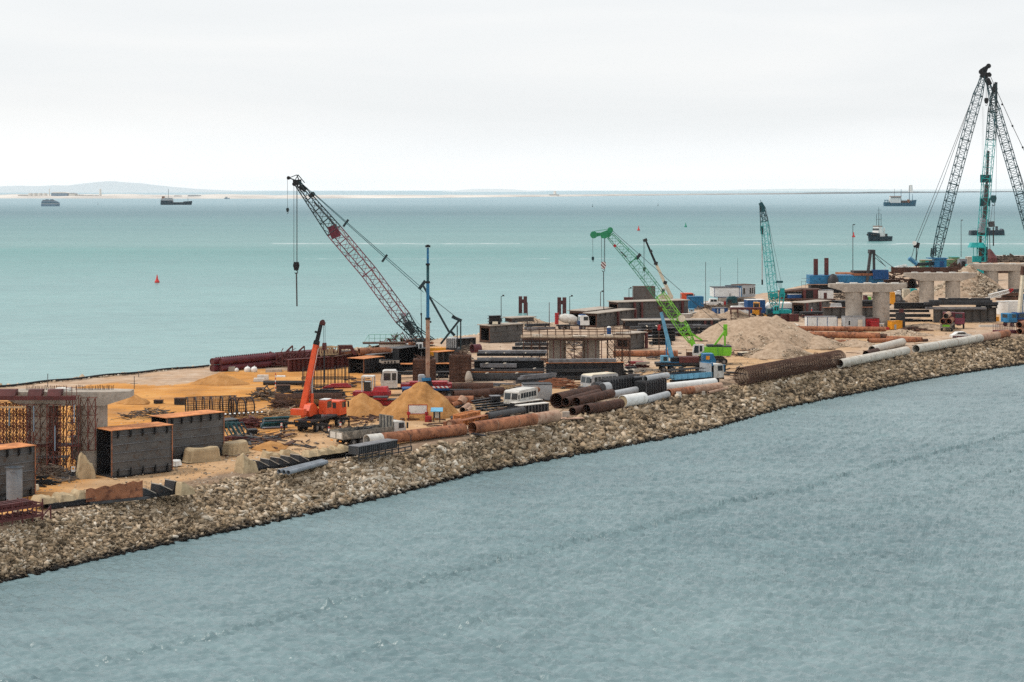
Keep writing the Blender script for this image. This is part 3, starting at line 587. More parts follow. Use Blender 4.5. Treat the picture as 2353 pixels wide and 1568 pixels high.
# ---- vehicles: local x forward, y to the left, wheels on z = 0
def wheel(o,x,y,r=.5,w=.32):
    t=MB().tube((x,y - w/2,r),(x,y + w/2,r),r,n=18).build('wheel','rubber',o,True);s=1 if y > 0 else -1
    MB().tube((x,y + s*w*.5,r),(x,y + s*(w*.5 + .03),r),r*.52,n=12).build('rim','rim',t,True)
def cab(o,x0,x1,w,z0,z1,mat,back=None):
    """cab-over truck cab between x0 (rear) and x1 (front)"""
    b=MB().prism([(x0,z0),(x1,z0),(x1,z0 + (z1 - z0)*.45),(x1 - .22,z1 - .06),(x1 - .4,z1),(x0 + .06,z1),(x0,z1 - .1)],-w/2,w/2,'y').build('cab',mat,o)
    zz=z0 + (z1 - z0)*.5;zt=z1 - (z1 - z0)*.11;fx=lambda z:x1 - .22*(z - (z0 + (z1 - z0)*.45))/(z1 - .06 - (z0 + (z1 - z0)*.45))
    MB().add([(fx(zz) + .012,-w*.44,zz),(fx(zz) + .012,w*.44,zz),(fx(zt) + .012,w*.42,zt),(fx(zt) + .012,-w*.42,zt),(fx(zz) - .02,-w*.44,zz),(fx(zz) - .02,w*.44,zz),(fx(zt) - .02,w*.42,zt),(fx(zt) - .02,-w*.42,zt)],[(0,1,2,3),(7,6,5,4),(0,4,5,1),(1,5,6,2),(2,6,7,3),(3,7,4,0)]).build('windscreen','glass',b)
    for s in (-1,1):
        MB().box(x0 + (x1 - x0)*.38,x1 - .3,min(s*w/2,s*(w/2 + .012)),max(s*w/2,s*(w/2 + .012)),zz,zt).build('side_window','glass',b)
        MB().box(x1 - .05,x1 + .1,s*w*.60 - .08,s*w*.60 + .08,zz - .05,zt).build('mirror','black',b)
        MB().tube((x1 - .02,s*w*.36,z0 + .12),(x1 + .025,s*w*.36,z0 + .12),.10,n=10).build('headlight','white_paint',b)
    MB().box(x0 + .1,x0 + .42,-w*.3,w*.3,zz,zt).build('rear_window','glass',b).location.x=-.112
    MB().box(x1 - .12,x1 + .06,-w*.5,w*.5,z0 - .28,z0 - .01).build('bumper','dark_steel',o);return b
def chassis(o,x0,x1,axles,w=2.45,z=.95,r=.5):
    MB().box(x0,x1,-.42,.42,z - .3,z).build('chassis','dark_steel',o)
    for x in axles:
        for s in (-1,1):wheel(o,x,s*(w/2 - .18),r)
def taillights(o,x,w,z):
    for s in (-1,1):MB().box(x - .04,x,s*w*.33 - .22,s*w*.33 + .22,z,z + .14).build('tail_light','lamp_amber',o)
def open_bed(o,x0,x1,w,z,h,mat,head=0.,hm=None,slats=True):
    m_=MB().box(x0,x1,-w/2,w/2,z,z + .08)
    for s in (-1,1):m_.box(x0,x1,s*w/2 - .04,s*w/2 + .04,z + .082,z + h)
    m_.box(x0 - .03,x0 + .05,-w/2 - .045,w/2 + .045,z + .004,z + h);m_.build('bed',mat,o)
    if head:MB().box(x1 - .05,x1 + .05,-w/2 - .05,w/2 + .05,z + .01,z + head).build('headboard',hm or mat,o)
    if slats:
        n=max(3,int((x1 - x0)/1.1))
        for s in (-1,1):
            for i in range(n + 1):x=x0 + (x1 - x0)*i/n;MB().box(x - .05,x + .05,min(s*(w/2 + .042),s*(w/2 + .1)),max(s*(w/2 + .042),s*(w/2 + .1)),z,z + h).build('side_post',mat,o)
def junk(name,label,cat,center,rx,ry,h,n,mat,seed,lmin=.6,lmax=2.2,t=.07,flat=.25,yaw=0.,group=None):
    """a tangle of offcuts lying on each other"""
    r=random.Random(seed);b=MB()
    for _ in range(n):
        u,v=r.gauss(0,.42),r.gauss(0,.42);a=r.uniform(0,pi) if r.random() < .45 else r.gauss(0,.25);L=r.uniform(lmin,lmax)/2;k=max(0,1 - hypot(u,v));z=h*k*r.uniform(.1,1) + t;dz=r.gauss(0,flat)*L;q=t*r.uniform(.5,1.6)
        x,y=u*rx,v*ry;b.bar((x - cos(a)*L,y - sin(a)*L,max(q/2,z - dz)),(x + cos(a)*L,y + sin(a)*L,max(q/2,z + dz)),q*r.choice((1,1,2.5)),q)
    return solo(b,name,mat,label,cat,center,yaw,group)
def person(label,loc,yaw,top,legs,h=1.74):
    o=thing('person',label,'person',loc,yaw);k=h/1.74
    P=[(0,0,.95,.15),(0,0,1.18,.15),(0,0,1.42,.14),(0,0,1.52,.06),(0,0,1.66,.10),(.1,0,.88,.09),(.11,.03,.48,.065),(.12,0,.06,.05),(.12,.14,.03,.04),(-.1,0,.88,.09),(-.11,.01,.48,.065),(-.12,-.04,.06,.05),(-.12,.10,.03,.04),(.2,0,1.40,.06),(.27,.02,1.13,.045),(.25,.12,.90,.035),(-.2,0,1.40,.06),(-.27,.02,1.13,.045),(-.25,.12,.90,.035)]
    E=[(0,1),(1,2),(2,3),(3,4),(0,5),(5,6),(6,7),(7,8),(0,9),(9,10),(10,11),(11,12),(2,13),(13,14),(14,15),(2,16),(16,17),(17,18)]
    me=bpy.data.meshes.new('body');me.from_pydata([(x*k,y*k,z*k) for x,y,z,_ in P],E,[]);me.update();b=bpy.data.objects.new('body',me);col.objects.link(b);b.parent=o
    sk=b.modifiers.new('skin','SKIN')
    for q,(_,_,_,rr) in zip(me.skin_vertices[0].data,P):q.radius=(rr*k,rr*k)
    me.skin_vertices[0].data[0].use_root=True;b.modifiers.new('sub','SUBSURF').levels=1;b.modifiers['sub'].render_levels=1;me.materials.append(MATS[legs])
    MB().tube((0,0,.93*k),(0,0,1.46*k),.21*k,.19*k,n=12).build('jacket',top,o,True);MB().lathe([(.125*k,0),(.12*k,.07*k),(.07*k,.12*k),(.01,.135*k)],12,(0,.01,1.66*k)).build('helmet','white_paint',o,True)
    return o
def lamp_post(label,c,x,y,h,heads=2,name='lamp_post',mat='dark_steel',r=.09,group='lamp posts along the outer edge of the fill'):
    o=thing(name,label,'lamp post',gnd(c,x,y),0,group);MB().tube((0,0,0),(0,0,h),r,r*.7,8).build('pole',mat,o,True);MB().box(-.25,.25,-.25,.25,0,.12).build('base','concrete',o)
    if heads:
        MB().bar((-.1,0,h),(.75,0,h + .1),.1).build('arm',mat,o)
        for i in range(heads):MB().box(.25 + .45*i - .3*(heads > 1),.62 + .45*i - .3*(heads > 1),-.28,.2,h + .08,h + .34).build('lamp_head','black',o)
    return o
def ropes(o,pts,r=.04,name='hoist_rope',mat='cable'):
    b=MB()
    for p,q in pts:b.tube(local(o,p),local(o,q),r,n=5)
    return b.build(name,mat,o)
def hook(o,p,s,mat='black',stripe=None):
    """hook block hanging at world point p (its top), about s metres tall"""
    p=local(o,p);b=MB().prism([(-s*.2,0),(s*.2,0),(s*.27,-s*.3),(s*.16,-s*.72),(-s*.16,-s*.72),(-s*.27,-s*.3)],-s*.13,s*.13,'y');b.v=[(p.x + x,p.y + y,p.z + z) for x,y,z in b.v]
    q=b.build('hook_block',stripe or mat,o);h=MB()
    for i in range(7):
        a0,a1=radians(90 - i*38),radians(90 - (i + 1)*38);h.tube((p.x + cos(a0)*s*.13,p.y,p.z - s*.87 + sin(a0)*s*.13),(p.x + cos(a1)*s*.13,p.y,p.z - s*.87 + sin(a1)*s*.13),s*.035,n=5)
    h.build('hook','dark_steel',q);return q

# ------------------------------------------------------------------ left end of the site
ya=lambda c,a,b:seg(c,*a,*b)
def scaffold_grid(o,x0,x1,nx,y0,y1,ny,z0,z1,nz,r=.05,rb=.03,mat='scaffold_red',name='tower_frame',seed=0):
    """one lattice bay of falsework between two rows of posts, several meshes so that each bay is its own part"""
    rr=random.Random(seed);X=[x0 + (x1 - x0)*i/nx for i in range(nx + 1)];Y=[y0 + (y1 - y0)*i/ny for i in range(ny + 1)];Z=[z0 + (z1 - z0)*i/nz for i in range(nz + 1)]
    for i in range(nx + 1):
        b=MB()
        for y in Y:b.tube((X[i],y,z0),(X[i],y,z1),r,n=6)
        for z in Z:
            b.tube((X[i],y0,z),(X[i],y1,z),rb,n=4)
            if i < nx:
                for y in Y:b.tube((X[i],y,z),(X[i + 1],y,z),rb,n=4)
        for k in range(nz):
            if i < nx:
                for y in Y:
                    b.tube((X[i],y,Z[k]),(X[i + 1],y,Z[k + 1]),rb,n=4)
                    if rr.random() < .75:b.tube((X[i],y,Z[k + 1]),(X[i + 1],y,Z[k]),rb,n=4)
            b.tube((X[i],y0,Z[k]),(X[i],y1,Z[k + 1]),rb,n=4)
        b.build(name,mat if rr.random() > .12 else 'rust_brown',o)
p0,k0,d0=pier('unfinished concrete pier behind red scaffolding at the left edge','A',23,1078,366,478,1030,1.66,(350,748),blocks=0)
for u0,u1,y in ((215,545,.1),(612,915,.5)):
    b=MB();xm=(23 + 1078)/2;z=(1030 - 366)/k0
    for i in range(34):
        x=(u0 + (u1 - u0)*i/33 - xm)/k0;b.tube((x,y + random.uniform(-.2,.2),z),(x + random.uniform(-.05,.05),y,z + random.uniform(.35,.55)),.028,n=4)
    b.build('starter_bars','rust_brown',p0)
MB().box((470 - xm)/k0,(580 - xm)/k0,-1.2,.4,z + .003,z + .3).build('bearing_block','concrete_pale',p0)
s=thing('scaffold','red-brown lattice scaffolding in front of the concrete pier at the left edge','scaffold',gnd('A',330,1062),0,'scaffolds round the piers')
sx=lambda u:(u - 330)/78.6
scaffold_grid(s,sx(-60),sx(495),10,0,2.6,2,0,7.4,6,.055,.034,seed=1);scaffold_grid(s,sx(540),sx(640),2,.2,2.2,1,0,8.3,6,seed=2);scaffold_grid(s,sx(655),sx(778),2,.2,1.7,1,2.6,8.1,3,.06,.04,seed=3)
for y in (-.15,2.5):MB().box(sx(-70),sx(625),y - .13,y + .13,7.9,8.32).build('platform_beam','oxide',s)
MB().box(sx(-70),sx(230),-1.1,-.75,7.15,7.3).build('plank_deck','wood',s);MB().box(sx(-60),sx(660),.1,2.3,3.0,3.12).build('lower_beam','oxide',s)
for u0,u1 in ((-40,122),(225,338),(385,497)):MB().frus(sx(u0),sx(u1),-.1,1.4,8.33,sx(u0),sx(u1),.3,1.2,8.95).build('formwork_box','oxide',s)
for u,zz0,zz1 in ((278,4.6,7.3),(610,5.6,7.4),(452,2.6,5.2),(75,5.2,7.3)):MB().bar((sx(u),-.12,zz0),(sx(u),-.12,zz1),.10).build('blue_prop','slate_wall',s)
r_=MB()
for u in (545,590,630):r_.tube((sx(u),-.1,8.3),(sx(u),-.1,9.3),.035,n=5)
r_.tube((sx(540),-.1,9.2),(sx(632),-.1,9.2),.03,n=5);r_.build('guard_rail','scaffold_red',s)
ladder=MB()
for zz in (3.2,3.9,4.6,5.4,6.1):ladder.box(sx(545),sx(600),.4,.9,zz,zz + .06)
ladder.build('stair_treads','pale_steel',s)
box_girder('dark grey box girder cut by the left edge of the photo',gnd('A',-190,1291),gnd('A',285,1221),2.7,4.9,nb=5)
box_girder('dark grey open-ended box girder, nearest and most complete of the three',gnd('A',905,1080),gnd('A',1405,1021),2.9,4.9)
box_girder('dark grey box girder standing behind the nearest one, right of it',gnd('p',382,1062),gnd('p',514,1045),2.8,4.85,nb=6)
cabin('short dark steel box with a rusty edge between two box girders','B',203,1252,322,1236,2.2,1.6,'black','dark_steel',frame='rust',panels=1,cat='steel box',name='steel_box')
cabin('dark ribbed steel bin behind the open end of the nearest box girder','A',643,940,740,930,2.6,1.8,'dark_steel','grey_steel',ribs=5,cat='bin',name='steel_bin')
o=thing('upright_pipe','dark flanged pipe standing upright in front of the leftmost box girder','pipe',gnd('A',117,1287))
MB().hollow((0,0,0),(0,0,3.42),.76,.05,32).build('shell','plastic_grey',o,True);MB().ring((0,0,3.42),(0,0,1),.92,.2,.07,32).build('flange','pale_steel',o,True);MATS['plastic_dark']=MATS['grey_steel']
o.children[0].data.materials[0]=MATS['grey_steel']
pipe('small black pipe end lying at the foot of the upright flanged pipe',gnd('A',60,1290),gnd('A',-60,1275),.33,'black',group=None)
# red-brown rack at the lower left corner
a,y,L=seg('A',-70,1492,345,1425);o=thing('steel_rack','red-brown steel frame stacked with channels in the lower left corner','rack',a,y)
for zz,nm in ((.35,'lower_deck'),(1.25,'upper_deck')):
    b=MB()
    for v_ in (0,1.1,2.2):b.box(0,L,v_ - .09,v_ + .09,zz,zz + .22)
    for i in range(8):b.box(L*i/7 - .06,L*i/7 + .06,-.1,2.3,zz + .22,zz + .32)
    b.build(nm,'oxide',o)
for i in range(6):
    b=MB()
    for v_ in (-.05,2.25):b.bar((L*i/5,v_,0),(L*i/5,v_,1.9),.09)
    b.build('post','oxide',o)
for v_ in (0,2.2):MB().bar((L - .2,v_,.1),(L + .9,v_,1.1),.1).bar((L + .9,v_,0),(L + .9,v_,1.2),.1).build('end_ramp','oxide',o)
for i,v_ in enumerate((.3,1.0,1.7)):MB().box(.4*i,L - 1 + .2*i,v_ - .16,v_ + .16,1.58,1.86).build('loose_channel','oxide',o)
# tarpaulin bundles
def tarp(label,a,yaw,L,W,h,seed,mat='tarp',group='tarpaulin bundles beside the haul road',name='tarp_bundle',peaks=0):
    if not peaks:
        r=random.Random(seed);N_=46;b=MB();pl=[sin(i*1.35 + seed)*.5 + r.uniform(-.55,.55) for i in range(N_)]
        for k_,z_,q_ in ((1.10,0,.11),(1.05,.12,.10),(1.0,.5,.06),(.97,.86,.03),(.90,1,0),(.5,1.0,0)):
            for i in range(N_):
                t=2*pi*i/N_;c,s=cos(t),sin(t);c=math.copysign(abs(c)**.42,c);s=math.copysign(abs(s)**.42,s);x,y=c*(L/2*k_ + pl[i]*q_),s*(W/2*k_ + pl[i]*q_)
                b.v.append((L/2 + x,y,h*z_*(.80 + .34*vnoise(X_([x*.8 + seed]),X_([y*.8 + 9]),seed)[0])))
        b.v.append((L/2,0,h*(.9 + .15*r.random())));e=5*N_
        b.f=[(j*N_ + i,j*N_ + (i + 1) % N_,(j + 1)*N_ + (i + 1) % N_,(j + 1)*N_ + i) for j in range(5) for i in range(N_)] + [(e + i,e + (i + 1) % N_,6*N_) for i in range(N_)]
        return solo(b,name,mat,label,'tarpaulin',a,yaw,group)
    n,m_=15,9;r=random.Random(seed);V=[]
    for i in range(n + 1):
        for j in range(m_ + 1):
            u,v_=i/n,j/m_;x,y=u*L,(v_ - .5)*W;e=min(u,1 - u)*L;f=min(v_,1 - v_)*W;q=min(e,f)
            zz=.9*h*min(1,q/.26)**.75;wr=(vnoise(X_([(x + y)*1.5 + seed]),X_([(x - y)*1.5 + 40]),seed)[0] - .45)*.42*max(0,1 - q/.45)
            top=(vnoise(X_([x*1.7 + seed]),X_([y*1.7]),seed)[0] - .5)*h*.4 + (vnoise(X_([x*4 + seed]),X_([y*4]),seed + 1)[0] - .5)*h*.22
            if peaks:fr=(u*peaks) % 1;top += h*(.75*(1 - fr) - .35)*min(1,fr/.12)
            else:top=h*.10*(round(2.2*vnoise(X_([x*.9 + seed]),X_([y*.9]),seed)[0])/2.2 - .4) - h*.12*abs(v_ - .5)*2 + top*.3
            zz += top*min(1,q/.3);k=1 + wr*.5
            V.append((x + (.5 - u)*.0 + wr*.8*(1 if u > .5 else -1)*(e < .4),y*k + wr*.8*(1 if v_ > .5 else -1)*(f < .4),max(0,zz) if q > .01 else 0))
    b=MB();b.v=V;b.f=[(i*(m_ + 1) + j,(i + 1)*(m_ + 1) + j,(i + 1)*(m_ + 1) + j + 1,i*(m_ + 1) + j + 1) for i in range(n) for j in range(m_)]
    o=solo(b,name,mat,label,'tarpaulin',a,yaw,group)
    return o
tarp('long beige tarpaulin bundle in front of the rear box girder',*seg('B',352,1300,705,1275)[:2],3.8,2.0,1.5,3)
tarp('grey-beige tarpaulin bundle at the right end of the rear box girder',*seg('B',800,1222,985,1190)[:2],3.0,2.0,1.3,5)
tarp('tall sagging yellow-beige tarpaulin beside the open end of the nearest box girder',*seg('A',632,1086,735,1080)[:2],1.7,1.8,2.3,8,peaks=1)
tarp('white crumpled sheeting between the two nearer box girders',*seg('B',205,1345,300,1320)[:2],1.2,1.0,.6,11,'white_paint')
# row of dark beams, tarpaulins and leaning plates along the top of the rocks
a,y,L=seg('A',395,1342,700,1300)
for i in range(3):hbeam(['front','middle','rear'][i] + ' dark beam under cream tarpaulins at the left end of the rock crest',a,y,L + 1.0,.45,.5,'dark_steel','beams under the tarpaulins',off=.75*i,z=.12)
for i,(u,l) in enumerate(((-.9,2.1),(1.2,2.0),(3.2,2.5))):
    t_=tarp(['cream tarpaulin draped over the near end of the crest beams','cream tarpaulin over the middle of the crest beams','cream tarpaulin beside the leaning rust plate'][i],a + Vector((cos(y)*u - sin(y)*.9,sin(y)*u + cos(y)*.9,.55)),y,l,2.0,.62,20 + i,peaks=1)
a2,y2,L2=seg('A',702,1302,1165,1255);o=thing('rust_plate','long rust-brown steel plate leaning along the rock crest','steel plate',a2,y2)
n_=12;top_=[(L2*i/n_,1.45 + .10*sin(i*2.1) + .03*i) for i in range(n_ + 1)];MB().prism([(0,.25)] + top_ + [(L2,.25)],.0,.06,'y').build('plate','rust',o);MB().box(.3,L2 + .6,-.3,.5,.0,.24).build('base_beam','grey_steel',o)
def wedge(label,a,yaw,x,s=1.,mat='dark_steel',group='leaning dark plates along the rock crest',lit_lip='concrete'):
    p=Vector(a) + Vector((cos(yaw)*x,sin(yaw)*x,0));o=thing('wedge_bracket',label,'steel bracket',p,yaw,group)
    MB().prism([(0,.35*s),(.12*s,1.15*s),(1.55*s,.42*s),(1.55*s,.35*s)],-.0,1.5*s,'y').build('plate',mat,o);MB().prism([(.10*s,1.16*s),(.14*s,1.24*s),(1.62*s,.50*s),(1.56*s,.41*s)],-.07,1.54*s,'y').build('lit_lip',lit_lip,o);MB().box(-.1,1.7*s,-.1,1.5*s,.0,.34*s).build('base_beam','black',o);return o  # pale edge plate paints the lit top edge of the dark plate
a3,y3,L3=seg('A',1175,1252,1450,1212)
for i in range(3):wedge(['dark leaning plate next to the long rust plate','middle of three dark plates right of the long rust plate','dark plate farthest right of the long rust plate, taller'][i],a3,y3,1.75*i,.85 + .12*i)
tarp('small cream tarpaulin at the right end of the lower plate row',*seg('A',1445,1222,1560,1205)[:2],1.7,1.4,1.1,31,peaks=1)
tarp('cream tarpaulin tent at the left end of the upper plate row',*seg('B',945,1418,1140,1398)[:2],1.9,2.0,1.65,33,peaks=1)
a4,y4,L4=seg('B',1150,1408,1740,1320)
for i in range(5):wedge(f'dark leaning plate in the upper row, {["leftmost", "second from the left", "middle", "second from the right", "rightmost"][i]} of five',a4,y4,.15 + 1.42*i,.95)
tarp('crumpled cream tarpaulins lying behind the upper row of dark plates',*seg('B',1210,1290,1580,1255)[:2],4.6,1.5,.9,36,peaks=2)
a5,y5,L5=seg('C',215,1455,745,1375);hbeam('long black beam under folded cream tarpaulins on the rock crest',a5,y5,L5,.6,1.3,'black','beams under the tarpaulins')
for i in range(5):tarp(f'cream tarpaulin peak on the long black beam, {["first", "second", "third", "fourth", "last"][i]} from the left',a5 + Vector((cos(y5)*(.2 + 1.32*i),sin(y5)*(.2 + 1.32*i),.6)),y5,1.5,1.5,.62,40 + i,peaks=1)
for i in range(3):pipe(f'slate grey plastic pipe on the rock crest, {["nearest the water", "middle of three", "nearest the road"][i]}',gnd('B',1500 - 52*i,1442 - 6*i),gnd('B',1925 - 25*i,1325 - 6*i),.24,'plastic_grey',group='plastic pipes on the rock crest')
# grey ribbed panels in a rack
a6,y6,L6=seg('C',790,1440,1325,1340);o=thing('panel_rack','low black rack holding grey ribbed panels on the rock crest','rack',a6,y6);b=MB()
for i in range(9):b.bar((L6*i/8,0,0),(L6*i/8,0,.62),.1).bar((L6*i/8,1.9,0),(L6*i/8,1.9,.62),.1)
b.box(0,L6,-.06,.06,.1,.2).box(0,L6,-.06,.06,.5,.62).box(0,L6,1.84,1.96,.5,.62);b.build('frame','dark_steel',o);MB().bar((L6 - .1,0,.6),(L6 - .1,0,1.9),.07).build('end_post','dark_steel',o)
for i in range(4):
    g=dict(group='grey ribbed panels in the rack');x=.2 + i*1.72;p=a6 + Vector((cos(y6)*x - sin(y6)*.2,sin(y6)*x + cos(y6)*.2,.63));q=thing('formwork_unit',f'grey ribbed panel standing in the black rack, {["first", "second", "third", "last"][i]} from the left','panel',p,y6,**g)
    MB().box(0,1.6,0,1.5,0,.85).build('panel','grey_steel',q);MB().box(-.05,1.65,-.06,1.56,.852,.93).build('rim','pale_steel',q);c_=MB()
    for j in range(5):c_.box(.1 + j*.34,.18 + j*.34,-.07,-.002,.02,.84)
    c_.build('ribs','dark_steel',q)
# debris round the scaffold foot and on the sand
junk('scrap_heap','tangle of pale and red scaffold offcuts at the foot of the scaffolding','scrap',gnd('A',440,1085),2.6,3.0,1.5,70,'debris',3)
junk('scrap_heap','scatter of pinkish bars under a small trestle beside the scaffolding','scrap',gnd('A',560,1085),1.7,1.6,.8,30,'pale_steel',4,t=.05)
junk('scrap_heap','black twisted sheet scraps right of the upright pipe','scrap',gnd('A',320,1140),1.3,1.3,1.2,26,'black',5,t=.14)
junk('scrap_heap','low heap of scrap wire and green netting behind the box girders','scrap',gnd('A',1250,590),5.0,3,1.3,110,'debris',6,t=.08)
o=thing('trestle','grey steel trestle table at the foot of the red scaffolding','trestle',gnd('A',430,1050),.1);b=MB().box(-1.9,1.7,-.6,.6,1.75,1.87).build('table_top','pale_steel',o)
for x in (-1.5,-.2,1.1):MB().bar((x - .5,-.5,0),(x + .3,-.5,1.75),.09).bar((x + .6,-.5,0),(x + .1,-.5,1.75),.09).build('leg','grey_steel',o)
o=thing('notice_board','small white notice board with a yellow mark beside the scaffolding','sign',gnd('A',600,1090));MB().bar((0,0,0),(0,0,.75),.3,.2).build('post','dark_steel',o);MB().box(-.2,.2,-.14,-.1,.75,1.3).build('board','white_paint',o);MB().box(-.1,.1,-.15,-.142,1.0,1.2).build('mark','yellow_paint',o)
solo(MB().frus(-.6,.5,-.4,.4,0,-.5,.4,-.3,.3,.55),'sack','cream_paint','cream sack lying by the black scraps near the leftmost girder','sack',gnd('A',275,1182))
for (c,x,y_,h,l) in (('A',390,338,2.0,'tall thin grey rod planted at the outer shore above the left pier'),('A',1096,356,1.9,'thin grey rod with a crossbar planted in the orange sand'),('A',1132,258,.8,'short thin rod planted on the outer shore')):
    o=thing('marker_rod',l,'rod',gnd(c,x,y_));MB().tube((0,0,0),(0,0,h),.055,n=6).build('rod','grey_steel',o)
    if 'crossbar' in l:MB().bar((-.6,0,.8),(.55,0,.85),.05).build('crossbar','grey_steel',o)
for c,x0,x1,y_,hh,l in (('B',0,95,650,.42,'low dark slab lying on the orange sand, leftmost'),('B',228,345,662,.85,'dark steel box on the sand at the left end of the round cage'),('B',1142,1235,508,.4,'low dark slab on the sand near the striped pole'),('B',1365,1515,520,.95,'brown-black bin beside the striped pole')):
    a,y,L=seg(c,x0,y_,x1,y_);o=thing('steel_block',l,'steel block',a,y);MB().box(0,L,0,1.0,.03,hh).build('body','dark_steel',o);MB().box(-.05,L + .05,-.05,1.05,hh + .002,hh + .06).build('lid','rust_brown',o)
mound('sand_pile','low cone of orange sand out on the open sand flat',gnd('B',745,425),4.2,3.2,1.55,'sand','sand pile',3,group='sand piles')
mound('sand_pile','small orange sand pile behind the tip of the left pier',gnd('A',1095,468),2.6,2.2,1.2,'sand','sand pile',5,group='sand piles')
mound('sand_pile','flat brownish spoil heap beside the haul road near the crane truck',gnd('B',1300,1140),2.4,2.6,.75,'sand','sand pile',6,group='sand piles')
mound('sand_pile','broad orange sand pile right behind the old tipper truck',gnd('C',825,965),3.5,3.8,2.9,'sand','sand pile',7,group='sand piles',power=1.1)
mound('sand_pile','tallest orange sand cone behind the white sign board',gnd('D',110,1075),5.1,5.4,4.6,'sand','sand pile',8,group='sand piles',power=1.05)
# round reinforcement cages
def cage(label,a,b,r,hoops,bars,rh=.05,rb=.025,mat='rust_brown',tie=2,group='reinforcement cages lying on the fill',rings=None,z=0.):
    a,b=Vector(a),Vector(b);d=b - a;L=d.length;o=thing('rebar_cage',label,'rebar cage',a + Vector((0,0,z)),atan2(d.y,d.x),group)
    if rings:
        for x in rings:MB().ring((x*L,0,r),(1,0,0),r + .02,rh*2,rh*2,30).build('stiffening_ring','dark_steel',o,True)
    q=MB()
    for k in range(hoops):
        x=L*k/(hoops - 1);P=[(x + .05*sin(k*1.7),r*cos(2*pi*i/26),r + r*sin(2*pi*i/26)) for i in range(26)]
        for i in range(26):q.tube(P[i],P[(i + 1) % 26],rb if rings else rh,n=3,cap=False)
    q.build('hoops',mat,o);q=MB()
    for k in range(bars):
        t=2*pi*k/bars;q.tube((-.25*random.random(),r*cos(t),r + r*sin(t)),(L + .3*random.random(),r*cos(t),r + r*sin(t)),rb,n=4)
    q.build('main_bars',mat,o);return o
cage('large round reinforcement cage with dark hoops on the orange sand',gnd('B',370,795),gnd('B',905,775),1.3,46,30,.07,.022,rings=[.0,.17,.34,.50,.72,.9,1.0])
cage('second round cage overlapping the large one beside the scrap',gnd('B',880,805),gnd('B',1075,790),1.3,12,20,.07,.024,rings=[0.,.5,1.])
cage('upright-ended round cage with pale rings behind the orange crane',gnd('C',480,1022),gnd('C',640,1020),1.4,14,22,.06,.022,rings=[0.,.45,1.])
cage('long low dark cage behind the orange crane',gnd('C',-60,885),gnd('C',610,872),.85,60,36,.03,.035)
o=thing('starter_bar_row','row of tall dark starter bars standing behind the orange crane boom','rebar frame',gnd('C',215,690));b=MB();W_=105*.0657
for i in range(14):
    for yy in (0,1.8):b.tube((W_*i/13,yy,0),(W_*i/13,yy,3.0 + .15*sin(i*7)),.07 if i % 3 == 0 else .045,n=5)
b.build('upright_bars','dark_steel',o);b=MB()
for zz in (.15,1.2,1.38):b.box(-.2,W_ + 1.2,-.08,.0,zz,zz + .13).box(-.2,W_ + .6,1.75,1.85,zz,zz + .1)
b.build('cross_rails','dark_steel',o)
pipe('long black pipe lying on the sand behind the orange crane',gnd('B',1222,442),gnd('B',1700,442),.34,'dark_steel',group=None)
o=thing('striped_pole','red and white striped pole standing on the sand','pole',gnd('B',1357,562));MB().tube((0,0,.1),(0,0,3.3),.06,n=8).build('pole','post_stripes',o);MB().box(-.25,.25,-.25,.25,0,.1).build('foot','concrete',o)
# concrete blocks and white bulk bags
def block(label,c,x0,x1,y,h,mat='concrete',d=.9,group='concrete blocks on the fill',name='concrete_block',z=0.):
    a,yw,L=seg(c,x0,y,x1,y,z);b=MB().frus(0,L,0,d,0,.04,L - .04,.04,d - .04,h);return solo(b,name,mat,label,'block',a,yw,group)
block('square concrete block against the maroon pipe stack','B',830,905,292,.78);block('flat concrete slab at the right end of the maroon pipe stack','B',1245,1425,302,.5);block('pale concrete block standing on the sand by the black pipe','B',1150,1275,386,.75,'concrete_pale');block('lower pale concrete slab in front of the block by the black pipe','B',1110,1228,404,.5,'concrete_pale');block('thin white slab on the sand left of the orange boom','B',1365,1465,354,.2,'white_paint')
def bag(label,c,x,y,s=.9,mat='white_paint',group='white bulk bags'):
    o=thing('bulk_bag',label,'bag',gnd(c,x,y),.3,group);MB().lathe([(s*.40,0),(s*.56,s*.25),(s*.55,s*.7),(s*.4,s*.9),(s*.16,s*1.0)],10).build('bag',mat,o,True);b=MB()
    for i in range(4):b.bar((s*.3*cos(i*pi/2),s*.3*sin(i*pi/2),s*.85),(s*.08,0,s*1.15),.05)
    b.build('lifting_loops',mat,o);return o
bag('small white bag slumped beside the square block','B',925,295,.6);bag('left white bulk bag in front of the maroon pipes','B',1045,302,.95);bag('right white bulk bag in front of the maroon pipes','B',1120,302,.95)
# maroon tubes, two high
for i,(x,zz) in enumerate(((650,0),(745,0),(650,1.14),(745,1.14))):
    nm=('lower','upper')[i//2] + ' ' + ('left','right')[i % 2]
    a=gnd('B',x,296);yw=radians(51);e=a + Vector((cos(yw)*13.5,sin(yw)*13.5,0));o=pipe(f'maroon tube with a closed end, {nm} in the front stack of four',a,e,.56,'maroon',z=zz,group='maroon tubes stacked by the outer shore',capped=[(0,'oxide'),(1,'oxide')],name='maroon_tube')
    if zz:
        b=MB()
        for k in range(26):b.box(.8 + k*.48,.95 + k*.48,-.1,.1,1.115,1.23)
        b.build('stud_row','maroon',o)
    a2=e + Vector((.6,.6,0)) + Vector((.5,0,0))*(i % 2);e2=a2 + Vector((cos(yw - .12)*10,sin(yw - .12)*10,0));o=pipe(f'maroon tube, {nm} in the rear stack of four',a2,e2,.56,'maroon',z=zz,group='maroon tubes stacked by the outer shore',capped=[(0,'maroon'),(1,'maroon')],name='maroon_tube')
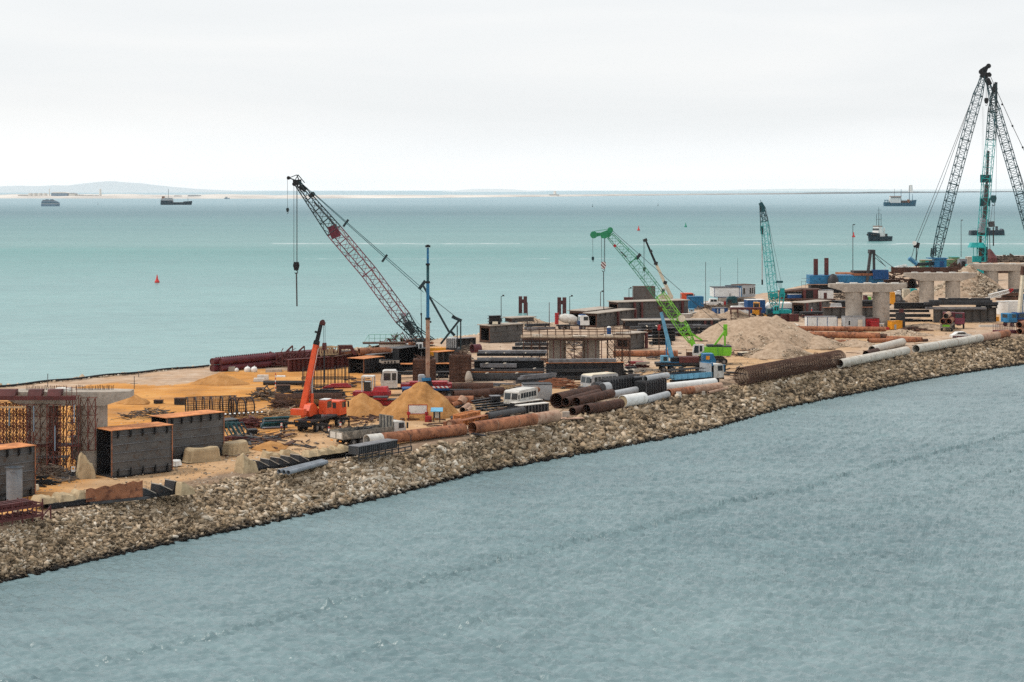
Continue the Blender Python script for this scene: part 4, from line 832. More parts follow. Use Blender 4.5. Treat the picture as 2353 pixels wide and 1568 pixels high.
# pallets, frames and offcuts between the box girders and the orange crane
a,y,L=seg('B',775,842,1130,800);o=thing('grating_panel','black and white barred grating laid on a dark bin','grating',a + Vector((0,0,.75)),y - .35);b=MB()
for i in range(9):b.bar((.3 + i*.62,0,.05),(.7 + i*.62,1.1,.05),.22,.06)
b.build('white_bars','white_paint',o);MB().box(0,5.9,-.08,.02,-.02,.06).box(0,5.9,1.08,1.18,-.02,.06).build('side_rails','black',o)
cabin('dark slate bin under the barred grating','B',778,922,960,905,.95,2.2,'teal_dark','grey_steel',cat='bin',name='steel_bin')
junk('scrap_heap','heap of maroon tubes and boards beside the barred grating','scrap',gnd('B',1095,905),2.6,2.4,1.2,60,'oxide',12,1.5,3.2,.09,.06)
junk('timber_heap','heap of broken boards and offcuts behind the pipe bundle','timber',gnd('B',1320,800),3.6,2.6,1.1,60,'wood',14,1,3.2,.09,.15)
junk('timber_heap','brown heap of scrap timber near the striped pole','timber',gnd('B',1230,605),2.8,2.4,2.0,90,'debris',15,.7,2.2,.1,.4)
junk('scrap_heap','rust-brown scrap steel between the timber heap and the orange crane','scrap',gnd('B',1460,700),2.8,2.2,1.3,70,'rust_brown',16,1,2.6,.1,.3)
a,y,L=seg('B',1215,935,1490,920)
for i in range(5):
    for j in range(4 - i//2):
        hb=a + Vector((cos(y)*.06*i - sin(y)*(.34*j + .17*(i % 2)),sin(y)*.06*i + cos(y)*(.34*j + .17*(i % 2)),.0));q=MB().tube((0,0,.16 + .29*i),(L,0,.16 + .29*i),.15,n=10)
        solo(q,'scaffold_tube','teal_dark' if (i + j) % 3 else 'plastic_grey','dark green-grey tube in the bundle beside the crane outrigger','tube',hb,y,'bundle of dark green-grey tubes',True)
for i in range(4):
    a,y,L=seg('B',830 + i*52,1018,990 + i*52,1012);o=thing('steel_trestle',f'dark rectangular frame leaning in the pile left of the crane, {["leftmost", "second", "third", "rightmost"][i]} of four','frame',a,y + .9,'dark frames leaning in a pile');b=MB()
    b.bar((0,0,.1),(0,.9,1.55),.1).bar((1.6,0,.1),(1.6,.9,1.55),.1).bar((0,0,.1),(1.6,0,.1),.1).bar((0,.9,1.55),(1.6,.9,1.55),.1).bar((.8,0,.1),(.8,.9,1.55),.07);b.build('frame','teal_dark',o);MB().bar((.1,.2,.35),(1.5,.8,1.3),.06).build('brace','grey_steel',o)
cabin('dark low box at the right of the leaning frames','B',1060,1010,1155,1005,.75,1.2,'black','dark_steel',cat='bin',name='steel_bin')
junk('scrap_heap','maroon and pale bars beside the rear box girder','scrap',gnd('B',900,1062),2.2,1.2,.6,30,'oxide',18,1,2.4,.1,.05)
def marker(label,c,x,y,h):o=thing('marker_post',label,'marker post',gnd(c,x,y),0,'red and white marker posts round the crane truck');MB().tube((0,0,0),(0,0,h),.05,n=8).build('stem','grey_steel',o);MB().lathe([(.09,0),(.13,.06),(.13,.22),(.09,.28),(.13,.34),(.13,.5),(.05,.56)],10,(0,0,h*.5)).build('striped_head','post_stripes',o);MB().lathe([(.25,0),(.22,.08),(.05,.1)],10).build('foot','dark_steel',o)
marker('striped marker post left of the crane truck','B',1425,958,1.0);marker('striped marker post in front of the crane truck wheels','C',484,1192,1.3);marker('striped marker post right of the crane truck','C',601,1135,1.1)
for i in range(7):
    a,y,L=seg('C',110 + 8*i,800,690 - 10*i,790);hbeam(f'dark pipe-laying beam in the pile behind the orange boom',a,y,L*.95,.2,.32,'dark_steel' if i % 2 else 'grey_steel','dark beams piled behind the orange boom',off=.4*i - .3,z=.28*(i % 4))
for i in range(4):a,y,L=seg('C',425 + 40*i,742,715,735);hbeam('red painted beam lying on the pile behind the orange boom',a,y,L,.24,.5,'red_paint','red beams on the pile behind the orange boom',off=.55*i + .5,z=.55 + .1*i)

# ------------------------------------------------------------------ middle of the site
o=solo(MB(),'hose','black','long black hose lying along the outer shore at the left','hose');b=MB();P=[gnd('p',x,farY(x) - 1.2 + 1.0*sin(x*.045),.25) for x in range(-120,489,12)]
for p,q in zip(P,P[1:]):b.tube(p,q,.17,n=6)
o.data=b.mesh('hose',True);o.data.materials.append(MATS['black'])
# maroon girder and launching frames behind the orange boom
i_girder('long maroon plate girder with ribs behind the orange boom',gnd('C',60,535),gnd('C',545,500),2.1,.9,'maroon girders near the outer shore','oxide','oxide',n=12)
i_girder('maroon plate girder running on to the right behind the starter bars',gnd('C',500,505),gnd('C',860,450),2.1,.9,'maroon girders near the outer shore','oxide','rust_brown',n=9)
def frame_truss(label,c,x0,y0,x1,y1,h,w,mat,n=5,z=0.,group=None,name='truss_frame'):
    a,y,L=seg(c,x0,y0,x1,y1,z);o=thing(name,label,'truss',a,y,group)
    for v_,nm in ((0,'front_truss'),(w,'rear_truss')):
        b=MB().bar((0,v_,0.1),(L,v_,.1),.2).bar((0,v_,h),(L,v_,h),.2)
        for i in range(n + 1):b.bar((L*i/n,v_,.1),(L*i/n,v_,h),.12)
        for i in range(n):b.bar((L*i/n,v_,.1 if i % 2 else h),(L*(i + 1)/n,v_,h if i % 2 else .1),.1)
        b.build(nm,mat,o)
    b=MB()
    for i in range(n + 1):b.bar((L*i/n,0,h),(L*i/n,w,h),.12)
    b.build('cross_members',mat,o);return o
frame_truss('maroon truss frame lying on the maroon girder left of the orange boom','C',10,520,290,500,1.9,1.8,'oxide',6,.9,'trusses on the maroon girders')
frame_truss('yellow-brown lattice on top of the maroon girder right of the boom','C',400,500,580,485,1.3,1.8,'wood',6,2.15,'trusses on the maroon girders')
o=thing('launching_trestle','maroon trapezoid frame standing on the maroon girder','frame',gup('C',570,480,1.95),.15)
MB().prism([(0,0),(.15,1.6),(2.5,1.6),(3.3,0),(2.7,0),(2.2,1.0),(.7,1.0),(.6,0)],0,.3,'y').build('front_plate','oxide',o);MB().prism([(0,0),(.15,1.6),(2.5,1.6),(3.3,0),(2.7,0),(2.2,1.0),(.7,1.0),(.6,0)],1.5,1.8,'y').build('rear_plate','oxide',o);MB().box(.1,2.6,.3,1.5,1.45,1.58).build('top_plate','rust_brown',o);MB().bar((.5,.8,.2),(3.9,.8,.5),.4).build('strut','rust',o)
for k,(x0,x1,y0,y1) in enumerate(((-20,60,505,470),(250,300,500,480),(90,180,510,500))):
    a,y,L=seg('C',x0,y0,x1 + 60,y0 - 6,1.9);o=thing('inclined_prop',f'maroon inclined prop near the left maroon girder, {["leftmost", "rightmost", "middle"][k]}','prop',a,y,'maroon inclined props');MB().bar((0,0,0),(L,.4,1.9),.22).build('strut','oxide',o);MB().bar((L,.4,-1.),(L,.4,1.9),.16).build('post','oxide',o)
pipe('rust-pink pipe lying across the dark girders left of the big crane',gnd('C',790,478),gnd('C',1110,462),.6,'rust',z=1.9,group='rusty pipes lying on girders');pipe('brown pipe behind the rust-pink one near the railing',gnd('C',840,440),gnd('C',1330,425),.55,'rust_pale',z=1.2,group='rusty pipes lying on girders')
o=box_girder('dark ribbed box girder with an orange top left of the blue mast',gnd('I',180,1006),gnd('I',560,955),3.0,2.55,'dark girders in front of the big crane',ribs=7,nb=1,web='dark_steel',vertical=True)
i_girder('long pale-topped girder stepping up behind the ribbed box girder',gnd('I',270,880),gnd('I',790,815),2.2,1.4,'dark girders in front of the big crane','dark_steel','pale_steel',n=7)
i_girder('black plate girder between the ribbed box girder and the brown silos',gnd('I',720,960),gnd('I',1080,905),3.9,2.6,'dark girders in front of the big crane','black','grey_steel',n=6)
i_girder('grey girder with a broad top plate left of the blue mast',gnd('I',1020,880),gnd('I',1340,860),3.2,2.2,'dark girders in front of the big crane','dark_steel','grey_steel',n=5)
i_girder('dark girder with an orange top behind the blue mast',gnd('I',775,1000),gnd('I',1790,985),.95,2.2,'dark girders in front of the big crane','dark_steel','rust_orange',n=11,off=2.2,z=.55)
a,y,L=seg('I',760,1006,1780,1000);hbeam('grey beam lying under the orange-topped dark girder',a,y,L,.5,.9,'grey_steel','beams beside the rubble silos',off=.0)
i_girder('dark girder with a bright orange edge right of the blue mast',gnd('I',1480,955),gnd('I',1790,925),3.3,1.9,'dark girders in front of the big crane','web_steel','rust_orange',n=4)
i_girder('slate girder jutting out to the right behind the second brown silo',gnd('I',1840,560),gnd('I',2215,535),2.2,1.5,'dark girders in front of the big crane','grey_steel','pale_steel',n=5)
# perforated concrete planks on black beams
a,y,L=seg('I',515,1002,860,990)
for i in range(3):hbeam(f'black beam {["at the bottom", "in the middle", "at the top"][i]} of the stack under the hollow planks',a,y,L,.5,1.2,'black','black beams under the hollow planks',z=.1 + .54*i)
for i in range(2):
    o=thing('hollow_plank',f'pale hollow concrete plank on the black beams, {["in front", "behind"][i]}','concrete plank',a + Vector((cos(y)*.2 - sin(y)*(.2 + 1.3*i),sin(y)*.2 + cos(y)*(.2 + 1.3*i),1.75)),y,'hollow planks on black beams');MB().box(0,L - .4,-.5,.6,0,.42).build('plank','concrete',o)
    for k in range(4):MB().tube((.35 + k*.55,-.52,.2),(.35 + k*.55,-.503,.2),.16,n=12).build('core_hole','black',o)
hbeam('dark beam lying on top of the hollow planks',a,y,L + .3,.14,.6,'dark_steel','beams beside the rubble silos',z=2.2,off=.3)
# brown mesh-walled silos
def silo(label,c,x0,x1,y,h,seed,z=0.):
    a,yw,L=seg(c,x0,y,x1,y);o=thing('rubble_silo',label,'silo',a,yw,'brown steel-walled silos by the blue mast');MB().box(0,L,0,2.6,0,h).build('wall','rust_brown',o);b=MB()
    for i in range(7):b.box(-.04,L + .04,-.07,-.002,h*i/7 + .1,h*i/7 + .2)
    for x in (0,L/2,L):b.box(x - .06,x + .06,-.10,-.072,0,h)
    b.build('wall_bands','rust_dark',o);q=MB().box(L*.3,L*.55,-.05,-.003,h*.5,h*.68).build('hatch','rust_dark',o);b=MB()
    rr=random.Random(seed)
    for i in range(26):b.bar((rr.uniform(0,L),rr.uniform(0,2.5),h - .1),(rr.uniform(0,L),rr.uniform(0,2.5),h + rr.uniform(.1,.6)),.06)
    b.build('bar_ends','rust_brown',o);return o
silo('brown steel-walled silo left of the blue mast','I',1100,1505,1135,3.45,1);silo('taller brown steel-walled silo with pale rubble, right of the blue mast','I',1770,2165,1150,4.2,2)
o=thing('rubble_sack','pale rubble held in mesh at the side of the taller brown silo','rubble',gnd('I',2120,1155));MB().lathe([(.5,0),(.62,.6),(.5,1.2),(.3,1.7),(.1,1.8)],9).build('fill','concrete',o);b=MB()
for i in range(7):b.ring((0,0,.15 + .25*i),(0,0,1),.66 - .012*i*i,.03,.03,12)
b.build('mesh_bands','rust_brown',o)
pipe('maroon pipe end right of the taller brown silo',gnd('J',-20,745),gnd('J',85,738),.75,'maroon',group=None,z=1.2)
# cabinets, trestles at the outer shore
o=thing('safety_fence','thin pale green railing on a platform at the outer shore','railing',gup('I',290,505,.9),.1);b=MB(); 
for i in range(7):b.tube((i*1.05,0,0),(i*1.05,0,1.5),.035,n=5)
b.tube((0,0,1.5),(6.3,0,1.5),.03,n=5).tube((0,0,.8),(6.3,0,.8),.03,n=5).tube((-1,0,0),(0,0,1.5),.03,n=5);b.build('rails','sea_green',o);MB().box(-1.2,7,-.4,2.,-.25,-.02).build('deck','rust_brown',o);q=MB()
for i in range(4):q.bar((i*2,.2,-1.6),(i*2,.2,-.26),.16)
q.build('legs','rust_brown',o)
junk('scrap_heap','row of brown upright reels and frames at the outer shore by the big crane','scrap',gnd('I',880,470),4.6,1.6,2.4,90,'oxide',22,.5,1.7,.1,.9);junk('scrap_heap','brown clutter on the dark girders behind the blue mast','scrap',gnd('I',1270,560),3.6,2,2.2,60,'rust_brown',23,.6,2,.1,.4);junk('scrap_heap','brown and pale clutter at the foot of the big crane gantry','scrap',gnd('I',2080,600),2.6,2,2.0,60,'debris',24,.5,1.6,.1,.6)
MB_=MB().box(-3.5,3.2,-.1,3.2,0,.5);solo(MB_,'concrete_slab','concrete_pale','pale concrete slab with clutter at the outer shore','slab',gnd('I',820,500),.12)
# ---- central stack of steel beams
a,y,L=seg('J',-10,1046,950,1046);G='beams in the central stack'
def cb(label,x0,x1,yt,yb,off,mat='grey_steel',w=.6,web=True,seps=()):
    k=6.154*F/(a.y + off);zr=lambda yy:(1046 - yy)/k - off*.107   # what is seen higher lies higher or farther back
    z0,z1=zr(yb),zr(yt);hbeam(label,a,y,(x1 - x0)/k,max(.14,z1 - z0),w,mat,G,off=off,z=max(0.,z0),x=(x0 + 10)/k,web=web)
    for i,sx_ in enumerate(seps):spacer(a,y,(sx_ + 10)/k,off - .1,z1 + .005,'pale timber spacer laid across the central beam stack',1.0,-.35)
cb('lowest grey beam at the front of the central stack',-10,950,1008,1046,0,'grey_steel',.7);cb('grey beam second from the ground at the front of the central stack',-60,945,938,1004,.3,'grey_steel',1.0,False,(190,610))
cb('long dark girder with an orange line in the central stack',-60,995,872,934,1.6,'grey_steel',.9,False,(270,860));cb('black deep girder in the middle of the central stack',5,990,758,870,2.6,'black',1.2)
MB().box(0,0,0,0,0,0);cb('short bundle of grey bars on the black deep girder',90,605,800,850,1.7,'pale_steel',1.0,False,(440,185))
cb('grey beam near the top of the central stack, brighter than its neighbours',45,940,716,756,3.0,'pale_steel',1.0,False,(240,610));cb('second beam from the top of the central stack',40,1010,650,690,3.6,'dark_steel',.9,True,(180,440,740));cb('topmost long grey beam of the central stack',60,1030,612,650,3.8,'pale_steel',1.1,False)
MB();p_=a + Vector((-sin(y)*1.1,cos(y)*1.1,0));k=6.154*F/a.y;hbeam('thin rust-orange strip along the central stack',a,y,1050/k,.1,.5,'rust_orange',G,off=1.0,z=(1046 - 925)/k - .1,x=-50/k)
for i,(x0,x1,yt,yb,nm) in enumerate(((330,1000,586,612,'lowest'),(545,1060,512,578,'middle'),(585,1060,468,506,'highest'))):
    aa,yy,LL=seg('J',x0,680 - 12*i,x1,680 - 12*i);hbeam(f'grey beam in the stack behind the concrete pier scaffold, {nm}',aa,yy,LL,.55 if i else .4,.9,'grey_steel','beams stacked left of the scaffolded pier',z=.55*i + .3,web=i == 1);spacer(aa,yy,LL*.25,.2,.55*(i + 1) + .3,'pale timber spacer behind the central stack',.9,-.35)
# the big plate girder right of the stack and the beams on it
i_girder('large dark plate girder with an orange top edge in front of the scaffolded pier',gnd('J',1025,1034),gnd('J',2120,1024),2.75,.8,'big dark plate girders in the middle','dark_steel','rust_orange',n=9)
a,y,L=seg('J',1025,1034,2120,1024);k=6.154*F/a.y
hbeam('grey beam lying on top of the large plate girder',a,y,960/k,.52,.9,'pale_steel','beams on and below the large plate girder',z=2.76,x=.4,off=.1,web=False);hbeam('grey beam lying along the foot of the large plate girder',a,y,830/k,.45,.5,'grey_steel','beams on and below the large plate girder',x=.9,off=-.75,z=.25);hbeam('longer grey beam half way up the face of the large plate girder',a,y,900/k,.4,.4,'grey_steel','beams on and below the large plate girder',x=.2,off=-.65,z=1.35)
for i in range(4):spacer(a,y,1.6 + 2.6*i,-.7,.02 + .0*i,'pale timber block under the beam at the large plate girder',.5)
o=thing('orange_tag','small orange-topped steel bracket on the large plate girder','bracket',a + Vector((cos(y)*9.3,sin(y)*9.3 - .75,0)),y);MB().box(0,.35,-.3,.1,0,1.25).build('post','black',o);MB().box(-.05,.45,-.35,.15,1.25,1.37).build('cap','rust_orange',o)
# scaffolded pier
o,kk,dd=pier('concrete pier wrapped in scaffolding with a railed deck, middle of the site','J',720,2150,425,470,868,1.45,(1185,1660),blocks=0)
s=thing('scaffold','brown scaffolding with a planked deck round the middle pier','scaffold',gnd('J',1440,884),0,'scaffolds round the piers');q=lambda u:(u - 1440)/kk;zt=(868 - 412)/kk
MB().box(q(672),q(2210),-2.3,2.6,zt,zt + .16).build('plank_deck','old_wood',s);MB().box(q(690),q(2190),-2.35,-2.15,zt - .3,zt - .01).build('edge_beam','rust_dark',s)
b=MB()
for i in range(14):
    u=700 + i*(2205 - 700)/13
    for v_ in (-2.25,2.5):b.tube((q(u),v_,zt + .1),(q(u),v_,zt + 1.5),.045,n=5)
for zz in (.65,1.1,1.5):
    for v_ in (-2.25,2.5):b.tube((q(690),v_,zt + zz),(q(2210),v_,zt + zz),.035,n=5)
b.build('guard_rail','rust_brown',s)
scaffold_grid(s,q(710),q(1050),3,-1.9,1.2,1,1.0,zt - .02,3,.06,.03,'rust_brown',seed=5);scaffold_grid(s,q(1280),q(1560),2,-1.9,0,1,0,zt - .02,3,.05,.03,'rust_brown',seed=6);scaffold_grid(s,q(1890),q(2200),3,-1.9,1.2,1,0,zt - .02,4,.06,.03,'rust_brown',seed=7)
for i,(u,w_,zz) in enumerate(((905,.8,.3),(1900,.7,.28),(1500,1.2,.15))):MB().box(q(u) - w_,q(u) + w_,-1,.2,zt + .165,zt + .165 + zz).build('deck_timber','timber_pale',s)
for u in (1130,1230,1610,1720,1800):MB().box(q(u) - .07,q(u) + .07,-1.75,-1.6,.0,zt - .02).build('formwork_post','oxide',s)
o=thing('tank','dark blue drum with a white shoulder standing on the scaffold deck','drum',gup('J',1915,868,zt + .17));MB().tube((0,0,0),(0,0,1.25),.36,n=16).build('drum','navy_paint',o,True);MB().lathe([(.36,0),(.30,.16),(.1,.24)],14,(0,0,1.252)).build('lid','white_paint',o,True)
pipe('rusty pipe lying on the gravel right of the scaffolded pier',gnd('E',560,980),gnd('E',1275,978),.55,'rust',group='rusty pipes lying on the gravel',seams=3)
# grating troughs, grey tank, bus, drums
a,y,L=seg('J',580,1092,1190,1062)
for i in range(4):hbeam(f'grey trough-shaped beam in the slanting pile above the grey tank, {["bottom", "second", "third", "topmost"][i]}',a + Vector((.35*i,.25*i,0)),y + .12 + .05*i,L*.95,.34,.7,('grey_steel','dark_steel','pale_steel','pale_steel')[i],'grey trough beams in a slanting pile',z=.3*i + .02,web=False)
cabin('pale grey steel tank with a dark rim behind the white bus','D',1272,912,1588,908,2.45,2.6,'grey_paint','dark_steel',cat='tank',name='steel_tank')
o=thing('mixer_drum','small tan drum on a stand in front of the pale grey tank','drum',gnd('D',1385,930));MB().tube((-.5,0,1.75),(.55,.2,1.9),.48,.42,16).build('drum','rust_pale',o,True);MB().tube((.55,.2,1.9),(.85,.25,1.95),.42,.2,16).build('drum_mouth','rust',o,True);b=MB()
for x,v_ in ((-.35,-.3),(.35,-.3),(-.35,.4),(.35,.4)):b.bar((x,v_,0),(x*.8,v_*.8,1.5),.12)
b.bar((-.4,0,1.45),(.5,.1,1.5),.5,.12);b.build('stand','rust_brown',o)
def bus(label,corner,yaw,L,W,h,body='dusty_white',roof='dusty_white',full=True):
    """corner: ground point of the front right wheel corner; x runs from front to rear along the visible side"""
    o=thing('bus',label,'bus',corner,yaw);z0=.42
    MB().prism([(0,z0),(.0,h*.52),(.12,h - .16),(.35,h - .02),(L - .25,h - .02),(L - .05,h - .2),(L,z0)],0,W,'y').build('body',body,o)
    MB().prism([(.18,h - .10),(.5,h + .06),(L - .4,h + .06),(L - .1,h - .10)],.06,W - .06,'y').build('roof',roof,o,True)
    for i in range(2):MB().add([(-.012 if z < h*.6 else .10,W*(.06 + .47*i) + W*.41*e,z) for z in (h*.50,h - .3) for e in (0,1)] + [(.05 if z < h*.6 else .15,W*(.06 + .47*i) + W*.41*e,z) for z in (h*.50,h - .3) for e in (0,1)],[(0,1,3,2),(4,6,7,5),(0,4,5,1),(2,3,7,6),(0,2,6,4),(1,5,7,3)]).build('windscreen','glass',o)
    n=6
    for s_,v_ in ((-1,-.012),(1,W - .002)):
        for i in range(n):x=.75 + (L - 1.2)*i/n;MB().box(x,x + (L - 1.2)/n - .13,v_,v_ + .014,h*.55,h - .34).build('side_window','glass',o)
    MB().box(-.1,.0,.05,W - .05,.32,.55).build('bumper','dark_steel',o)
    for v_ in (.35,W - .35):MB().tube((-.03,v_,.8),(.02,v_,.8),.12,n=10).build('headlight','cream_paint',o)
    MB().box(-.25,-.1,-.25,-.12,h*.55,h*.8).build('mirror','black',o)
    for x in (1.3,L - 1.6):
        for v_ in (.12,W - .12):wheel(o,x,v_,.44,.26)
    return o
bus('white minibus with dark windscreen facing the water, beside ribbed troughs',gnd('D',1212,986),radians(61),5.7,2.3,2.3)
bus('minibus with a cream roof, half hidden behind the dark pipes',gnd('Q',612,322),radians(40),5.6,2.3,2.35,'grey_paint','cream_paint')
def ribbed_trough(label,c,x0,y0,x1,y1,h,w=1.0,n=9):
    a,y,L=seg(c,x0,y0,x1,y1);o=thing('ribbed_trough',label,'trough',a,y,'black ribbed troughs beside the white bus');MB().box(0,L,0,w,0,h).build('body','black',o);MB().box(-.05,L + .05,-.1,w + .05,h + .002,h + .1).build('rim','concrete_pale',o);r=MB()
    for i in range(n):x=L*(i + .5)/n;r.box(x - .11,x + .11,-.12,-.002,.0,h)
    r.build('ribs','grey_steel',o)
ribbed_trough('black ribbed trough with a pale rim, the farther of two by the white bus','D',1180,998,1478,958,.82);ribbed_trough('black ribbed trough with a pale rim, nearest to the rusty pipe','D',1232,1046,1552,1012,1.0)
a,b_=gnd('D',868,1120),gnd('D',1262,1052);o=pipe('grey pipe with a comb of studs in front of the white bus',a,b_,.52,'grey_steel',group=None,capped=[(0,'grey_steel'),(1,'grey_steel')]);q=MB();LL=(b_ - a).length
for i in range(18):q.box(.5 + i*(LL - 1)/18,.66 + i*(LL - 1)/18,-.1,.1,1.02,1.14)
q.build('stud_row','dark_steel',o)
for i in range(5):a,y,L=seg('D',752 + 14*i,1022 - 8*i,1160 - 30*i,985 - 8*i);hbeam('thin black beam in the flat pile left of the white bus',a,y,L,.2,.5,'black' if i % 2 else 'dark_steel','thin black beams left of the white bus',off=.45*i,z=.18*i + .05)
cabin('black cylindrical-cornered tank beside the front of the white bus','D',915,958,1015,955,1.35,1.3,'dark_steel','pale_steel',cat='tank',name='steel_tank')
cabin('low black box at the left end of the studded pipe','D',668,1070,780,1064,.62,1.0,'black','dark_steel',cat='bin',name='steel_bin')
# rusty orange girder and foreground pipes
i_girder('rusty orange girder lying between the sand cone and the foreground pipe',gnd('D',545,1190),gnd('D',850,1120),.75,.8,'rusty orange steel by the foreground pipes','rust_orange','rust',n=5)
o=frame_truss('orange lattice grid lying on the rusty orange girder','D',575,1160,785,1108,.55,1.1,'rust_orange',9,.5)
pipe('short rusty pipe stub with a pale cap beside the orange girder',gnd('D',440,1205),gnd('D',560,1185),.5,'rust',group=None,capped=[(0,'rust_pale')])
block('small rust-brown box at the left end of the orange girder','D',372,440,1200,.7,'rust',.8,None,'steel_block')
pipe('long rusty pipe in the foreground with a white end section',gnd('C',868,1312),gnd('D',605,1302),.68,'concrete_pale',z=.22,sections=[(.14,'rust')],seams=2)
pipe('longest foreground pipe, rust-orange with a pale far end',gnd('D',700,1292),gnd('D',1640,1150),.74,'rust',z=.2,sections=[(.72,'rust_pale')],seams=3)
block('tan stone block lying at the far end of the foreground pipe','D',1702,1785,1088,.72,'concrete',.8,None,'stone_block');solo(MB().box(0,3.2,0,1.6,.0,.1),'sheet','rust_pale','flat tan sheet lying at the far end of the foreground pipe','sheet',gnd('D',1690,1112),.25)
# things on the sand cone's foot
o=thing('sign_board','white sign board with a red frame at the foot of the tall sand cone','sign',gnd('D',92,1125),.03);MB().box(-1.15,1.15,-.05,.02,.95,2.0).build('board','white_paint',o);f_=MB()
f_.box(-1.25,1.25,-.06,.03,2.0,2.1).box(-1.25,1.25,-.06,.03,.86,.95).box(-1.25,-1.15,-.06,.03,.95,2.0).box(1.15,1.25,-.06,.03,.95,2.0);f_.build('frame','red_paint',o)
for x in (-1.2,1.15):MB().bar((x,.1,0),(x,.05,1.2),.16).build('leg','red_paint',o)
for x in (-1.2,1.15):MB().box(x - .22,x + .22,-.2,.3,.8,1.15).build('red_clamp','red_paint',o)
o=thing('info_stand','small stand with a light blue sloping roof beside the white sign','stand',gnd('D',300,1142));MB().prism([(-.7,1.75),(.85,1.75),(.85,1.83),(-.7,1.83)],-.75,.55,'y').build('roof','sky_paint',o).rotation_euler=(radians(16),0,0);MB().box(-.4,.5,-.1,.3,.55,1.6).build('cabinet','dark_steel',o);MB().box(-.18,.34,-.13,-.102,.6,1.45).build('panel','concrete_pale',o)
for x in (-.35,.42):MB().bar((x,.1,0),(x,.1,.6),.12).build('leg','dark_steel',o)
block('small red box between the sign and the info stand','D',170,245,1142,.75,'red_paint',.9,None,'tool_box')
# dark pipes by the blue mast, drums
pipe('biggest dark pipe behind the sand cone, its end cut square',gnd('D',90,808),gnd('D',930,800),.68,'rust_dark',group='dark pipes behind the sand cone',seams=2);pipe('dark pipe end lying right of the biggest dark pipe',gnd('D',700,868),gnd('D',1040,840),.6,'rust_dark',group='dark pipes behind the sand cone');pipe('dark brown pipe under the pink-capped pile',gnd('D',490,895),gnd('D',885,880),.68,'rust_dark',group='dark pipes behind the sand cone');pipe('second dark pipe half buried at the foot of the sand cone',gnd('D',240,880),gnd('D',520,868),.5,'rust_dark',group='dark pipes behind the sand cone')
pipe('pinkish rusty pipe right of the sand cone',gnd('D',275,938),gnd('D',712,935),.56,'rust',group=None)
o=thing('pipe_elbow','rusty pipe elbow with a dark round mouth right of the sand cone','pipe elbow',gnd('D',560,985));MB().hollow((-1.0,-.5,.45),(.2,.1,.75),.40,.05,20).build('lower_arm','rust',o,True);MB().hollow((.15,-.2,.75),(.55,.3,1.35),.62,.08,20).build('mouth_ring','rust_pale',o,True)
pipe('short pale pipe stub with a black mouth near the sand cone',gnd('D',590,1040),gnd('D',655,990),.42,'rust_pale',group='short pipe stubs');pipe('thin pale pipe stub behind the short one',gnd('D',640,1035),gnd('D',680,1000),.26,'rust_pale',group='short pipe stubs')
junk('timber_heap','yellowish scrap timber between the dark pipes and the bus','timber',gnd('D',1090,775),3.2,1.8,.8,40,'wood',31,.8,2.4,.1,.1);junk('scrap_heap','dark scrap in front of the dark pipes','scrap',gnd('D',770,915),3,1.2,.7,50,'debris',32,.4,1.3,.1,.3);junk('scrap_heap','pale bars and boards behind the dark pipes','scrap',gnd('D',1000,740),3.2,2,.5,40,'pale_steel',33,1,3,.08,.05)
junk('scrap_heap','rust-brown bars between the grey tank and the dark pipes','scrap',gnd('Q',230,275),4.0,2.6,1.5,60,'rust',34,1.6,4,.1,.05)
# the heap of big dark pipes and the ribbed boxes at its right
GP='big dark pipes heaped on the rock crest'
pipe('widest dark casing with a ragged near end on the rock crest heap',gnd('Q',215,512),gnd('Q',720,400),1.02,'rust_dark',group=GP,t=.08,seams=1)
pipe('dark pipe with an open mouth, left of the two in the middle of the heap',gnd('Q',318,548),gnd('Q',700,440),.60,'rust_dark',z=.62,group=GP);pipe('dark pipe with an open mouth, right of the two in the middle of the heap',gnd('Q',445,546),gnd('Q',850,445),.62,'rust_dark',z=.6,group=GP)
pipe('lowest dark pipe at the front of the heap',gnd('Q',560,588),gnd('Q',955,520),.68,'rust_dark',group=GP);pipe('dark pipe added in place of shade at the left foot of the heap',gnd('Q',400,600),gnd('Q',620,545),.55,'rust_dark',group=GP)  # last pipe is added to stand for shade at the heap's foot
pipe('pale grey pipe continuing the middle dark pipe',gnd('Q',852,442),gnd('Q',1130,385),.5,'grey_paint',z=.5,group='grey and cream pipe lengths on the rock crest',capped=[(1,'grey_steel')])
pipe('short cream pipe with a yellowed end on the rock crest',gnd('Q',975,508),gnd('Q',1215,470),.84,'white_paint',group='grey and cream pipe lengths on the rock crest',capped=[(0,'tarp')])
pipe('grey pipe length right of the short cream pipe',gnd('Q',1240,465),gnd('Q',1490,398),.50,'grey_paint',group='grey and cream pipe lengths on the rock crest',capped=[(0,'grey_steel')])
pipe('long rust-orange pipe with a black mouth below the tipper truck',gnd('Q',1505,390),gnd('Q',2100,306),.58,'rust',sections=[(.45,'rust_pale')],seams=3);pipe('white pipe lying beside the blue tipper truck',gnd('Q',1440,325),gnd('Q',2035,262),.62,'white_paint',group='white pipes on the site')
pipe('thin rusty pipe on the rocks below the rust-orange pipe',gnd('Q',1960,352),gnd('Q',2180,300),.2,'rust_pale',group=None)
block('pale cube-shaped stone under the rust-orange pipe','Q',1592,1655,392,.75,'concrete_pale',.7,None,'stone_block');block('low grey boulder slab beside the rust-orange pipe','Q',1890,1928,362,.5,'concrete',.6,None,'stone_block')
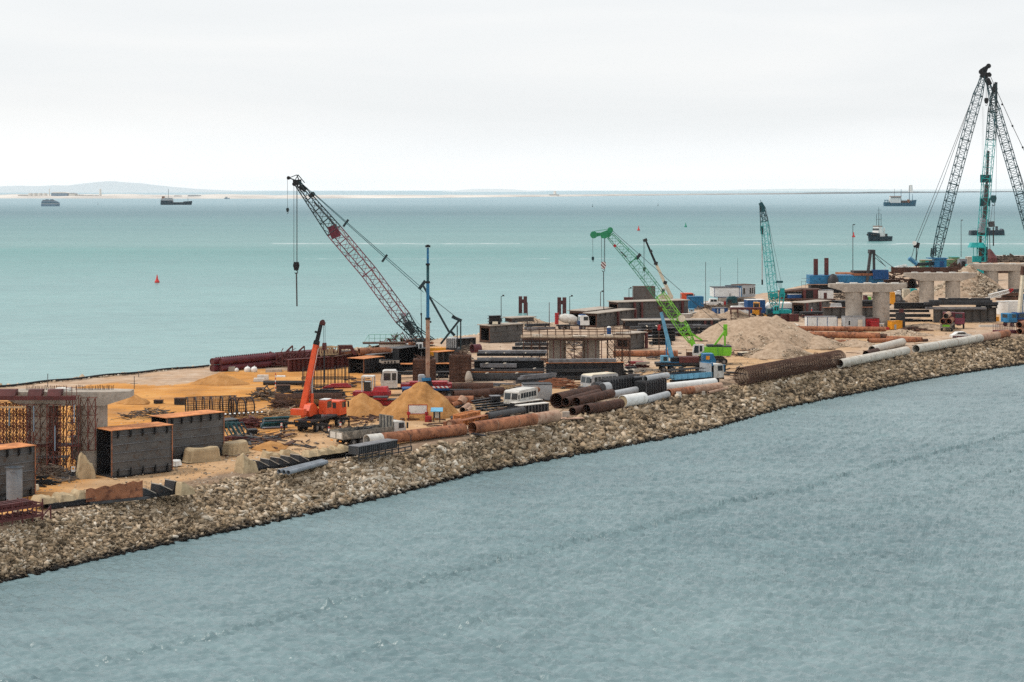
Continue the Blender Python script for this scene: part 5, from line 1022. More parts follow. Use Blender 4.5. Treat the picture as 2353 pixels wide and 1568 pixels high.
def ribbed_box(label,c,x0,y0,x1,y1,h,w,z,n=10):
    a,y,L=seg(c,x0,y0,x1,y1,0);o=thing('ribbed_caisson',label,'caisson',a + Vector((0,0,z)),y,'black ribbed steel boxes on the pipe heap');MB().box(.1,L,0,w,0,h).build('body','dark_steel',o);r=MB()
    for i in range(n):x=.2 + (L - .3)*i/(n - 1);r.box(x - .05,x + .05,-.16,-.002,0,h).box(x - .05,x + .05,0,w,h + .002,h + .14)
    r.build('ribs','grey_steel',o);MB().box(.0,.098,.15,w - .15,.15,h - .15).build('end_opening','black',o);return o
o=ribbed_box('black ribbed steel box above the pale grey pipe','Q',815,395,1108,345,1.55,1.7,.9);ribbed_box('black ribbed steel box right of the open black one, lower','Q',1235,392,1475,345,1.9,1.7,.25)
o=thing('end_tank','grey round-ended cylinder at the left of the upper ribbed box','tank',gup('Q',745,412,.9));MB().tube((-.0,-.3,.75),(.9,.7,.75),.72,n=28).build('shell','grey_paint',o,True);MB().tube((-.06,-.36,.75),(-.005,-.305,.75),.66,n=28).build('end_plate','grey_steel',o)
o=thing('end_tank','dark round end behind the grey cylinder on the pipe heap','tank',gup('Q',655,405,.9));MB().tube((-.0,-.3,.75),(.9,.7,.75),.72,n=28).build('shell','dark_steel',o,True);MB().tube((-.06,-.36,.75),(-.005,-.305,.75),.66,n=28).build('end_plate','grey_steel',o)
cabin('open-ended black steel box on top of the pipe heap','Q',1110,350,1235,335,1.35,1.6,'black','dark_steel',cat='steel box',name='steel_box',z=1.0);pipe('grey pipe lying on the black ribbed boxes',gnd('Q',1235,375),gnd('Q',1490,330),.46,'grey_paint',z=2.0,group='grey and cream pipe lengths on the rock crest')
for i in range(2):
    a,y,L=seg('Q',1030 + 60*i,235 - 14*i,1470,170 - 14*i);o=thing('toothed_beam',f'grey beam with a row of upright teeth, {["nearer", "farther"][i]} of two above the pipe heap','beam',a,y,'toothed grey beams');MB().box(0,L,0,.6,0,.35).build('beam','grey_steel',o);t_=MB()
    for j in range(22):t_.box(.2 + j*(L - .4)/22,.34 + j*(L - .4)/22,.2,.4,.352,.8)
    t_.build('teeth','pale_steel',o)
cage('very long reinforcement cage lying along the rock crest',gnd('F',560,1440),gnd('F',1640,1228),1.34,150,46,.038,.040,z=.0)

# ------------------------------------------------------------------ vehicles
def at_yaw(c,x0,y0,x1,y1):a,y,L=seg(c,x0,y0,x1,y1);return a,y,L
# orange telescopic truck crane
o=thing('crane_truck','orange telescopic crane truck with its boom raised beside the haul road','crane',gnd('C',240,1150),radians(70),'mobile cranes on the site');V0=o
chassis(o,-.3,9.6,(.9,2.3,7.0,8.4),2.5,1.25,.55)
MB().box(-.6,6.6,-1.25,1.25,1.30,1.55).build('deck','dark_steel',o);taillights(o,-.62,2.5,1.36);MB().box(-.55,-.4,-1.15,1.15,.75,1.29).build('rear_bumper','black',o)
cab(o,7.3,9.4,2.4,1.3,3.1,'orange_paint')
for x in (.2,6.4):
    for s in (-1,1):
        b=MB().bar((x,0,1.05),(x,s*3.0,1.05),.3,.3).bar((x,s*2.95,1.0),(x,s*2.95,.12),.16);q=b.build('outrigger','black',o);MB().tube((x,s*2.95,0),(x,s*2.95,.12),.32,n=12).build('float_pad','dark_steel',q)
dC=gnd('C',240,1150).y + 2.5
P=lambda x,y,k=0:local(o,dep('C',x,y,dC + k))
MB().tube((2.6,0,1.56),(2.6,0,1.95),.85,n=20).build('slewing_ring','black',o)
foot,top,tip=P(232,960),P(352,225),P(408,30)
b=MB();b.bar(P(245,985),P(222,900),.9,1.05,.75,.8);b.bar(P(222,905),P(360,225),.70,.78,.56,.60);b.build('main_boom','orange_paint',o)
MB().bar(P(230,850),P(352,290),.2,.80,.16,.64).build('boom_highlight','white_paint',o)  # highlight along the orange boom, put in as a white strip
MB().bar(P(358,232),P(404,40),.48,.50,.40,.42).build('boom_extension','black',o);b=MB();b.bar(P(352,250),P(362,215),.75,.72).bar(P(362,135),P(366,118),.62,.6);b.build('boom_collar','black',o)
b=MB();b.tube(P(420,20,-.3),P(420,20,.3),.28,n=14).bar(P(390,25),P(445,45),.45,.42);b.build('boom_head','oxide',o)
b=MB();b.tube(P(311,960),P(311,750),.20,n=12);b.build('lift_cylinder','orange_paint',o,True);MB().tube(P(311,750),P(311,580),.12,n=12).build('piston_rod','grey_paint',o,True)
q=P(200,960);b=MB().prism([(-.0,1.85),(2.8,1.85),(2.8,2.3),(1.2,3.4),(.2,3.3),(-.3,2.6)],-.42,.42,'y');ob=b.build('turret','orange_paint',o);ob.location=(.9,.2,0)
MB().box(.0,.8,-.9,.9,2.2,2.95).build('counterweight','orange_paint',o).location=(-1.0,.6,0)
cb_=MB().prism([(0,0),(1.9,0),(1.9,.8),(1.55,1.75),(.1,1.75),(0,1.5)],-.5,.5,'y').build('operator_cab','orange_paint',o);cb_.location=(2.9,-.95,1.95)
MB().box(.35,1.55,-.515,-.502,.75,1.55).build('side_window','glass',cb_);MB().add([(1.91,-.42,.82),(1.91,.42,.82),(1.60,.42,1.66),(1.60,-.42,1.66),(1.87,-.42,.82),(1.87,.42,.82),(1.56,.42,1.66),(1.56,-.42,1.66)],[(0,1,2,3),(7,6,5,4),(0,4,5,1),(1,5,6,2),(2,6,7,3),(3,7,4,0)]).build('windscreen','glass',cb_);MB().box(.05,1.6,-.48,.48,1.752,1.82).build('cab_roof','white_paint',cb_)
wp=lambda x,y,k=0:dep('C',x,y,dC + k)
ropes(o,[(wp(428,60),wp(428,240)),(wp(444,60),wp(444,240))],.025);hook(o,wp(437,235),1.25,'oxide');ropes(o,[(wp(435,300),wp(435,640))],.10,'hanging_rod','dark_steel')
# old tipper with tall headboard
a,y,L=at_yaw('C',560,1292,1215,1215);o=thing('flatbed_truck','weathered dropside truck with a tall grey headboard in the foreground','truck',a,y);W_=2.5
chassis(o,.3,L,(1.6,2.7,L - 1.3),W_,.72,.44);MATS['weathered']=MATS['grey_steel'];pm('bed_grey',(.18,.165,.14),.8,0,.2,(.42,.37,.30),.35)
open_bed(o,0,L - 2.2,W_,.86,.95,'bed_grey',2.2,'bed_grey');cab(o,L - 1.9,L - .1,2.3,.65,2.3,'dusty_white');taillights(o,-.05,W_,.6)
q=MB().box(-.075,-.032,-1.1,-.1,.95,1.65).build('painted_tailgate','concrete_pale',o);MB().box(-.075,-.032,.1,1.1,.95,1.65).build('painted_tailgate','concrete_pale',o)
s_=MB(); 
for i in range(4):s_.box(L - 2.28,L - 2.252,-1.05 + .62*i,-.85 + .62*i,1.0,3.0)
s_.build('headboard_ribs','grey_steel',o)
junk('scrap_load','jumble of dark bars loaded on the weathered dropside truck','scrap',a + Vector((cos(y)*3.6,sin(y)*3.6,.98)),2.6,.9,1.0,50,'dark_steel',41,.6,2.4,.09,.3,y)
# red-bodied trucks
pm('trailer_red',(.33,.022,.03),.5,0,.2,(.12,.02,.02),.3)
o=thing('flatbed_truck','white-cabbed truck with a long red bed behind the sand piles','truck',gnd('I',590,1390),radians(4));chassis(o,-1.6,8.5,(-.6,4.5,5.9),2.4,1.15,.5);MB().box(2.2,9.6,-1.25,1.25,1.2,1.75).build('bed','trailer_red',o);MB().box(3.5,9,-1.0,1.0,1.76,2.0).build('load_beams','red_paint',o)
cb_=MB().prism([(-.6,1.2),(-.72,2.2),(-.38,3.55),(-.1,3.7),(1.5,3.7),(1.75,3.4),(1.75,1.2)],-1.2,1.2,'y').build('cab','dusty_white',o)
MB().add([(-.74,-1.05,2.25),(-.74,1.05,2.25),(-.42,1.0,3.4),(-.42,-1.0,3.4),(-.70,-1.05,2.25),(-.70,1.05,2.25),(-.38,1.0,3.4),(-.38,-1.0,3.4)],[(0,1,2,3),(7,6,5,4),(0,4,5,1),(1,5,6,2),(2,6,7,3),(3,7,4,0)]).build('windscreen','glass',cb_)
for x0,x1 in ((-.25,.75),(.95,1.55)):MB().box(x0,x1,-1.215,-1.202,2.3,3.35).build('side_window','glass',cb_)
MB().box(-.85,-.55,-1.2,1.2,.7,1.19).build('bumper','trailer_red',o);MB().tube((2.0,-.9,1.8),(2.0,-.9,3.2),.3,n=10).build('air_tank','black',o)
o=thing('tractor_unit','red truck frame with an open white cage cab left of the white-cabbed truck','truck',gnd('C',790,838),radians(-6));chassis(o,-.6,4.2,(.3,3.2),2.2,.95,.45);MB().box(-.7,4.4,-1.1,1.1,.96,1.55).build('body','trailer_red',o);MB().frus(2.0,4.2,-1.0,1.0,1.56,2.3,4.0,-.8,.8,2.2).build('engine_hood','red_paint',o);b=MB()
for x in (.6,2.1):
    for v_ in (-.85,.85):b.bar((x,v_,1.55),(x,v_,3.7),.16)
b.box(.5,2.2,-.95,.95,3.55,3.72);b.build('cage_cab','dusty_white',o);MB().box(.8,1.7,-.6,.6,1.56,2.9).build('seat_box','glass',o)
for i,(c,x0,x1,yy,hh,zz,l) in enumerate((('C',905,1260,882,.8,.0,'low red steel bed in front of the white-cabbed truck'),('C',940,1075,890,.35,.9,'dark red stack on the low red bed'),('D',240,360,845,.4,.55,'bright red beam sticking out right of the sand cone'))):
    a,y,L=seg(c,x0,yy,x1,yy);o=thing('steel_bed',l,'steel bed',a + Vector((0,0,zz)),y,'red steel beds behind the sand piles');MB().box(0,L,0,1.6,.1,hh).build('frame','trailer_red',o);MB().box(-.1,L + .1,-.1,1.7,hh + .002,hh + .12).build('top_plate','dark_steel',o)
block('tan concrete ring behind the white cab','C',1090,1172,650,1.0,'concrete',1.6,None,'concrete_ring'); 
# truck crane with vertical blue mast
o=thing('crane_truck','crane truck with a vertical blue and rusty telescopic mast behind the sand cone','crane',gnd('D',190,872),radians(6),'mobile cranes on the site');VM=o;dM=gnd('D',190,872).y
chassis(o,-3.5,6.5,(-2.4,-1.1,3.2,4.5),2.5,1.2,.5);MB().box(-3.5,3.2,-1.25,1.25,1.22,1.55).build('deck','navy_paint',o);MB().box(-1.2,3.3,-1.4,-1.26,1.56,1.8).build('striped_beam','warning_stripes',o)
m=lambda x,y,k=0:local(o,dep('I',x,y,dM + k))
c0=m(1195,1175);MB().prism([(0,0),(1.0,0),(1.0,1.1),(.85,1.3),(.1,1.3),(0,1.1)],-.55,.55,'y').build('operator_cab','grey_paint',o).location=(c0.x,c0.y,c0.z);q=o.children[-1];MB().box(.12,.88,-.565,-.552,.35,1.15).build('window','sky_paint',q)
b=MB();zb=m(1370,1175).z;xm=m(1370,1175).x;b.frus(xm - .9,xm + .8,-.6,.6,1.56,xm - .45,xm + .4,-.5,.5,zb + .9);b.build('mast_foot','black',o)
zz=[m(1370,yy).z for yy in (1150,60)] + [m(1370,yy).z for yy in (20,-830,-1060,-1360)]
ym=lambda yy:local(o,dep('S',1245,yy,dM)).z
for nm,z0,z1,w_,mat in (('mast_base_section',zb + .4,ym(1262),.56,'rust_pale'),('mast_section',ym(1262),ym(975),.44,'blue_paint'),('mast_section',ym(975),ym(830),.38,'teal_dark'),('mast_section',ym(830),ym(700),.30,'blue_paint')):MB().box(xm - w_/2,xm + w_/2,-w_/2,w_/2,z0,z1).build(nm,mat,o)
for yy,w_ in ((1258,.72),(972,.62),(832,.58),(690,.70)):MB().box(xm - w_/2,xm + w_/2,-w_/2,w_/2,ym(yy) - .12,ym(yy) + .16).build('collar','black',o)
MB().box(xm - .18,xm + .18,-.18,.18,ym(700) + .1,ym(676)).build('mast_head','black',o);MB().box(xm + .25,xm + .5,-.2,.2,ym(1290),ym(1275)).build('sheave_box','dark_steel',o);MB().box(xm - .9,xm + .4,-.9,-.6,zb + .5,zb + .9).build('winch','blue_paint',o)
# blue truck crane with slanting boom
o=thing('crane_truck','truck crane with a slanting blue boom in front of the lime crane','crane',gnd('E',1190,1150),radians(3),'mobile cranes on the site');dB=gnd('E',1190,1150).y
chassis(o,-2.3,8.2,(-1.2,.2,4.8,6.2),2.5,1.2,.5);MB().box(-2.4,5.2,-1.25,1.25,1.21,1.6).build('deck','dark_steel',o);MB().box(1.4,4.6,-1.2,1.2,1.62,2.5).build('locker','oxide',o)
cb_=MB().prism([(5.3,1.25),(7.3,1.25),(7.4,1.9),(7.0,3.0),(5.3,3.0)],-1.2,1.2,'y').build('cab','blue_paint',o);MB().box(5.75,6.35,-1.23,-1.202,2.1,2.7).build('side_window','yellow_paint',cb_);MB().add([(7.42,-1.05,1.95),(7.42,1.05,1.95),(7.05,1.0,2.9),(7.05,-1.0,2.9),(7.36,-1.05,1.95),(7.36,1.05,1.95),(6.98,1.0,2.9),(6.98,-1.0,2.9)],[(0,1,2,3),(7,6,5,4),(0,4,5,1),(1,5,6,2),(2,6,7,3),(3,7,4,0)]).build('windscreen','white_paint',cb_)
m=lambda x,y,k=0:local(o,dep('E',x,y,dB + k));zt_=m(1190,1075).z
MB().box(m(1080,1000).x,m(1310,1000).x,-1.0,1.0,m(0,1078).z,m(0,1035).z).build('turntable','blue_paint',o);MB().box(m(1080,0).x,m(1165,0).x,-1.15,-.1,m(0,1034).z,m(0,962).z).build('operator_cab','sky_paint',o);q=o.children[-1];MB().box(m(1105,0).x,m(1150,0).x,-1.17,-1.152,m(0,1020).z,m(0,975).z).build('window','glass',q);MB().box(m(1200,0).x,m(1280,0).x,-.8,.9,m(0,1034).z,m(0,985).z).build('winch_housing','black',o)
b=MB();b.bar(m(1213,1000),m(1160,770),.62,.72,.58,.64);b.bar(m(1160,770),m(1088,470),.56,.60,.42,.46);b.build('main_boom','sky_paint',o);MB().bar(m(1208,985),m(1100,520),.5,.2,.36,.16).build('boom_underside','blue_paint',o);b=MB();b.bar(m(1090,480),m(1078,425),.62,.6).bar(m(1055,430),m(1100,445),.5,.4);b.build('boom_head','rust_dark',o);MB().tube(m(1152,1000),m(1148,800),.11,n=8).build('lift_cylinder','blue_paint',o)
# blue and white tipper with bar load
a,y,L=at_yaw('E',1190,1325,1690,1265);y=radians(36);o=thing('tipper_truck','white-cabbed tipper with a blue and grey body loaded with bar cages','truck',gnd('E',1195,1320),y);L=9.8;chassis(o,.2,L,(1.6,3.0,L - 1.5),2.5,1.05,.52)
open_bed(o,0,L - 2.6,2.5,1.2,.8,'sky_paint',0,slats=True);MB().box(L - 2.75,L - 2.62,-1.3,1.3,1.22,3.25).build('headboard','grey_paint',o);MB().box(L - 2.6,L - 2.3,-1.3,1.3,2.9,3.35).build('cab_shield','blue_paint',o);cab(o,L - 2.1,L,2.45,1.0,3.1,'dusty_white');MB().box(L - 2.28,L - 2.11,-1.2,1.2,1.1,3.0).build('air_intake','black',o)
b=MB(); 
for v_ in (-.9,.0,.9):
    for zz in (1.4,2.05,2.6):b.tube((-.9,v_,zz),(6.4,v_,zz),.05,n=5)
for i in range(14):
    for v_ in (-.9,.9):b.tube((-.7 + .5*i,v_,1.4),(-.7 + .5*i,v_,2.6),.04,n=4)
    b.tube((-.7 + .5*i,-.9,2.6),(-.7 + .5*i,.9,2.6),.04,n=4)
lo=b.build('bar_cage_load','dark_steel',None);lo.location=o.location;lo.rotation_euler=o.rotation_euler;tag(lo,'dark bar cage loaded on the blue tipper body','rebar cage')
# mixer truck beyond the scaffold deck
o=thing('mixer_truck','white concrete mixer truck with a blue and white cab beyond the scaffold deck','truck',gnd('J',1185,322),radians(8));chassis(o,-.2,6.6,(.8,2.1,5.4),2.4,1.1,.5);pf=[(.3,0),(.6,.25),(.98,1.3),(.96,3.0),(.5,4.0)]
dm=MB().lathe(pf,20).build('drum','dusty_white',o,True);dm.rotation_euler=(0,radians(98),0);dm.location=(.25,0,2.65);MB().box(-.5,.2,-.4,.4,1.2,3.6).build('hopper','red_paint',o);cab(o,4.7,6.7,2.4,1.0,3.0,'white_paint');MB().box(4.4,4.69,-1.2,1.2,1.1,1.9).build('mudguard','navy_paint',o)
cabin('dark blue upright cabinet beside the mixer truck','J',1530,318,1580,316,3.2,1.2,'navy_paint','navy_paint',cat='cabinet',name='cabinet')
# orange-cabbed crane truck with white boom, far edge
o=thing('crane_truck','crane truck with an orange-red cab and a cream and black boom at the outer edge','crane',gnd('K',960,560),radians(4),'mobile cranes on the site');dW=gnd('K',960,560).y;chassis(o,-1.,8.4,(0,1.4,5.,6.6),2.5,1.3,.6);MB().box(-1,5.2,-1.25,1.25,1.31,1.7).build('deck','rust_brown',o);cab(o,5.0,8.2,2.5,1.2,3.5,'orange_paint')
m=lambda x,y,k=0:local(o,dep('T',x,y,dW + k));b=MB();b.bar(m(835,925),m(698,625),.95,.95,.66,.66);b.build('boom_base_section','cream_paint',o);MB().bar(m(698,628),m(608,420),.55,.58,.42,.44).build('boom_extension','black',o);b=MB();b.bar(m(695,640),m(703,610),.9,.9).bar(m(660,530),m(650,510),.75,.75).bar(m(588,430),m(622,415),.6,.7).bar(m(775,808),m(785,780),.85,.9);b.build('boom_collars','dark_steel',o)
MB().box(m(725,0).x,m(845,0).x,-1.1,1.1,1.72,3.0).build('turntable','cream_paint',o);MB().box(m(735,0).x,m(778,0).x,-1.2,-.2,3.0,4.9).build('operator_cab','white_paint',o);q=o.children[-1];MB().box(m(745,0).x,m(770,0).x,-1.22,-1.202,3.6,4.5).build('window','glass',q);MB().tube(m(772,890),m(770,850),.12,n=8).build('exhaust','rust',o)
wp=lambda x,y:dep('T',x,y,dW);ropes(o,[(wp(592,440),wp(592,660)),(wp(601,440),wp(601,660))],.04);hook(o,wp(597,660),1.35,'dark_steel');ropes(o,[(wp(597,715),wp(600,865))],.05,'sling')
# pickup, van, loader, mixer with pipes, parked car, blue truck at the right
o=thing('pickup_truck','white pickup truck with a red load near the blue container','car',gnd('L',350,745),radians(183));MB().prism([(0,.5),(0,1.1),(1.2,1.2),(1.9,2.0),(3.4,2.05),(3.6,1.2),(3.7,.5)],-.95,.95,'y').build('body','white_paint',o,True);MB().box(3.65,5.9,-.95,.95,.6,1.1).build('bed','white_paint',o)
for x0,x1 in ((1.75,2.5),(2.6,3.3)):
    for v_ in (-.965,.952):MB().box(x0,x1,v_,v_ + .014,1.3,1.85).build('side_window','glass',o)
for x in (.9,4.8):
    for v_ in (-.85,.85):wheel(o,x,v_,.4,.25)
block('red tarpaulined hump right of the white pickup','L',370,470,740,1.3,'red_paint',1.6,'red loads beside the pickup','red_load');block('flat red load left of the white pickup','L',60,165,712,.7,'red_paint',1.6,'red loads beside the pickup','red_load')
o=thing('van','white van roof showing above a maroon trestle','van',gnd('L',490,915),radians(3));MB().prism([(0,.4),(0.1,2.2),(.3,2.3),(2.9,2.3),(3.2,2.15),(3.6,1.3),(4.4,1.1),(4.5,.4)],-.95,.95,'y').build('body','white_paint',o,True);MB().box(2.2,3.0,-.965,-.952,1.4,2.0).build('side_window','glass',o)
for x in (.9,3.6):
    for v_ in (-.85,.85):wheel(o,x,v_,.36,.24)
o=thing('wheel_loader','yellow wheel loader in front of the dark blue cabin','loader',gnd('L',890,968),radians(-8));MB().prism([(0,.9),(0,2.0),(1.6,2.1),(1.6,.9)],-.9,.9,'y').build('engine_body','yellow_paint',o);b=MB()
for x in (.3,1.6):
    for v_ in (-.75,.75):b.bar((x,v_,2.0),(x,v_,3.7),.16)
b.box(.2,1.7,-.85,.85,3.6,3.8);b.build('cab_frame','yellow_paint',o);MB().box(.35,1.55,-.7,.7,2.1,3.55).build('cab_glass','glass',o);MB().bar((1.7,-.4,1.2),(3.0,-.4,.6),.22).build('lift_arm','yellow_paint',o);MB().bar((1.7,.4,1.2),(3.0,.4,.6),.22).build('lift_arm','yellow_paint',o);MB().prism([(2.8,.1),(3.6,.1),(3.3,.8),(2.8,1.0)],-1.1,1.1,'y').build('bucket','yellow_paint',o)
for x in (.3,2.0):
    for v_ in (-.95,.95):wheel(o,x,v_,.62,.4)
o=thing('pipe_truck','dark red truck seen from behind carrying two rusty pipes','truck',gnd('H',560,1268),radians(72));chassis(o,0,8,(.8,2.2,6.4),2.5,1.15,.55);MB().box(-.2,6,-1.25,1.25,1.16,1.5).build('bed','bed_grey',o);MB().box(-.26,-.202,-1.15,1.15,.7,1.5).build('tailboard','bed_grey',o);MB().box(-.29,-.262,-.75,.75,1.0,1.4).build('green_plate','lime_paint',o)
cab(o,6.2,8.3,2.5,1.2,3.6,'maroon');MB().box(-.2,.0,-1.35,-1.26,1.5,2.4).build('stake','bed_grey',o);MB().box(-.2,.0,1.26,1.35,1.5,2.4).build('stake','bed_grey',o)
yw=radians(72);bp=Vector(o.location)
for i,(v_,zz) in enumerate(((.0,2.65),(-.62,1.55),(.62,1.55))):p=bp + Vector((-sin(yw)*v_ - cos(yw)*.8,cos(yw)*v_ - sin(yw)*.8,0));pipe(f'rusty pipe carried on the dark red truck, {["on top", "lower right", "lower left"][i]}',p,p + Vector((cos(yw)*6.6,sin(yw)*6.6,0)),.60,'rust_pale' if i == 0 else 'rust',z=zz - .0,group='pipes carried on the dark red truck')
o=thing('tractor_cab','dark red truck cab parked right of the pipe carrying truck','truck',gnd('H',700,1245),radians(80));cab(o,0,2.2,2.4,1.1,3.5,'maroon');MB().box(-.3,-.02,-1.2,1.2,1.1,2.4).build('rear_panel','boom_red',o);chassis(o,-.3,2.4,(.8,),2.4,1.1,.55)
o=thing('parked_car','white and maroon hatchback parked beside the long pale pipe','car',gnd('H',612,1350),radians(8));MB().prism([(0,.3),(0,.75),(.5,.9),(1.1,1.35),(2.6,1.4),(3.3,.95),(4.0,.85),(4.05,.3)],-.8,.8,'y').build('body','white_paint',o,True);MB().box(.05,4.0,-.815,-.802,.35,.6).build('side_stripe','maroon',o);MB().prism([(.95,.95),(1.2,1.28),(2.5,1.32),(2.95,.95)],-.815,.815,'y').build('windows','glass',o)
for x in (.8,3.2):
    for v_ in (-.7,.7):wheel(o,x,v_,.31,.2)
# blue truck crane with white boom at right edge
o=thing('crane_truck','blue truck crane with an upright rust-streaked white boom at the right edge','crane',gnd('H',1235,1215),radians(28),'mobile cranes on the site');dR=gnd('H',1235,1215).y + 1;chassis(o,-.5,8,(.5,5,6.4),2.5,1.1,.5);cab(o,-.6,1.8,2.5,1.0,2.9,'blue_paint');MB().box(2,8,-1.25,1.25,1.12,1.5).build('deck','oxide',o);MB().box(2.3,4.6,-1.1,1.1,1.52,3.0).build('turntable','navy_paint',o)
m=lambda x,y,k=0:local(o,dep('H',x,y,dR + k));MB().bar(m(1372,1085),m(1412,620),.72,.75,.55,.6).build('main_boom','cream_paint',o);MB().bar(m(1410,640),m(1422,545),.8,.8).build('boom_head','rust_dark',o);MB().box(2.5,4.4,-1.13,-1.102,1.9,2.8).build('window','glass',o);MB().bar(m(1398,1080),m(1420,850),.2).build('lift_cylinder','blue_paint',o)
o=thing('steel_crate','maroon open crate with railings beside the blue truck crane','crate',gnd('H',1120,1300),radians(12));MB().box(0,4.6,0,1.8,.1,.75).build('body','maroon',o);b=MB()
for i in range(9):
    for v_ in (.05,1.75):b.bar((.1 + i*.55,v_,.75),(.1 + i*.55,v_,2.0),.07)
b.bar((0,.05,2.0),(4.6,.05,2.0),.08).bar((0,1.75,2.0),(4.6,1.75,2.0),.08);b.build('railing','maroon',o)
pipe('upper rusty pipe with a black mouth cut by the right edge',gnd('H',1370,1300),gnd('H',1600,1240),.66,'rust',z=1.25,group='rusty pipes cut by the right edge');pipe('lower rusty pipe with a black mouth cut by the right edge',gnd('H',1375,1302),gnd('H',1610,1240),.62,'rust',group='rusty pipes cut by the right edge')

# ------------------------------------------------------------------ right half of the fill
# steel bridge sections beyond the scaffolded pier
def deck_box(label,c,x0,y0,x1,y1,h,w,group='steel bridge sections lying on the gravel',top='concrete',web='web_steel',posts=(),open_=0,over=.4,th=.16):
    a,y,L=seg(c,x0,y0,x1,y1);o=thing('bridge_section',label,'bridge section',a,y,group)
    MB().box(0,L,0,.06,.1,h - th - .01).build('web_plate',web,o);MB().box(0,L,w - .06,w,.1,h - th - .01).build('web_plate','dark_steel',o);MB().box(-.05,L + .05,-.15,w + .15,0,.095).build('bottom_plate','dark_steel',o);MB().box(-.3,L + .3,-over,w + over,h - th,h).build('deck_plate',top,o)
    b=MB()
    for z in (.34,.6):b.box(.05,L - .05,-.07,-.002,h*z,h*z + .06)
    n=max(3,int(L/2.2))
    for i in range(n):x=L*(i + .5)/n;b.prism([(-.07,h - th - .012),(-over + .1,h - th - .012),(-.07,h*.62)],x - .05,x + .05,'x')
    b.build('stiffener_ribs',web,o)
    for x in posts:MB().box(L*x - .22,L*x + .22,-.75,-.3,0,h - th - .012).build('prop','oxide',o)
    f=MB()
    for x in (.02,L - .1):f.box(x,x + .08,.062,w - .062,.1,.5).box(x,x + .08,.062,w - .062,h - th - .5,h - th - .012).box(x,x + .08,.062,.4,.5,h - th - .5).box(x,x + .08,w - .4,w - .062,.5,h - th - .5)
    f.build('end_frame','rust_brown',o);return o
deck_box('steel bridge section with open ends below the leftmost lamp post','J',235,512,700,478,3.5,3.2)
o=deck_box('small pale-topped section lying on the open-ended bridge section','J',545,318,830,300,.95,2.2,over=.5);o.location=gup('J',545,470,3.55)
a,y,L=seg('J',235,505,420,497)
for i in range(3):hbeam(f'dark channel stacked on the open-ended bridge section, {["lowest", "middle", "top"][i]}',a,y,L*.9 + (.3 if i == 1 else 0),.55,1.3,'dark_steel' if i != 1 else 'grey_steel','dark channels on the bridge section',z=3.55 + .56*i,off=.6)
block('yellow crate between the dark channels on the bridge section','J',265,345,508,.5,'cream_paint',.6,None,'crate',3.62)
deck_box('long steel bridge section with a pale deck behind the mixer truck','J',1590,250,2010,195,3.1,4.2,posts=(.02,.62));deck_box('steel bridge section with a bright narrow deck, nearer than the long ones','E',380,660,790,605,3.2,3.0,posts=(.5,.98))
deck_box('longest steel bridge section, running behind the blue boom','K',160,845,1450,800,4.6,4.4,posts=(.22,.32,.9),web='web_steel')
deck_box('low bridge section with a pale edge lying across in front of the longest one','K',290,975,2010,960,2.0,2.8,web='dark_steel',posts=(.85,.92),th=.2)
deck_box('short bridge section with a pale top beside the scaffolded pier','E',735,905,905,885,3.1,3.0,posts=(.98,))
for i,(c,x0,y0,x1,y1,h,w,l) in enumerate((('K',380,1005,1330,990,.6,.9,'grey beam under the low bridge section, left'),('K',520,1050,1180,1040,.5,.8,'grey beam below the low bridge section, nearer'),('K',1430,985,1890,975,.6,.9,'grey beam under the low bridge section, right, beside the mound'),('K',670,1160,1000,1155,.45,2.2,'pale steel plates stacked left of the blue boom'),('K',1060,1175,1210,1165,.5,2.0,'pale steel plates stacked right of the blue boom'),('K',375,1320,580,1315,.35,.8,'grey beam on the gravel beside the scaffolded pier'),('K',1300,870,2160,850,.55,.6,'long dark beam lying before the small gravel pile'))):
    a,y,L=seg(c,x0,y0,x1,y1);hbeam(l,a,y,L,h,w,'grey_steel' if i % 2 == 0 else 'pale_steel','single beams lying among the bridge sections',z=.35 + .0*i,web=i > 2)
for i in range(4):
    a,y,L=seg('K',790,1200,1210,1195);hbeam(f'black section in the dark stack left of the blue boom, {["lowest", "second", "third", "topmost"][i]}',a,y,L,.55,1.4,'black','black sections stacked by the blue boom',z=.7*i)
for i in range(9):a,y,L=seg('K',800 + 40*i,1260,860 + 40*i,1255);solo(MB().box(0,.45,0,1,0,.6),'steel_shoe','black','small black steel shoe in the row by the blue boom','steel shoe',a,y,'row of small black steel shoes')
o=thing('level_post','thin rust pole with a red and white top left of the blue boom','pole',gnd('E',1068,935));MB().tube((0,0,0),(0,0,4.4),.09,n=8).build('pole','rust_brown',o);MB().box(-.25,.25,-.2,.2,4.1,5.1).build('red_target','red_paint',o)
solo(MB().lathe([(.9,0),(.7,.35),(.2,.5)],9),'sheet_bundle','white_paint','white sheet bundle on the low bridge section','bundle',gup('K',770,965,1.2),0,None,True)
for i,(x0,x1,yb,h,l) in enumerate(((205,300,612,2.0,'maroon steel box, lower left one by the grey-brown panel box'),(275,437,612,3.0,'maroon steel box, taller one left of the grey-brown panel box'))):cabin(l,'K',x0,yb,x1,yb,h,1.8,'oxide','oxide',frame='rust_brown',panels=1,cat='steel box',name='steel_box',group='maroon steel boxes behind the bridge sections')
pm('panel_brown',(.13,.115,.105),.7,0,.15,(.09,.06,.05),.35)
cabin('large grey-brown steel box standing on rubble behind the lime boom','K',452,600,842,598,5.6,2.6,'panel_brown','rust_brown',frame='rust_brown',panels=1,cat='steel box',name='steel_box')
mound('rubble_heap','pale broken rubble in front of the grey-brown steel box',gnd('K',600,622),4.8,2.6,1.7,'gravel','rubble heap',12,stones=2600,rough=.1)
mound('rubble_heap','low grey stones behind the mixer truck',gnd('J',850,260),4.6,2.2,1.6,'gravel','rubble heap',13,stones=800)
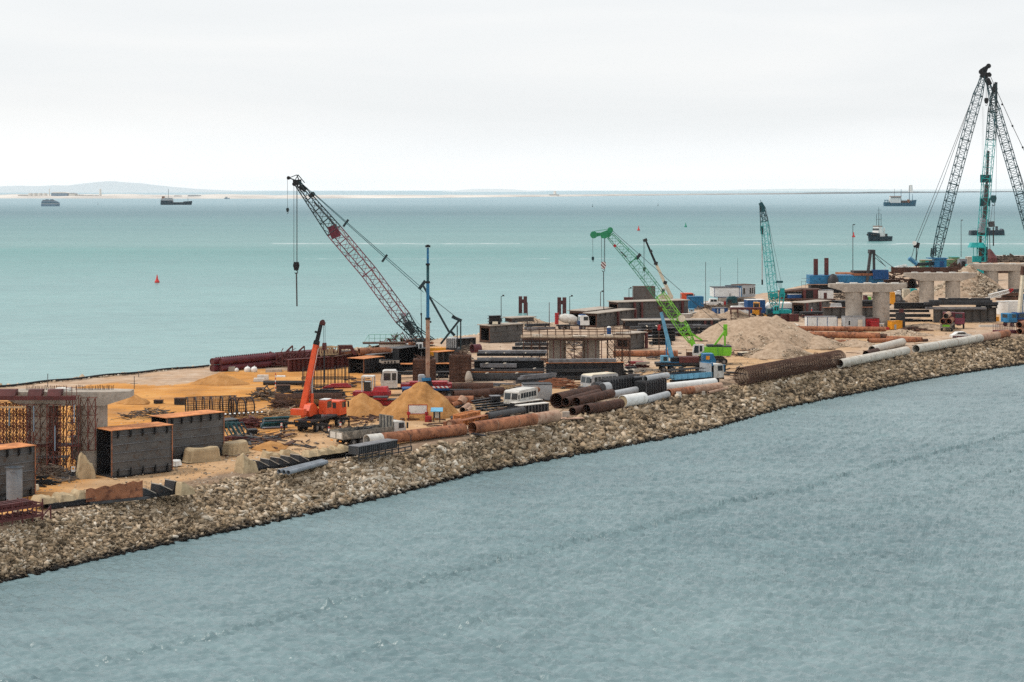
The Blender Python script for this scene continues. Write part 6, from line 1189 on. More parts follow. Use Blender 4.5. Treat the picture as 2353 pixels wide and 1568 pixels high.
# water-side posts and piles
lamp_post('lamp post with a boxed head at the outer edge, left of the maroon twin piles','J',390,330,7.2,1);lamp_post('lamp post with a drooping head between the twin piles and the bridge sections','J',1360,300,6.8,1);lamp_post('lamp post with a black head left of the grey-brown steel box','K',362,610,5.2,1)
lamp_post('plain thin brown post right of the first twin piles','J',760,320,5.8,0,'post','oxide',.11,'plain brown posts at the outer edge');lamp_post('plain thin brown post midway between the two pairs of twin piles','J',1070,310,5.7,0,'post','oxide',.09,'plain brown posts at the outer edge');lamp_post('dark bent-topped post left of the long hanging rod','E',416,560,6.2,1,'post','rust_brown',.1)
for i,(x0,x1,yt,yb,l) in enumerate(((637,757,-150,88,'left pair of maroon mooring piles standing in the water'),(1185,1312,-135,112,'right pair of maroon mooring piles standing in the water'))):
    p0_,p1_=wat('J',x0,yb),wat('J',x1,yb);W_=(p1_ - p0_).length;hh=(yb - yt)/6.154/F*p0_.y;o=thing('mooring_pile',l,'pile',p0_,0,'maroon twin mooring piles')
    for x in (0,W_*.58):MB().box(x,x + W_*.42,0,1.0,-1.5,hh).build('pile','oxide',o)
    MB().box(W_*.4,W_*.6,.2,.7,hh*.6,hh*.82).build('cross_tie','oxide',o)
lamp_post('slim lamp mast beside the blue container','L',30,760,11.5,0,'mast','dark_steel',.08,'slim masts near the white cabin');lamp_post('very thin aerial left of the white cabin','L',302,640,9.0,0,'mast','dark_steel',.05,'slim masts near the white cabin');lamp_post('very thin aerial above the white cabin roof','L',620,640,11.5,0,'mast','dark_steel',.05,'slim masts near the white cabin')
# cabins and containers round the teal crane
cabin('bright blue container behind the lime crane boom','K',1460,600,1730,598,3.1,2.5,'blue_paint','blue_paint',ribs=9,frame='blue_paint',panels=1,cat='container',name='container')
cabin('long white-fronted cabin raised on grey blocks, left of the teal crane','L',188,735,628,728,2.5,7,'white_paint','dark_steel',frame='navy_paint',panels=1,z=2.2,cat='cabin',yaw=radians(3))
block('grey concrete support under the left end of the raised white cabin','L',275,430,738,2.15,'concrete',3,'supports of the raised cabin','concrete_support');block('dark support under the right end of the raised white cabin','L',455,625,735,2.1,'grey_steel',3,'supports of the raised cabin','concrete_support')
cabin('grey cabin block with dark window bays behind the raised white cabin','L',700,690,945,676,3.3,4,'grey_paint','rust_brown',windows=((.15,.5,.8,1.6),(.62,.5,.7,1.6),(.78,.5,.6,1.6),(.93,.5,.4,1.8)),z=1.6);cabin('teal end cabin between the raised white cabin and the grey one','L',632,712,695,706,3.0,4,'blue_paint','dark_steel',doors=((.5,.5,2.3,'white_paint'),),z=1.9)
block('dark platform carrying the grey cabin block','L',560,960,705,1.5,'debris',5,None,'platform')
cabin('dark blue cabin with a white window in front of the teal crane','L',805,872,1130,868,3.3,3,'navy_paint','white_paint',windows=((.44,.77,.75,.72),)); 
cabin('white squat tank left of the dark blue cabin','L',672,812,800,810,1.9,1.6,'grey_paint','white_paint',cat='tank',name='white_tank')
o=thing('dark_tank','dark teal machinery housing behind the white pickup','machine',gnd('L',420,760));MB().prism([(0,.3),(0,2.0),(.6,2.7),(2.2,2.8),(2.6,2.2),(2.6,.3)],0,1.6,'y').build('housing','teal_dark',o);MB().box(.3,1.2,-.06,-.002,.8,1.9).build('door','dark_steel',o);MB().tube((.9,.8,2.75),(.9,.8,3.5),.12,n=8).build('exhaust','black',o)
cabin('open blue container with white doors left of the white van','L',205,935,440,930,2.1,2,'navy_paint','pale_steel',doors=((.55,1.0,1.8,'white_paint'),(.2,.3,1.8,'grey_paint')),cat='container',name='container')
cabin('dark open shed left of the blue and white container','L',20,905,160,900,1.35,2,'dark_steel','debris',cat='shed',name='shed');cabin('small sky-blue frame cabin behind the grey concrete blocks','K',1470,690,1560,690,1.2,1.2,'sky_paint','sky_paint',windows=((.5,.5,.6,.6),),cat='booth',name='booth')
cabin('tall grey concrete block, front one beside the lime boom hook','K',1365,830,1530,826,1.7,1.5,'concrete','concrete_pale',cat='block',name='concrete_block');cabin('tall grey concrete block behind the front one beside the small gravel pile','K',1530,822,1618,818,2.0,1.5,'concrete','concrete_pale',cat='block',name='concrete_block')
mound('gravel_pile','small pale gravel pile right of the tall concrete blocks',gnd('K',1770,822),5.2,4,2.9,'gravel','gravel pile',15,stones=300,group='gravel piles');mound('gravel_pile','low pale gravel heap under the maroon trestle',gnd('L',560,985),6.2,3.5,2.3,'gravel','gravel pile',16,stones=250,group='gravel piles');mound('gravel_pile','small gravel cone in front of the teal crane tracks',gnd('L',1330,1025),2.8,2.4,1.5,'gravel','gravel pile',17,group='gravel piles')
mound('gravel_mound','largest pale gravel mound in the middle right of the site',gnd('F',760,985),12.4,14,5.1,'gravel','gravel mound',21,stones=2400,group='gravel piles',power=1.8,rough=.11,yaw=radians(8));mound('gravel_mound','coarse gravel mound in front of the largest one, above the long cage',gnd('F',960,1120),6.6,5.5,3.0,'gravel','gravel mound',22,stones=1500,group='gravel piles',rough=.14);mound('gravel_mound','low gravel spoil at the right foot of the largest mound',gnd('F',1400,1010),6.0,6,2.1,'gravel','gravel mound',23,stones=900,group='gravel piles',rough=.18);mound('gravel_mound','broad low gravel spoil left of the two white pipes',gnd('F',1830,1000),5,5,1.2,'gravel','gravel mound',24,stones=300,group='gravel piles',rough=.2)
o=thing('maroon_trestle','maroon steel trestle table in front of the white van','trestle',gnd('L',490,1000),.02);MB().box(0,7.2,0,1.6,2.45,2.9).build('table_top','oxide',o)
for x in (.15,1.7,4.4,6.9): 
    for v_ in (.1,1.5):MB().bar((x,v_,0),(x,v_,2.45),.16).build('leg','oxide',o)
MB().box(0,7.2,.02,.2,.05,.22).build('foot_rail','rust_brown',o)
for x0,x1,l in ((1438,1562,'maroon steel plate box, left one below the teal crane'),(1585,1740,'maroon steel plate box, right one below the teal crane')):cabin(l,'L',x0,1030,x1,1026,1.75,.6,'oxide','oxide',frame='rust_brown',panels=2,cat='steel box',name='steel_box',group='maroon plate boxes by the teal crane')
cabin('steel blue box with an orange lid in front of the gravel mounds','F',565,1120,690,1112,.7,1.2,'dark_steel','cream_paint',cat='box',name='steel_box');cabin('blue open skip half hidden at the near end of the long cage','F',298,1300,378,1296,1.2,1.2,'blue_paint','blue_paint',cat='skip',name='skip')
for i in range(3):a,y,L=seg('F',1150 + 30*i,755 + 22*i,1260 + 30*i,815 + 8*i);hbeam('pale plank lying beside the gravel mound',a,y,L,.15,.4,'timber_pale','pale planks beside the gravel mound')
# shed roofs and blue hulls right of the teal crane
o=thing('barge_hull','blue pontoon hull with a white deck behind the teal crane','pontoon',gnd('L',1160,868),radians(2));k=8*F/gnd('L',1160,868).y;L=580/k;MB().prism([(0,1.2),(.3,.2),(L,.2),(L + .6,1.2)],0,5,'y').build('hull','navy_paint',o);MB().prism([(0,1.2),(L + .6,1.2),(L + 1.2,2.4),(.9,2.4)],.05,5,'y').build('deck_cover','white_paint',o)
b=MB()
for x in (.6,3,6):b.tube((x,.2,2.4),(x,.2,3.0),.06,n=5)
b.tube((.6,.2,3.0),(6,.2,3.0),.04,n=5);b.build('rail','dark_steel',o)
deck_box('bridge section with a white roof plate right of the blue pontoon','L',1850,895,2310,845,2.9,3.4,posts=(.03,.55),web='web_steel',th=.14)
o=thing('shed','long dark shed roof behind the teal crane gantry','shed',gnd('L',1420,640));k=8*F/gnd('L',1420,640).y;W_=720/k;MB().box(0,W_,0,5,0,2.2).build('wall','dark_steel',o);MB().prism([(-.3,2.21),(W_ + .4,2.9),(W_ + .4,3.1),(W_*.6,3.2),(-.3,2.45)],-.6,5.5,'y').build('roof','rust_brown',o);MB().box(W_*.06,W_*.55,-.35,-.002,1.2,1.45).build('beam','pale_steel',o);MB().box(0,W_*.5,-2.2,-.4,.4,.8).build('bench_plate','rust_brown',o)
cabin('small blue shed with a white gable roof right of the teal crane','L',1575,648,1795,644,1.5,2.2,'navy_paint','white_paint',cat='shed',name='shed',z=.4);o=bpy.data.objects[-1] if False else None
cabin('maroon open-fronted box left of the white cabin with a dark door','L',1868,650,2118,646,3.0,2.4,'oxide','rust_brown',doors=((.3,2.0,2.6,'black'),),cat='steel box',name='steel_box',z=.2);cabin('white cabin with a dark door behind the first bare pier','L',2122,650,2380,646,2.7,2.4,'white_paint','pale_steel',doors=((.42,.9,1.9,'oxide'),),z=.3)
block('dark retaining base under the maroon box and the white cabin','L',1800,2420,668,.9,'rust_dark',2,None,'platform')
# blue jack-up with two tall spud legs
o=thing('jackup_platform','blue jack-up platform with two tall dark red spud legs','platform',gnd('G',178,700));k=4.848*F/gnd('G',178,700).y;W_=490/k;zz=lambda yy:(700 - yy)/k;MB().box(0,W_,0,6,zz(600),zz(503)).build('hull','blue_paint',o);MB().box(.5,W_*.75,.6,5.5,0,zz(602)).build('dark_base','black',o);MB().box(-.8,W_,-.6,-.05,zz(608),zz(600)).build('walkway','rust_pale',o)
for x0,x1,t_ in ((238,282,322),(358,400,312)):MB().box((x0 - 178)/k,(x1 - 178)/k,1.5,2.7,zz(503),zz(t_)).build('spud_leg','oxide',o)
b=MB()
for i in range(3):b.bar((-2.4,-.4,zz(608) + .9*i),(0,-.4,zz(608) + .9*i),.08)
for x in (-2.4,-1.2):b.bar((x,-.4,zz(640)),(x,-.4,zz(560)),.08)
b.build('stair_rail','pale_steel',o);MB().box(W_*.2,W_*.24,-.15,-.002,zz(545),zz(538)).build('vent','navy_paint',o)
b=MB().lathe([(1.6,0),(1.5,1.2),(1.0,2.2),(.3,2.6)],14);q=b.build('winch_hood','dark_steel',o,True);q.location=((430 - 178)/k,-1.4,zz(585))
o=thing('barge_hull','rust-topped blue barge behind the crosshead of the first bare pier','barge',gnd('G',560,660));k=4.848*F/gnd('G',560,660).y;W_=500/k;z2=lambda yy:(660 - yy)/k;MB().box(0,W_,0,9,0,z2(505)).build('hull','blue_paint',o);MB().box(-1,W_,-.5,9,z2(504),z2(480)).build('deck_plates','rust',o);MB().box((880 - 560)/k,(1052 - 560)/k,-.8,2,z2(545),z2(442)).build('deckhouse','navy_paint',o);MB().box((675 - 560)/k,(900 - 560)/k,.5,6,z2(478),z2(455)).build('deck_cargo','dark_steel',o)
junk('scrap_heap','dark clutter and cable drums right of the blue barge','scrap',gnd('G',1130,640),9,4,6.5,120,'rust_brown',51,1.2,4,.22,.3)
o=thing('hoist','grey A-frame hoist with stay wires behind the first bare pier','hoist',gnd('G',860,660));dA=gnd('G',860,660).y;m=lambda x,y,q=0:local(o,dep('G',x,y,dA + q));b=MB();b.bar(m(812,600),m(858,230),.8,.9);b.build('leg','grey_steel',o);MB().bar(m(896,440,2),m(892,235,2),.7,.7).build('leg','grey_steel',o);MB().box(m(845,0).x,m(905,0).x,-.8,2.6,m(0,262).z,m(0,218).z).build('head','dark_steel',o)
b=MB()
for x0,y0,x1,y1 in ((905,262,1105,412),(905,305,1030,405),(900,262,1020,400)):b.tube(m(x0,y0),m(x1,y1),.09,n=5)
b.build('stay_wire','cable',o)
lamp_post('floodlight mast in front of the sea, left of the A-frame hoist','G',660,475,17,2,r=.14,group='floodlight masts at the far right');lamp_post('low floodlight mast between the two tall cranes','H',725,440,16,2,r=.14,group='floodlight masts at the far right')
# row between and behind the piers
cabin('white long cabin in three panels in front of the first bare pier','G',152,1108,486,1106,2.75,2.3,'white_paint','pale_steel',frame='navy_paint',panels=3);cabin('grey cabin with a white-framed window and a tan door','G',570,1112,798,1110,2.85,2.5,'grey_paint','pale_steel',windows=((.22,.52,.42,.95),),doors=((.75,1.0,2.1,'timber_pale'),));cabin('dark red container right of the grey cabin','G',805,1104,955,1102,2.35,2.4,'red_paint','oxide',ribs=7,cat='container',name='container');cabin('brighter red skip in front of the dark red container','G',868,1108,952,1106,1.7,1.2,'red_paint','red_paint',cat='skip',name='skip')
cabin('orange generator box with a vent right of the first bare pier','G',1098,1110,1212,1106,1.85,1.7,'yellow_paint','lamp_amber' if False else 'yellow_paint',doors=((.3,.5,1.0,'grey_paint'),),cat='generator',name='generator');o=thing('stub_column','dark steel column stump with a maroon core beside the orange generator','column',gnd('G',1195,1100));k=4.848*F/gnd('G',1195,1100).y;MB().box(-45/k,48/k,0,1.3,0,180/k).build('outer_plates','dark_steel',o);MB().box(-12/k,34/k,.2,1.0,180/k + .002,222/k).build('core','oxide',o)
cabin('small white and yellow compressor at the foot of the first bare pier','G',958,1104,1008,1104,1.25,.9,'cream_paint','white_paint',windows=((.5,.5,.4,.5),),cat='machine',name='compressor');block('red block at the foot of the right pier column','G',1012,1066,1108,.5,'red_paint',.8,None,'red_block')
pier('first bare concrete pier, nearest and largest of the three bare piers','G',393,1253,595,684,1092,1.80,(671,975));pier('second bare concrete pier, in front of the grey rubble heap','H',95,880,617,702,958,1.9,(341,632));pier('third bare concrete pier, cut by the right edge of the photo','H',812,1530,518,592,870,1.98,(1058,1330))
mound('rubble_heap','tall heap of grey broken stone behind the second bare pier',gup('N',1330,925,0),11.5,7,8.6,'gravel','rubble heap',31,stones=3600,power=.95,rough=.08);mound('rubble_heap','small grey stone heap at the left foot of the second bare pier',gnd('N',360,1040),4.4,3,3.2,'gravel','rubble heap',32,stones=700,power=1)
# grey beam stacks in front of the second bare pier
GB='dark beams stacked in front of the second bare pier'
a,y,L=seg('H',420,1168,990,1164);i_girder('dark plate girder at the bottom of the stack behind the pipe truck',gnd('H',415,1168),gnd('H',1110,1162),3.3,1.0,GB,'web_steel','grey_steel',n=9)
k=4.845*F/gnd('H',415,1168).y
def gb(label,x0,x1,yt,yb,off,mat='grey_steel',w=1.0,web=False):hbeam(label,gnd('H',415,1168),0,(x1 - x0)/k,max(.25,(yb - yt)/k),w,mat,GB,x=(x0 - 415)/k,off=off,z=(1168 - yb)/k,web=web)
gb('pale-edged beam just on top of the bottom plate girder',330,1000,998,1022,0,'pale_steel');gb('wide dark beam third from the top of the right-hand stack',320,1140,945,975,.6,'dark_steel');gb('dark beam second from the top of the right-hand stack',380,1080,922,948,1.0,'grey_steel');gb('topmost dark beam of the right-hand stack',490,1060,900,922,1.2,'dark_steel');gb('short black beam at the right end of the stack',900,1140,978,1012,.9,'black',1,True)
for i,x in enumerate((580,835)):spacer(gnd('H',415,1168),0,(x - 415)/k,.7,(1168 - 922)/k + .33,'pale timber spacer on the topmost beam of the right-hand stack',1.6,-.6)
for i,x in enumerate((720,825,970,1090)):spacer(gnd('H',415,1168),0,(x - 415)/k,-.2,(1168 - 1000)/k + .02,'short white block between beams of the right-hand stack',.9,1.5)
a,y,L=seg('G',1060,1018,1540,1014)
for i,(yt,yb,x0,x1,m_) in enumerate(((985,1010,1075,1330,'dark_steel'),(935,968,1060,1530,'grey_steel'),(888,915,1075,1520,'grey_steel'),(850,880,1130,1560,'dark_steel'),(812,848,1135,1640,'dark_steel'),(1000,1018,1200,1560,'black'))):kk_=4.848*F/a.y;hbeam(f'dark beam in the left-hand stack beside the stub column, {["low", "second", "third", "fourth", "top", "lowest"][i]}',a,0,(x1 - x0)/kk_,(yb - yt)/kk_,1.1,m_,'dark beams stacked beside the stub column',x=(x0 - 1060)/kk_,off=.4*i if i < 5 else 1.2,z=(1018 - yb)/kk_)
i_girder('dark plate girder with an orange edge behind the columns of the first bare pier',gnd('G',330,985),gnd('G',900,980),2.6,1.2,'big dark plate girders in the middle','web_steel','rust',n=7);hbeam('thin dark beam lying before the orange-edged girder behind the first bare pier',*seg('G',100,975,700,970)[:3],.35,.5,'grey_steel','single beams lying among the bridge sections')
o=thing('dark_cover','white machine under a cover on the girder left of the first bare pier','machine',gup('G',415,985,2.62));MB().frus(0,2.6,0,1,0,.2,2.4,.1,.9,.9).build('cover','grey_paint',o);MB().box(.1,2.5,-.03,-.002,.1,.3).build('band','white_paint',o)
for i,(c,x0,x1,yb,h,mat,l) in enumerate((('G',790,822,860,3.0,'oxide','narrow maroon locker seen between the columns of the first bare pier'),('G',835,864,860,2.6,'lime_paint','narrow lime green locker seen between the columns of the first bare pier'),('G',1078,1132,830,3.2,'yellow_paint','yellow machine body right of the first bare pier columns'),('G',1140,1195,800,3.0,'white_paint','narrow white cabin between the first and second bare piers'),('G',1225,1300,790,3.2,'cream_paint','cream ribbed cabin left of the second bare pier'),('G',1308,1375,780,3.0,'teal_paint','pale teal cabin left of the second bare pier'),('G',770,870,780,1.6,'cream_paint','low cream cover seen between the columns'),('G',610,640,835,2.5,'dark_steel','dark cabinet left of the first bare pier'))):cabin(l,c,x0,yb,x1,yb,h,2.2,mat,mat,ribs=4 if 'ribbed' in l else 0,cat='cabin' if 'cabin' in l else 'locker',name='site_cabin' if 'cabin' in l else 'locker')
o=thing('cable_drum','dark round-faced machine on the ground before the second bare pier','drum',gnd('G',1160,815));MB().tube((0,-.4,1.2),(0,.9,1.2),1.2,n=20).build('drum','grey_steel',o,True);MB().tube((0,-.5,1.2),(0,-.41,1.2),.7,n=16).build('hub','pale_steel',o);MB().box(-2,2,0,1.4,0,.8).build('skid','grey_steel',o)
pipe('dark open pipe mouth beside the second bare pier',gnd('G',1330,700),gnd('G',1420,668),1.5,'rust_dark',group=None,z=1.2)
for i,(x,y_,r_,l) in enumerate(((1700,1075,1.25,'white cylindrical tank standing behind the beam stack at the right'),)):o=thing('water_tank',l,'tank',gnd('N',1955,1260));MB().tube((0,0,0),(0,0,3.1),1.35,n=28).build('shell','white_paint',o,True);MB().ring((0,0,3.05),(0,0,1),1.42,.12,.12,28).build('rim','grey_paint',o,True)
cabin('white cabin block right of the white cylindrical tank','N',2065,1252,2330,1250,3.0,2.4,'white_paint','white_paint');cabin('second white cabin behind the white boom at the right edge','N',2335,1240,2500,1240,3.0,2.4,'white_paint','white_paint'); 
o=thing('lattice_jib','red and white lattice jib lying slanted on the beam stack','crane jib',gup('N',1720,1075,2.0));b=MB().lattice((0,0,0),(5.2,1,1.3),1.0,.8,9,.1,.06,cross=True);b.build('lattice','white_paint',o);MB().lattice((5.3,1,1.3),(6.4,1,1.8),.8,.3,3,.1,.07).build('red_tip','red_paint',o);MB().bar((-1,0,-.35),(3,.5,-.2),.5,.3).build('white_pole','white_paint',o)
o=thing('toy_barrel','yellow drum at the right end of the beam stack','drum',gnd('H',1128,1155));o.name='oil_drum';MB().tube((0,0,0),(0,0,1.0),.42,n=16).build('shell','yellow_paint',o,True);MB().ring((0,0,.5),(0,0,1),.44,.03,.05,16).build('band','yellow_paint',o)
solo(MB().box(0,4.3,0,.7,.0,.5),'concrete_kerb','concrete_pale','long pale concrete kerb block on the gravel right of the dark red trucks','block',gnd('H',930,1224),.03)
# rusty pipes in the middle right, white pipes on the crest
GR='rusty pipes lying behind the white pipes'
pipe('longest upper rusty pipe in front of the white cabins',gnd('G',40,1140),gnd('G',1030,1150),.52,'rust',z=.35,group=GR,seams=3);pipe('rusty pipe with an open end below the longest one',gnd('G',185,1200),gnd('G',965,1215),.66,'rust',group=GR,seams=2);pipe('short dark rusty pipe end at the left of the group',gnd('G',30,1160),gnd('G',145,1165),.42,'rust',group=GR);pipe('rusty pipe stub right of the open-ended one',gnd('G',960,1210),gnd('G',1040,1210),.5,'rust_brown',group=GR);pipe('thin rusty pipe in front of the group, left',gnd('G',510,1255),gnd('G',670,1250),.34,'rust_pale',group=GR);pipe('thin rusty pipe lying half buried in gravel, left end of the group',gnd('G',450,1262),gnd('G',580,1255),.3,'rust',group=GR)
pipe('rusty pipe showing behind the upper white pipe',gnd('G',830,1262),gnd('G',1375,1250),.48,'rust',group=GR);pipe('rusty pipe right of the upper white pipe',gnd('G',1040,1232),gnd('G',1430,1248),.5,'rust',group=GR);pipe('short dark pipe at the right end of the rusty group',gnd('G',1380,1246),gnd('G',1490,1240),.28,'rust_brown',group=GR)
GW='pale pipes along the right-hand rock crest'
pipe('long pale pipe with a dark mouth, lower of the crossed pair',gnd('G',512,1534),gnd('G',1258,1386),.74,'pipe_pale',group=GW,seams=3,t=.08);pipe('pale pipe with a dark mouth, upper of the crossed pair',gnd('G',872,1378),gnd('G',1212,1288),.74,'pipe_pale',group=GW,seams=1,t=.08);pipe('dark pipe mouth showing between the crossed pale pipes',gnd('G',805,1418),gnd('G',930,1385),.6,'rust_dark',group=None);pipe('longest pale pipe, rusty at its far end, right of the crossed pair',gnd('H',222,1512),gnd('H',1240,1335),.78,'pipe_pale',group=GW,seams=4,t=.08,sections=[(.68,'rust_pale'),(.88,'rust')])
block('tan stone block under the mouth of the lower crossed pipe','G',580,640,1522,.62,'concrete',.6,None,'stone_block')
junk('timber_heap','dark timbers on the gravel right of the stub column','timber',gnd('G',1330,1125),3.4,2.4,.9,30,'rust_brown',55,1.5,4,.16,.05);mound('gravel_mound','low gravel spoil in front of the orange generator',gnd('G',1200,1165),6,4,1.1,'gravel','gravel mound',41,stones=700,group='gravel piles',rough=.25);mound('gravel_mound','broken ground heap right of the stub column',gnd('G',1480,1090),6.5,5,1.0,'gravel','gravel mound',42,stones=900,group='gravel piles',rough=.25);junk('scrap_heap','dark clutter among cabins behind the first bare pier','scrap',gnd('G',520,770),8,3,2.2,70,'debris',56,1,3,.14,.3);junk('scrap_heap','rusty clutter on the flat roof line between the cabins right of the teal crane','scrap',gnd('L',1900,735),8,3,1.8,70,'rust_brown',57,1,3.4,.12,.2);junk('scrap_heap','clutter beneath the raised cabins left of the teal crane','scrap',gnd('L',560,790),8,3,1.8,80,'debris',58,.8,3,.13,.3);junk('scrap_heap','green and grey clutter left of the white pickup','scrap',gnd('L',110,800),4.5,2,1.5,60,'debris',59,.6,2,.12,.4)
# the quay of sheds at the far right
solo(MB().box(0,95,0,1.2,0,2.0),'quay_wall','rust_dark','long low dark quay wall behind the second bare pier','wall',gnd('N',-80,505),0)
def on_quay(label,x0,x1,yb,h,mat,roof,dd=4,**kw):
    return cabin(label,'N',x0,yb,x1,yb,h,dd,mat,roof,yaw=0,**kw)
on_quay('weathered teal and grey cabin on the quay left of the blue crane house',475,690,440,3.5,'green_paint','rust_pale',doors=((.45,1.2,3.2,'teal_paint'),(.75,1.0,3.2,'teal_dark')),group='sheds on the quay');on_quay('green shed with a tan roof on the quay',905,1080,392,2.8,'green_paint','rust_pale',group='sheds on the quay');on_quay('grey shed with an open dark doorway on the quay',1175,1310,388,2.9,'plastic_grey','pale_steel',doors=((.5,1.6,2.0,'black'),),group='sheds on the quay');on_quay('pale roofed shed behind the teal leader crane',1320,1420,345,3.0,'concrete','concrete_pale',group='sheds on the quay');on_quay('dull green shed behind the others on the quay',1030,1170,345,2.9,'green_paint','teal_paint',dd=6,group='sheds on the quay')
junk('scrap_heap','white bundles and pipes lying on the quay beside the green shed','scrap',gnd('N',800,440),4.2,1.2,1.4,40,'white_paint',61,.6,1.6,.28,.3);junk('scrap_heap','red and black machinery on the quay right of the green shed','scrap',gnd('N',1090,420),2.4,1.2,2.6,40,'rust_dark',62,.8,2.4,.3,.6);junk('scrap_heap','white pipes lying at the left end of the quay','scrap',gnd('N',120,430),7,1.5,1.6,40,'white_paint',63,.6,2.4,.2,.2);junk('scrap_heap','huts and clutter on the quay at the right edge','scrap',gnd('N',2100,305),14,3,2.2,120,'debris',64,1.5,5,.5,.3)
for i,(x,l) in enumerate(((1880,'first pale-roofed hut at the right end of the quay'),(2010,'second pale-roofed hut at the right end of the quay'),(2160,'third hut at the right end of the quay'),(2290,'last hut at the right end of the quay'))):o=cabin(l,'N',x,300,x + 110,300,2.6,3.5,('plastic_grey','debris','rust_dark','concrete')[i],'concrete_pale',yaw=0,cat='hut',name='hut',group='huts at the right end of the quay')
o=thing('stores_tent','dark peaked tent beside the teal leader crane','tent',gnd('N',1720,310));MB().lathe([(3.4,0),(3.2,2.0),(1.4,4.4),(.3,5.6)],8).build('canvas','oxide',o,False);MB().tube((.2,0,5),(-.1,0,14),.14,n=6).build('mast','dark_steel',o)
person('person in dark clothes standing at the left end of the quay by the blue mast',gnd('N',412,402),0.4,'black','black',1.9);person('person in an orange jacket working in front of the white-roofed bridge section',gnd('L',1985,905),2.2,'orange_paint','navy_paint')

# more stacked steel between the bridge sections; nothing tells these beams apart within a stack
def stack(label,group,c,x0,y0,x1,y1,nx,nz,seed,h=.45,w=.8,mats=('grey_steel','dark_steel','dark_steel','black','pale_steel','rust_brown'),gap=.16,jit=1.2):
    r=random.Random(seed);a,y,L=seg(c,x0,y0,x1,y1)
    for j in range(nz):
        for i in range(nx):
            if r.random() < .12:continue
            l=L*r.uniform(.72,1.0);hbeam(label,a,y + r.uniform(-.012,.012),l,h*r.uniform(.75,1.1),w*r.uniform(.7,1),r.choice(mats),group,x=r.uniform(0,L - l) + r.uniform(-jit,jit)*.4,off=i*(w + .25) + j*.1,z=j*(h + gap) + .06,web=r.random() < .6)
        if j < nz - 1:
            for t in (.22,.7):spacer(a,y,L*t,nx*(w + .25)*.4,j*(h + gap) + .06 + h + .01,'pale timber spacer in a stack of dark beams',nx*(w + .2),-.2)
stack('dark beam in the stack between the scaffolded pier and the blue boom','beams left of the blue boom','K',640,1085,1010,1078,3,4,1);stack('dark beam in the stack right behind the blue boom','beams behind the blue boom','K',1080,1110,1560,1098,3,4,2);stack('dark beam in the stack at the left foot of the largest gravel mound','beams beside the gravel mound','K',1380,1060,1790,1050,3,3,3)
stack('dark beam stacked in front of the longest bridge section','beams before the longest bridge section','K',420,930,1240,915,2,3,4,.5,.9);stack('dark beam behind the open-ended bridge section','beams by the mixer truck','J',760,330,1180,318,3,2,5,.5,.9);stack('dark beam in the low stack behind the scaffolded pier','beams behind the scaffolded pier','J',700,545,1120,535,3,3,6,.45,.8)
stack('dark beam in the stack between the ribbed box girder and the silos','beams before the silos','I',790,990,1090,985,2,2,7,.4,.9);stack('brown or dark beam in the stack behind the maroon girders','beams behind the maroon girders','C',300,445,800,415,3,3,8,.45,.8,('oxide','rust_brown','dark_steel'));stack('brown beam piled on the shore side of the big crane','beams by the big crane','I',1040,520,1500,505,3,3,9,.4,.8,('rust_brown','dark_steel','rust','grey_steel'))
stack('dark beam stacked between the two silos and the dark pipes','beams below the silos','I',1490,1080,1800,1075,2,2,10,.4,.7);stack('dark beam in the stack right of the large plate girder','beams right of the large plate girder','J',2150,985,2350,978,3,3,11,.35,.7);stack('red or dark beam on the gravel before the blue crane truck','beams before the blue crane truck','E',770,1105,960,1100,3,2,12,.35,.8,('red_paint','dark_steel','oxide','concrete'));stack('brown beam stacked between the blue pontoon and the white-roofed section','beams by the blue pontoon','L',1740,945,2250,930,3,2,13,.5,1.0,('oxide','dark_steel','rust_brown'));stack('dark beam lying before the blue jack-up platform','beams before the jack-up platform','G',60,760,330,752,3,3,14,.6,1.2,('oxide','dark_steel','rust_brown','pale_steel'));stack('dark beam stacked behind the columns of the first bare pier','beams behind the first bare pier','G',480,880,1080,872,3,3,15,.55,1.1);stack('dark beam stacked along the quay left of the second bare pier','beams left of the second bare pier','G',1080,690,1340,680,3,4,16,.7,1.3);stack('dark beam stacked behind the white tanks at the right','beams at the right edge','N',1850,1000,2360,990,2,3,17,.8,1.3)
junk('scrap_heap','tangle of maroon bars and frames between the maroon tubes and the girders','scrap',gnd('C',20,470),6,3,2.4,110,'oxide',71,1,3.4,.12,.4);junk('scrap_heap','brown clutter of frames on the shore behind the ribbed box girder','scrap',gnd('C',900,420),6,3,2.0,110,'rust_brown',72,.8,2.6,.1,.4);junk('scrap_heap','dark tangle under the starter bars behind the orange crane','scrap',gnd('C',330,760),5,2.5,1.2,100,'dark_steel',73,.8,2.6,.08,.2);junk('timber_heap','boards and bars lying before the long low cage','timber',gnd('C',60,960),4.2,2,.9,80,'old_wood',74,.8,2.4,.08,.15);junk('scrap_heap','pale scrap on the gravel around the blue crane truck','scrap',gnd('E',900,1150),6,3,.5,70,'concrete',75,.4,1.8,.1,.1);junk('scrap_heap','rusty scrap scattered at the foot of the mast crane','scrap',gnd('D',640,925),4,1.8,.8,70,'rust_brown',76,.4,1.6,.1,.3);junk('scrap_heap','clutter among the cabins in front of the quay','scrap',gnd('G',1150,760),9,3,2.4,110,'debris',77,1,3.4,.2,.3)
def litter():
    n=9000;x=rng.uniform(0,2353,n);t=rng.uniform(0,1,n)**1.4;yn,yf=nearY(x),farY(x);y=yn + (yf - yn)*t*.9;d=H*F/(y - HY)
    P=np.stack([(x - CX)/F*d,d,np.full(n,.02)],-1);S=np.clip(rng.lognormal(-2.3,.55,n),.04,.38);S[(x < 900) & (y < 960)] *= .45
    o=rock_mesh('ground_litter',P,S,np.clip(rng.beta(1.4,1.6,n),0,1),RUBB);o['kind']='stuff';o['label']='small stones and clods scattered over the fill'
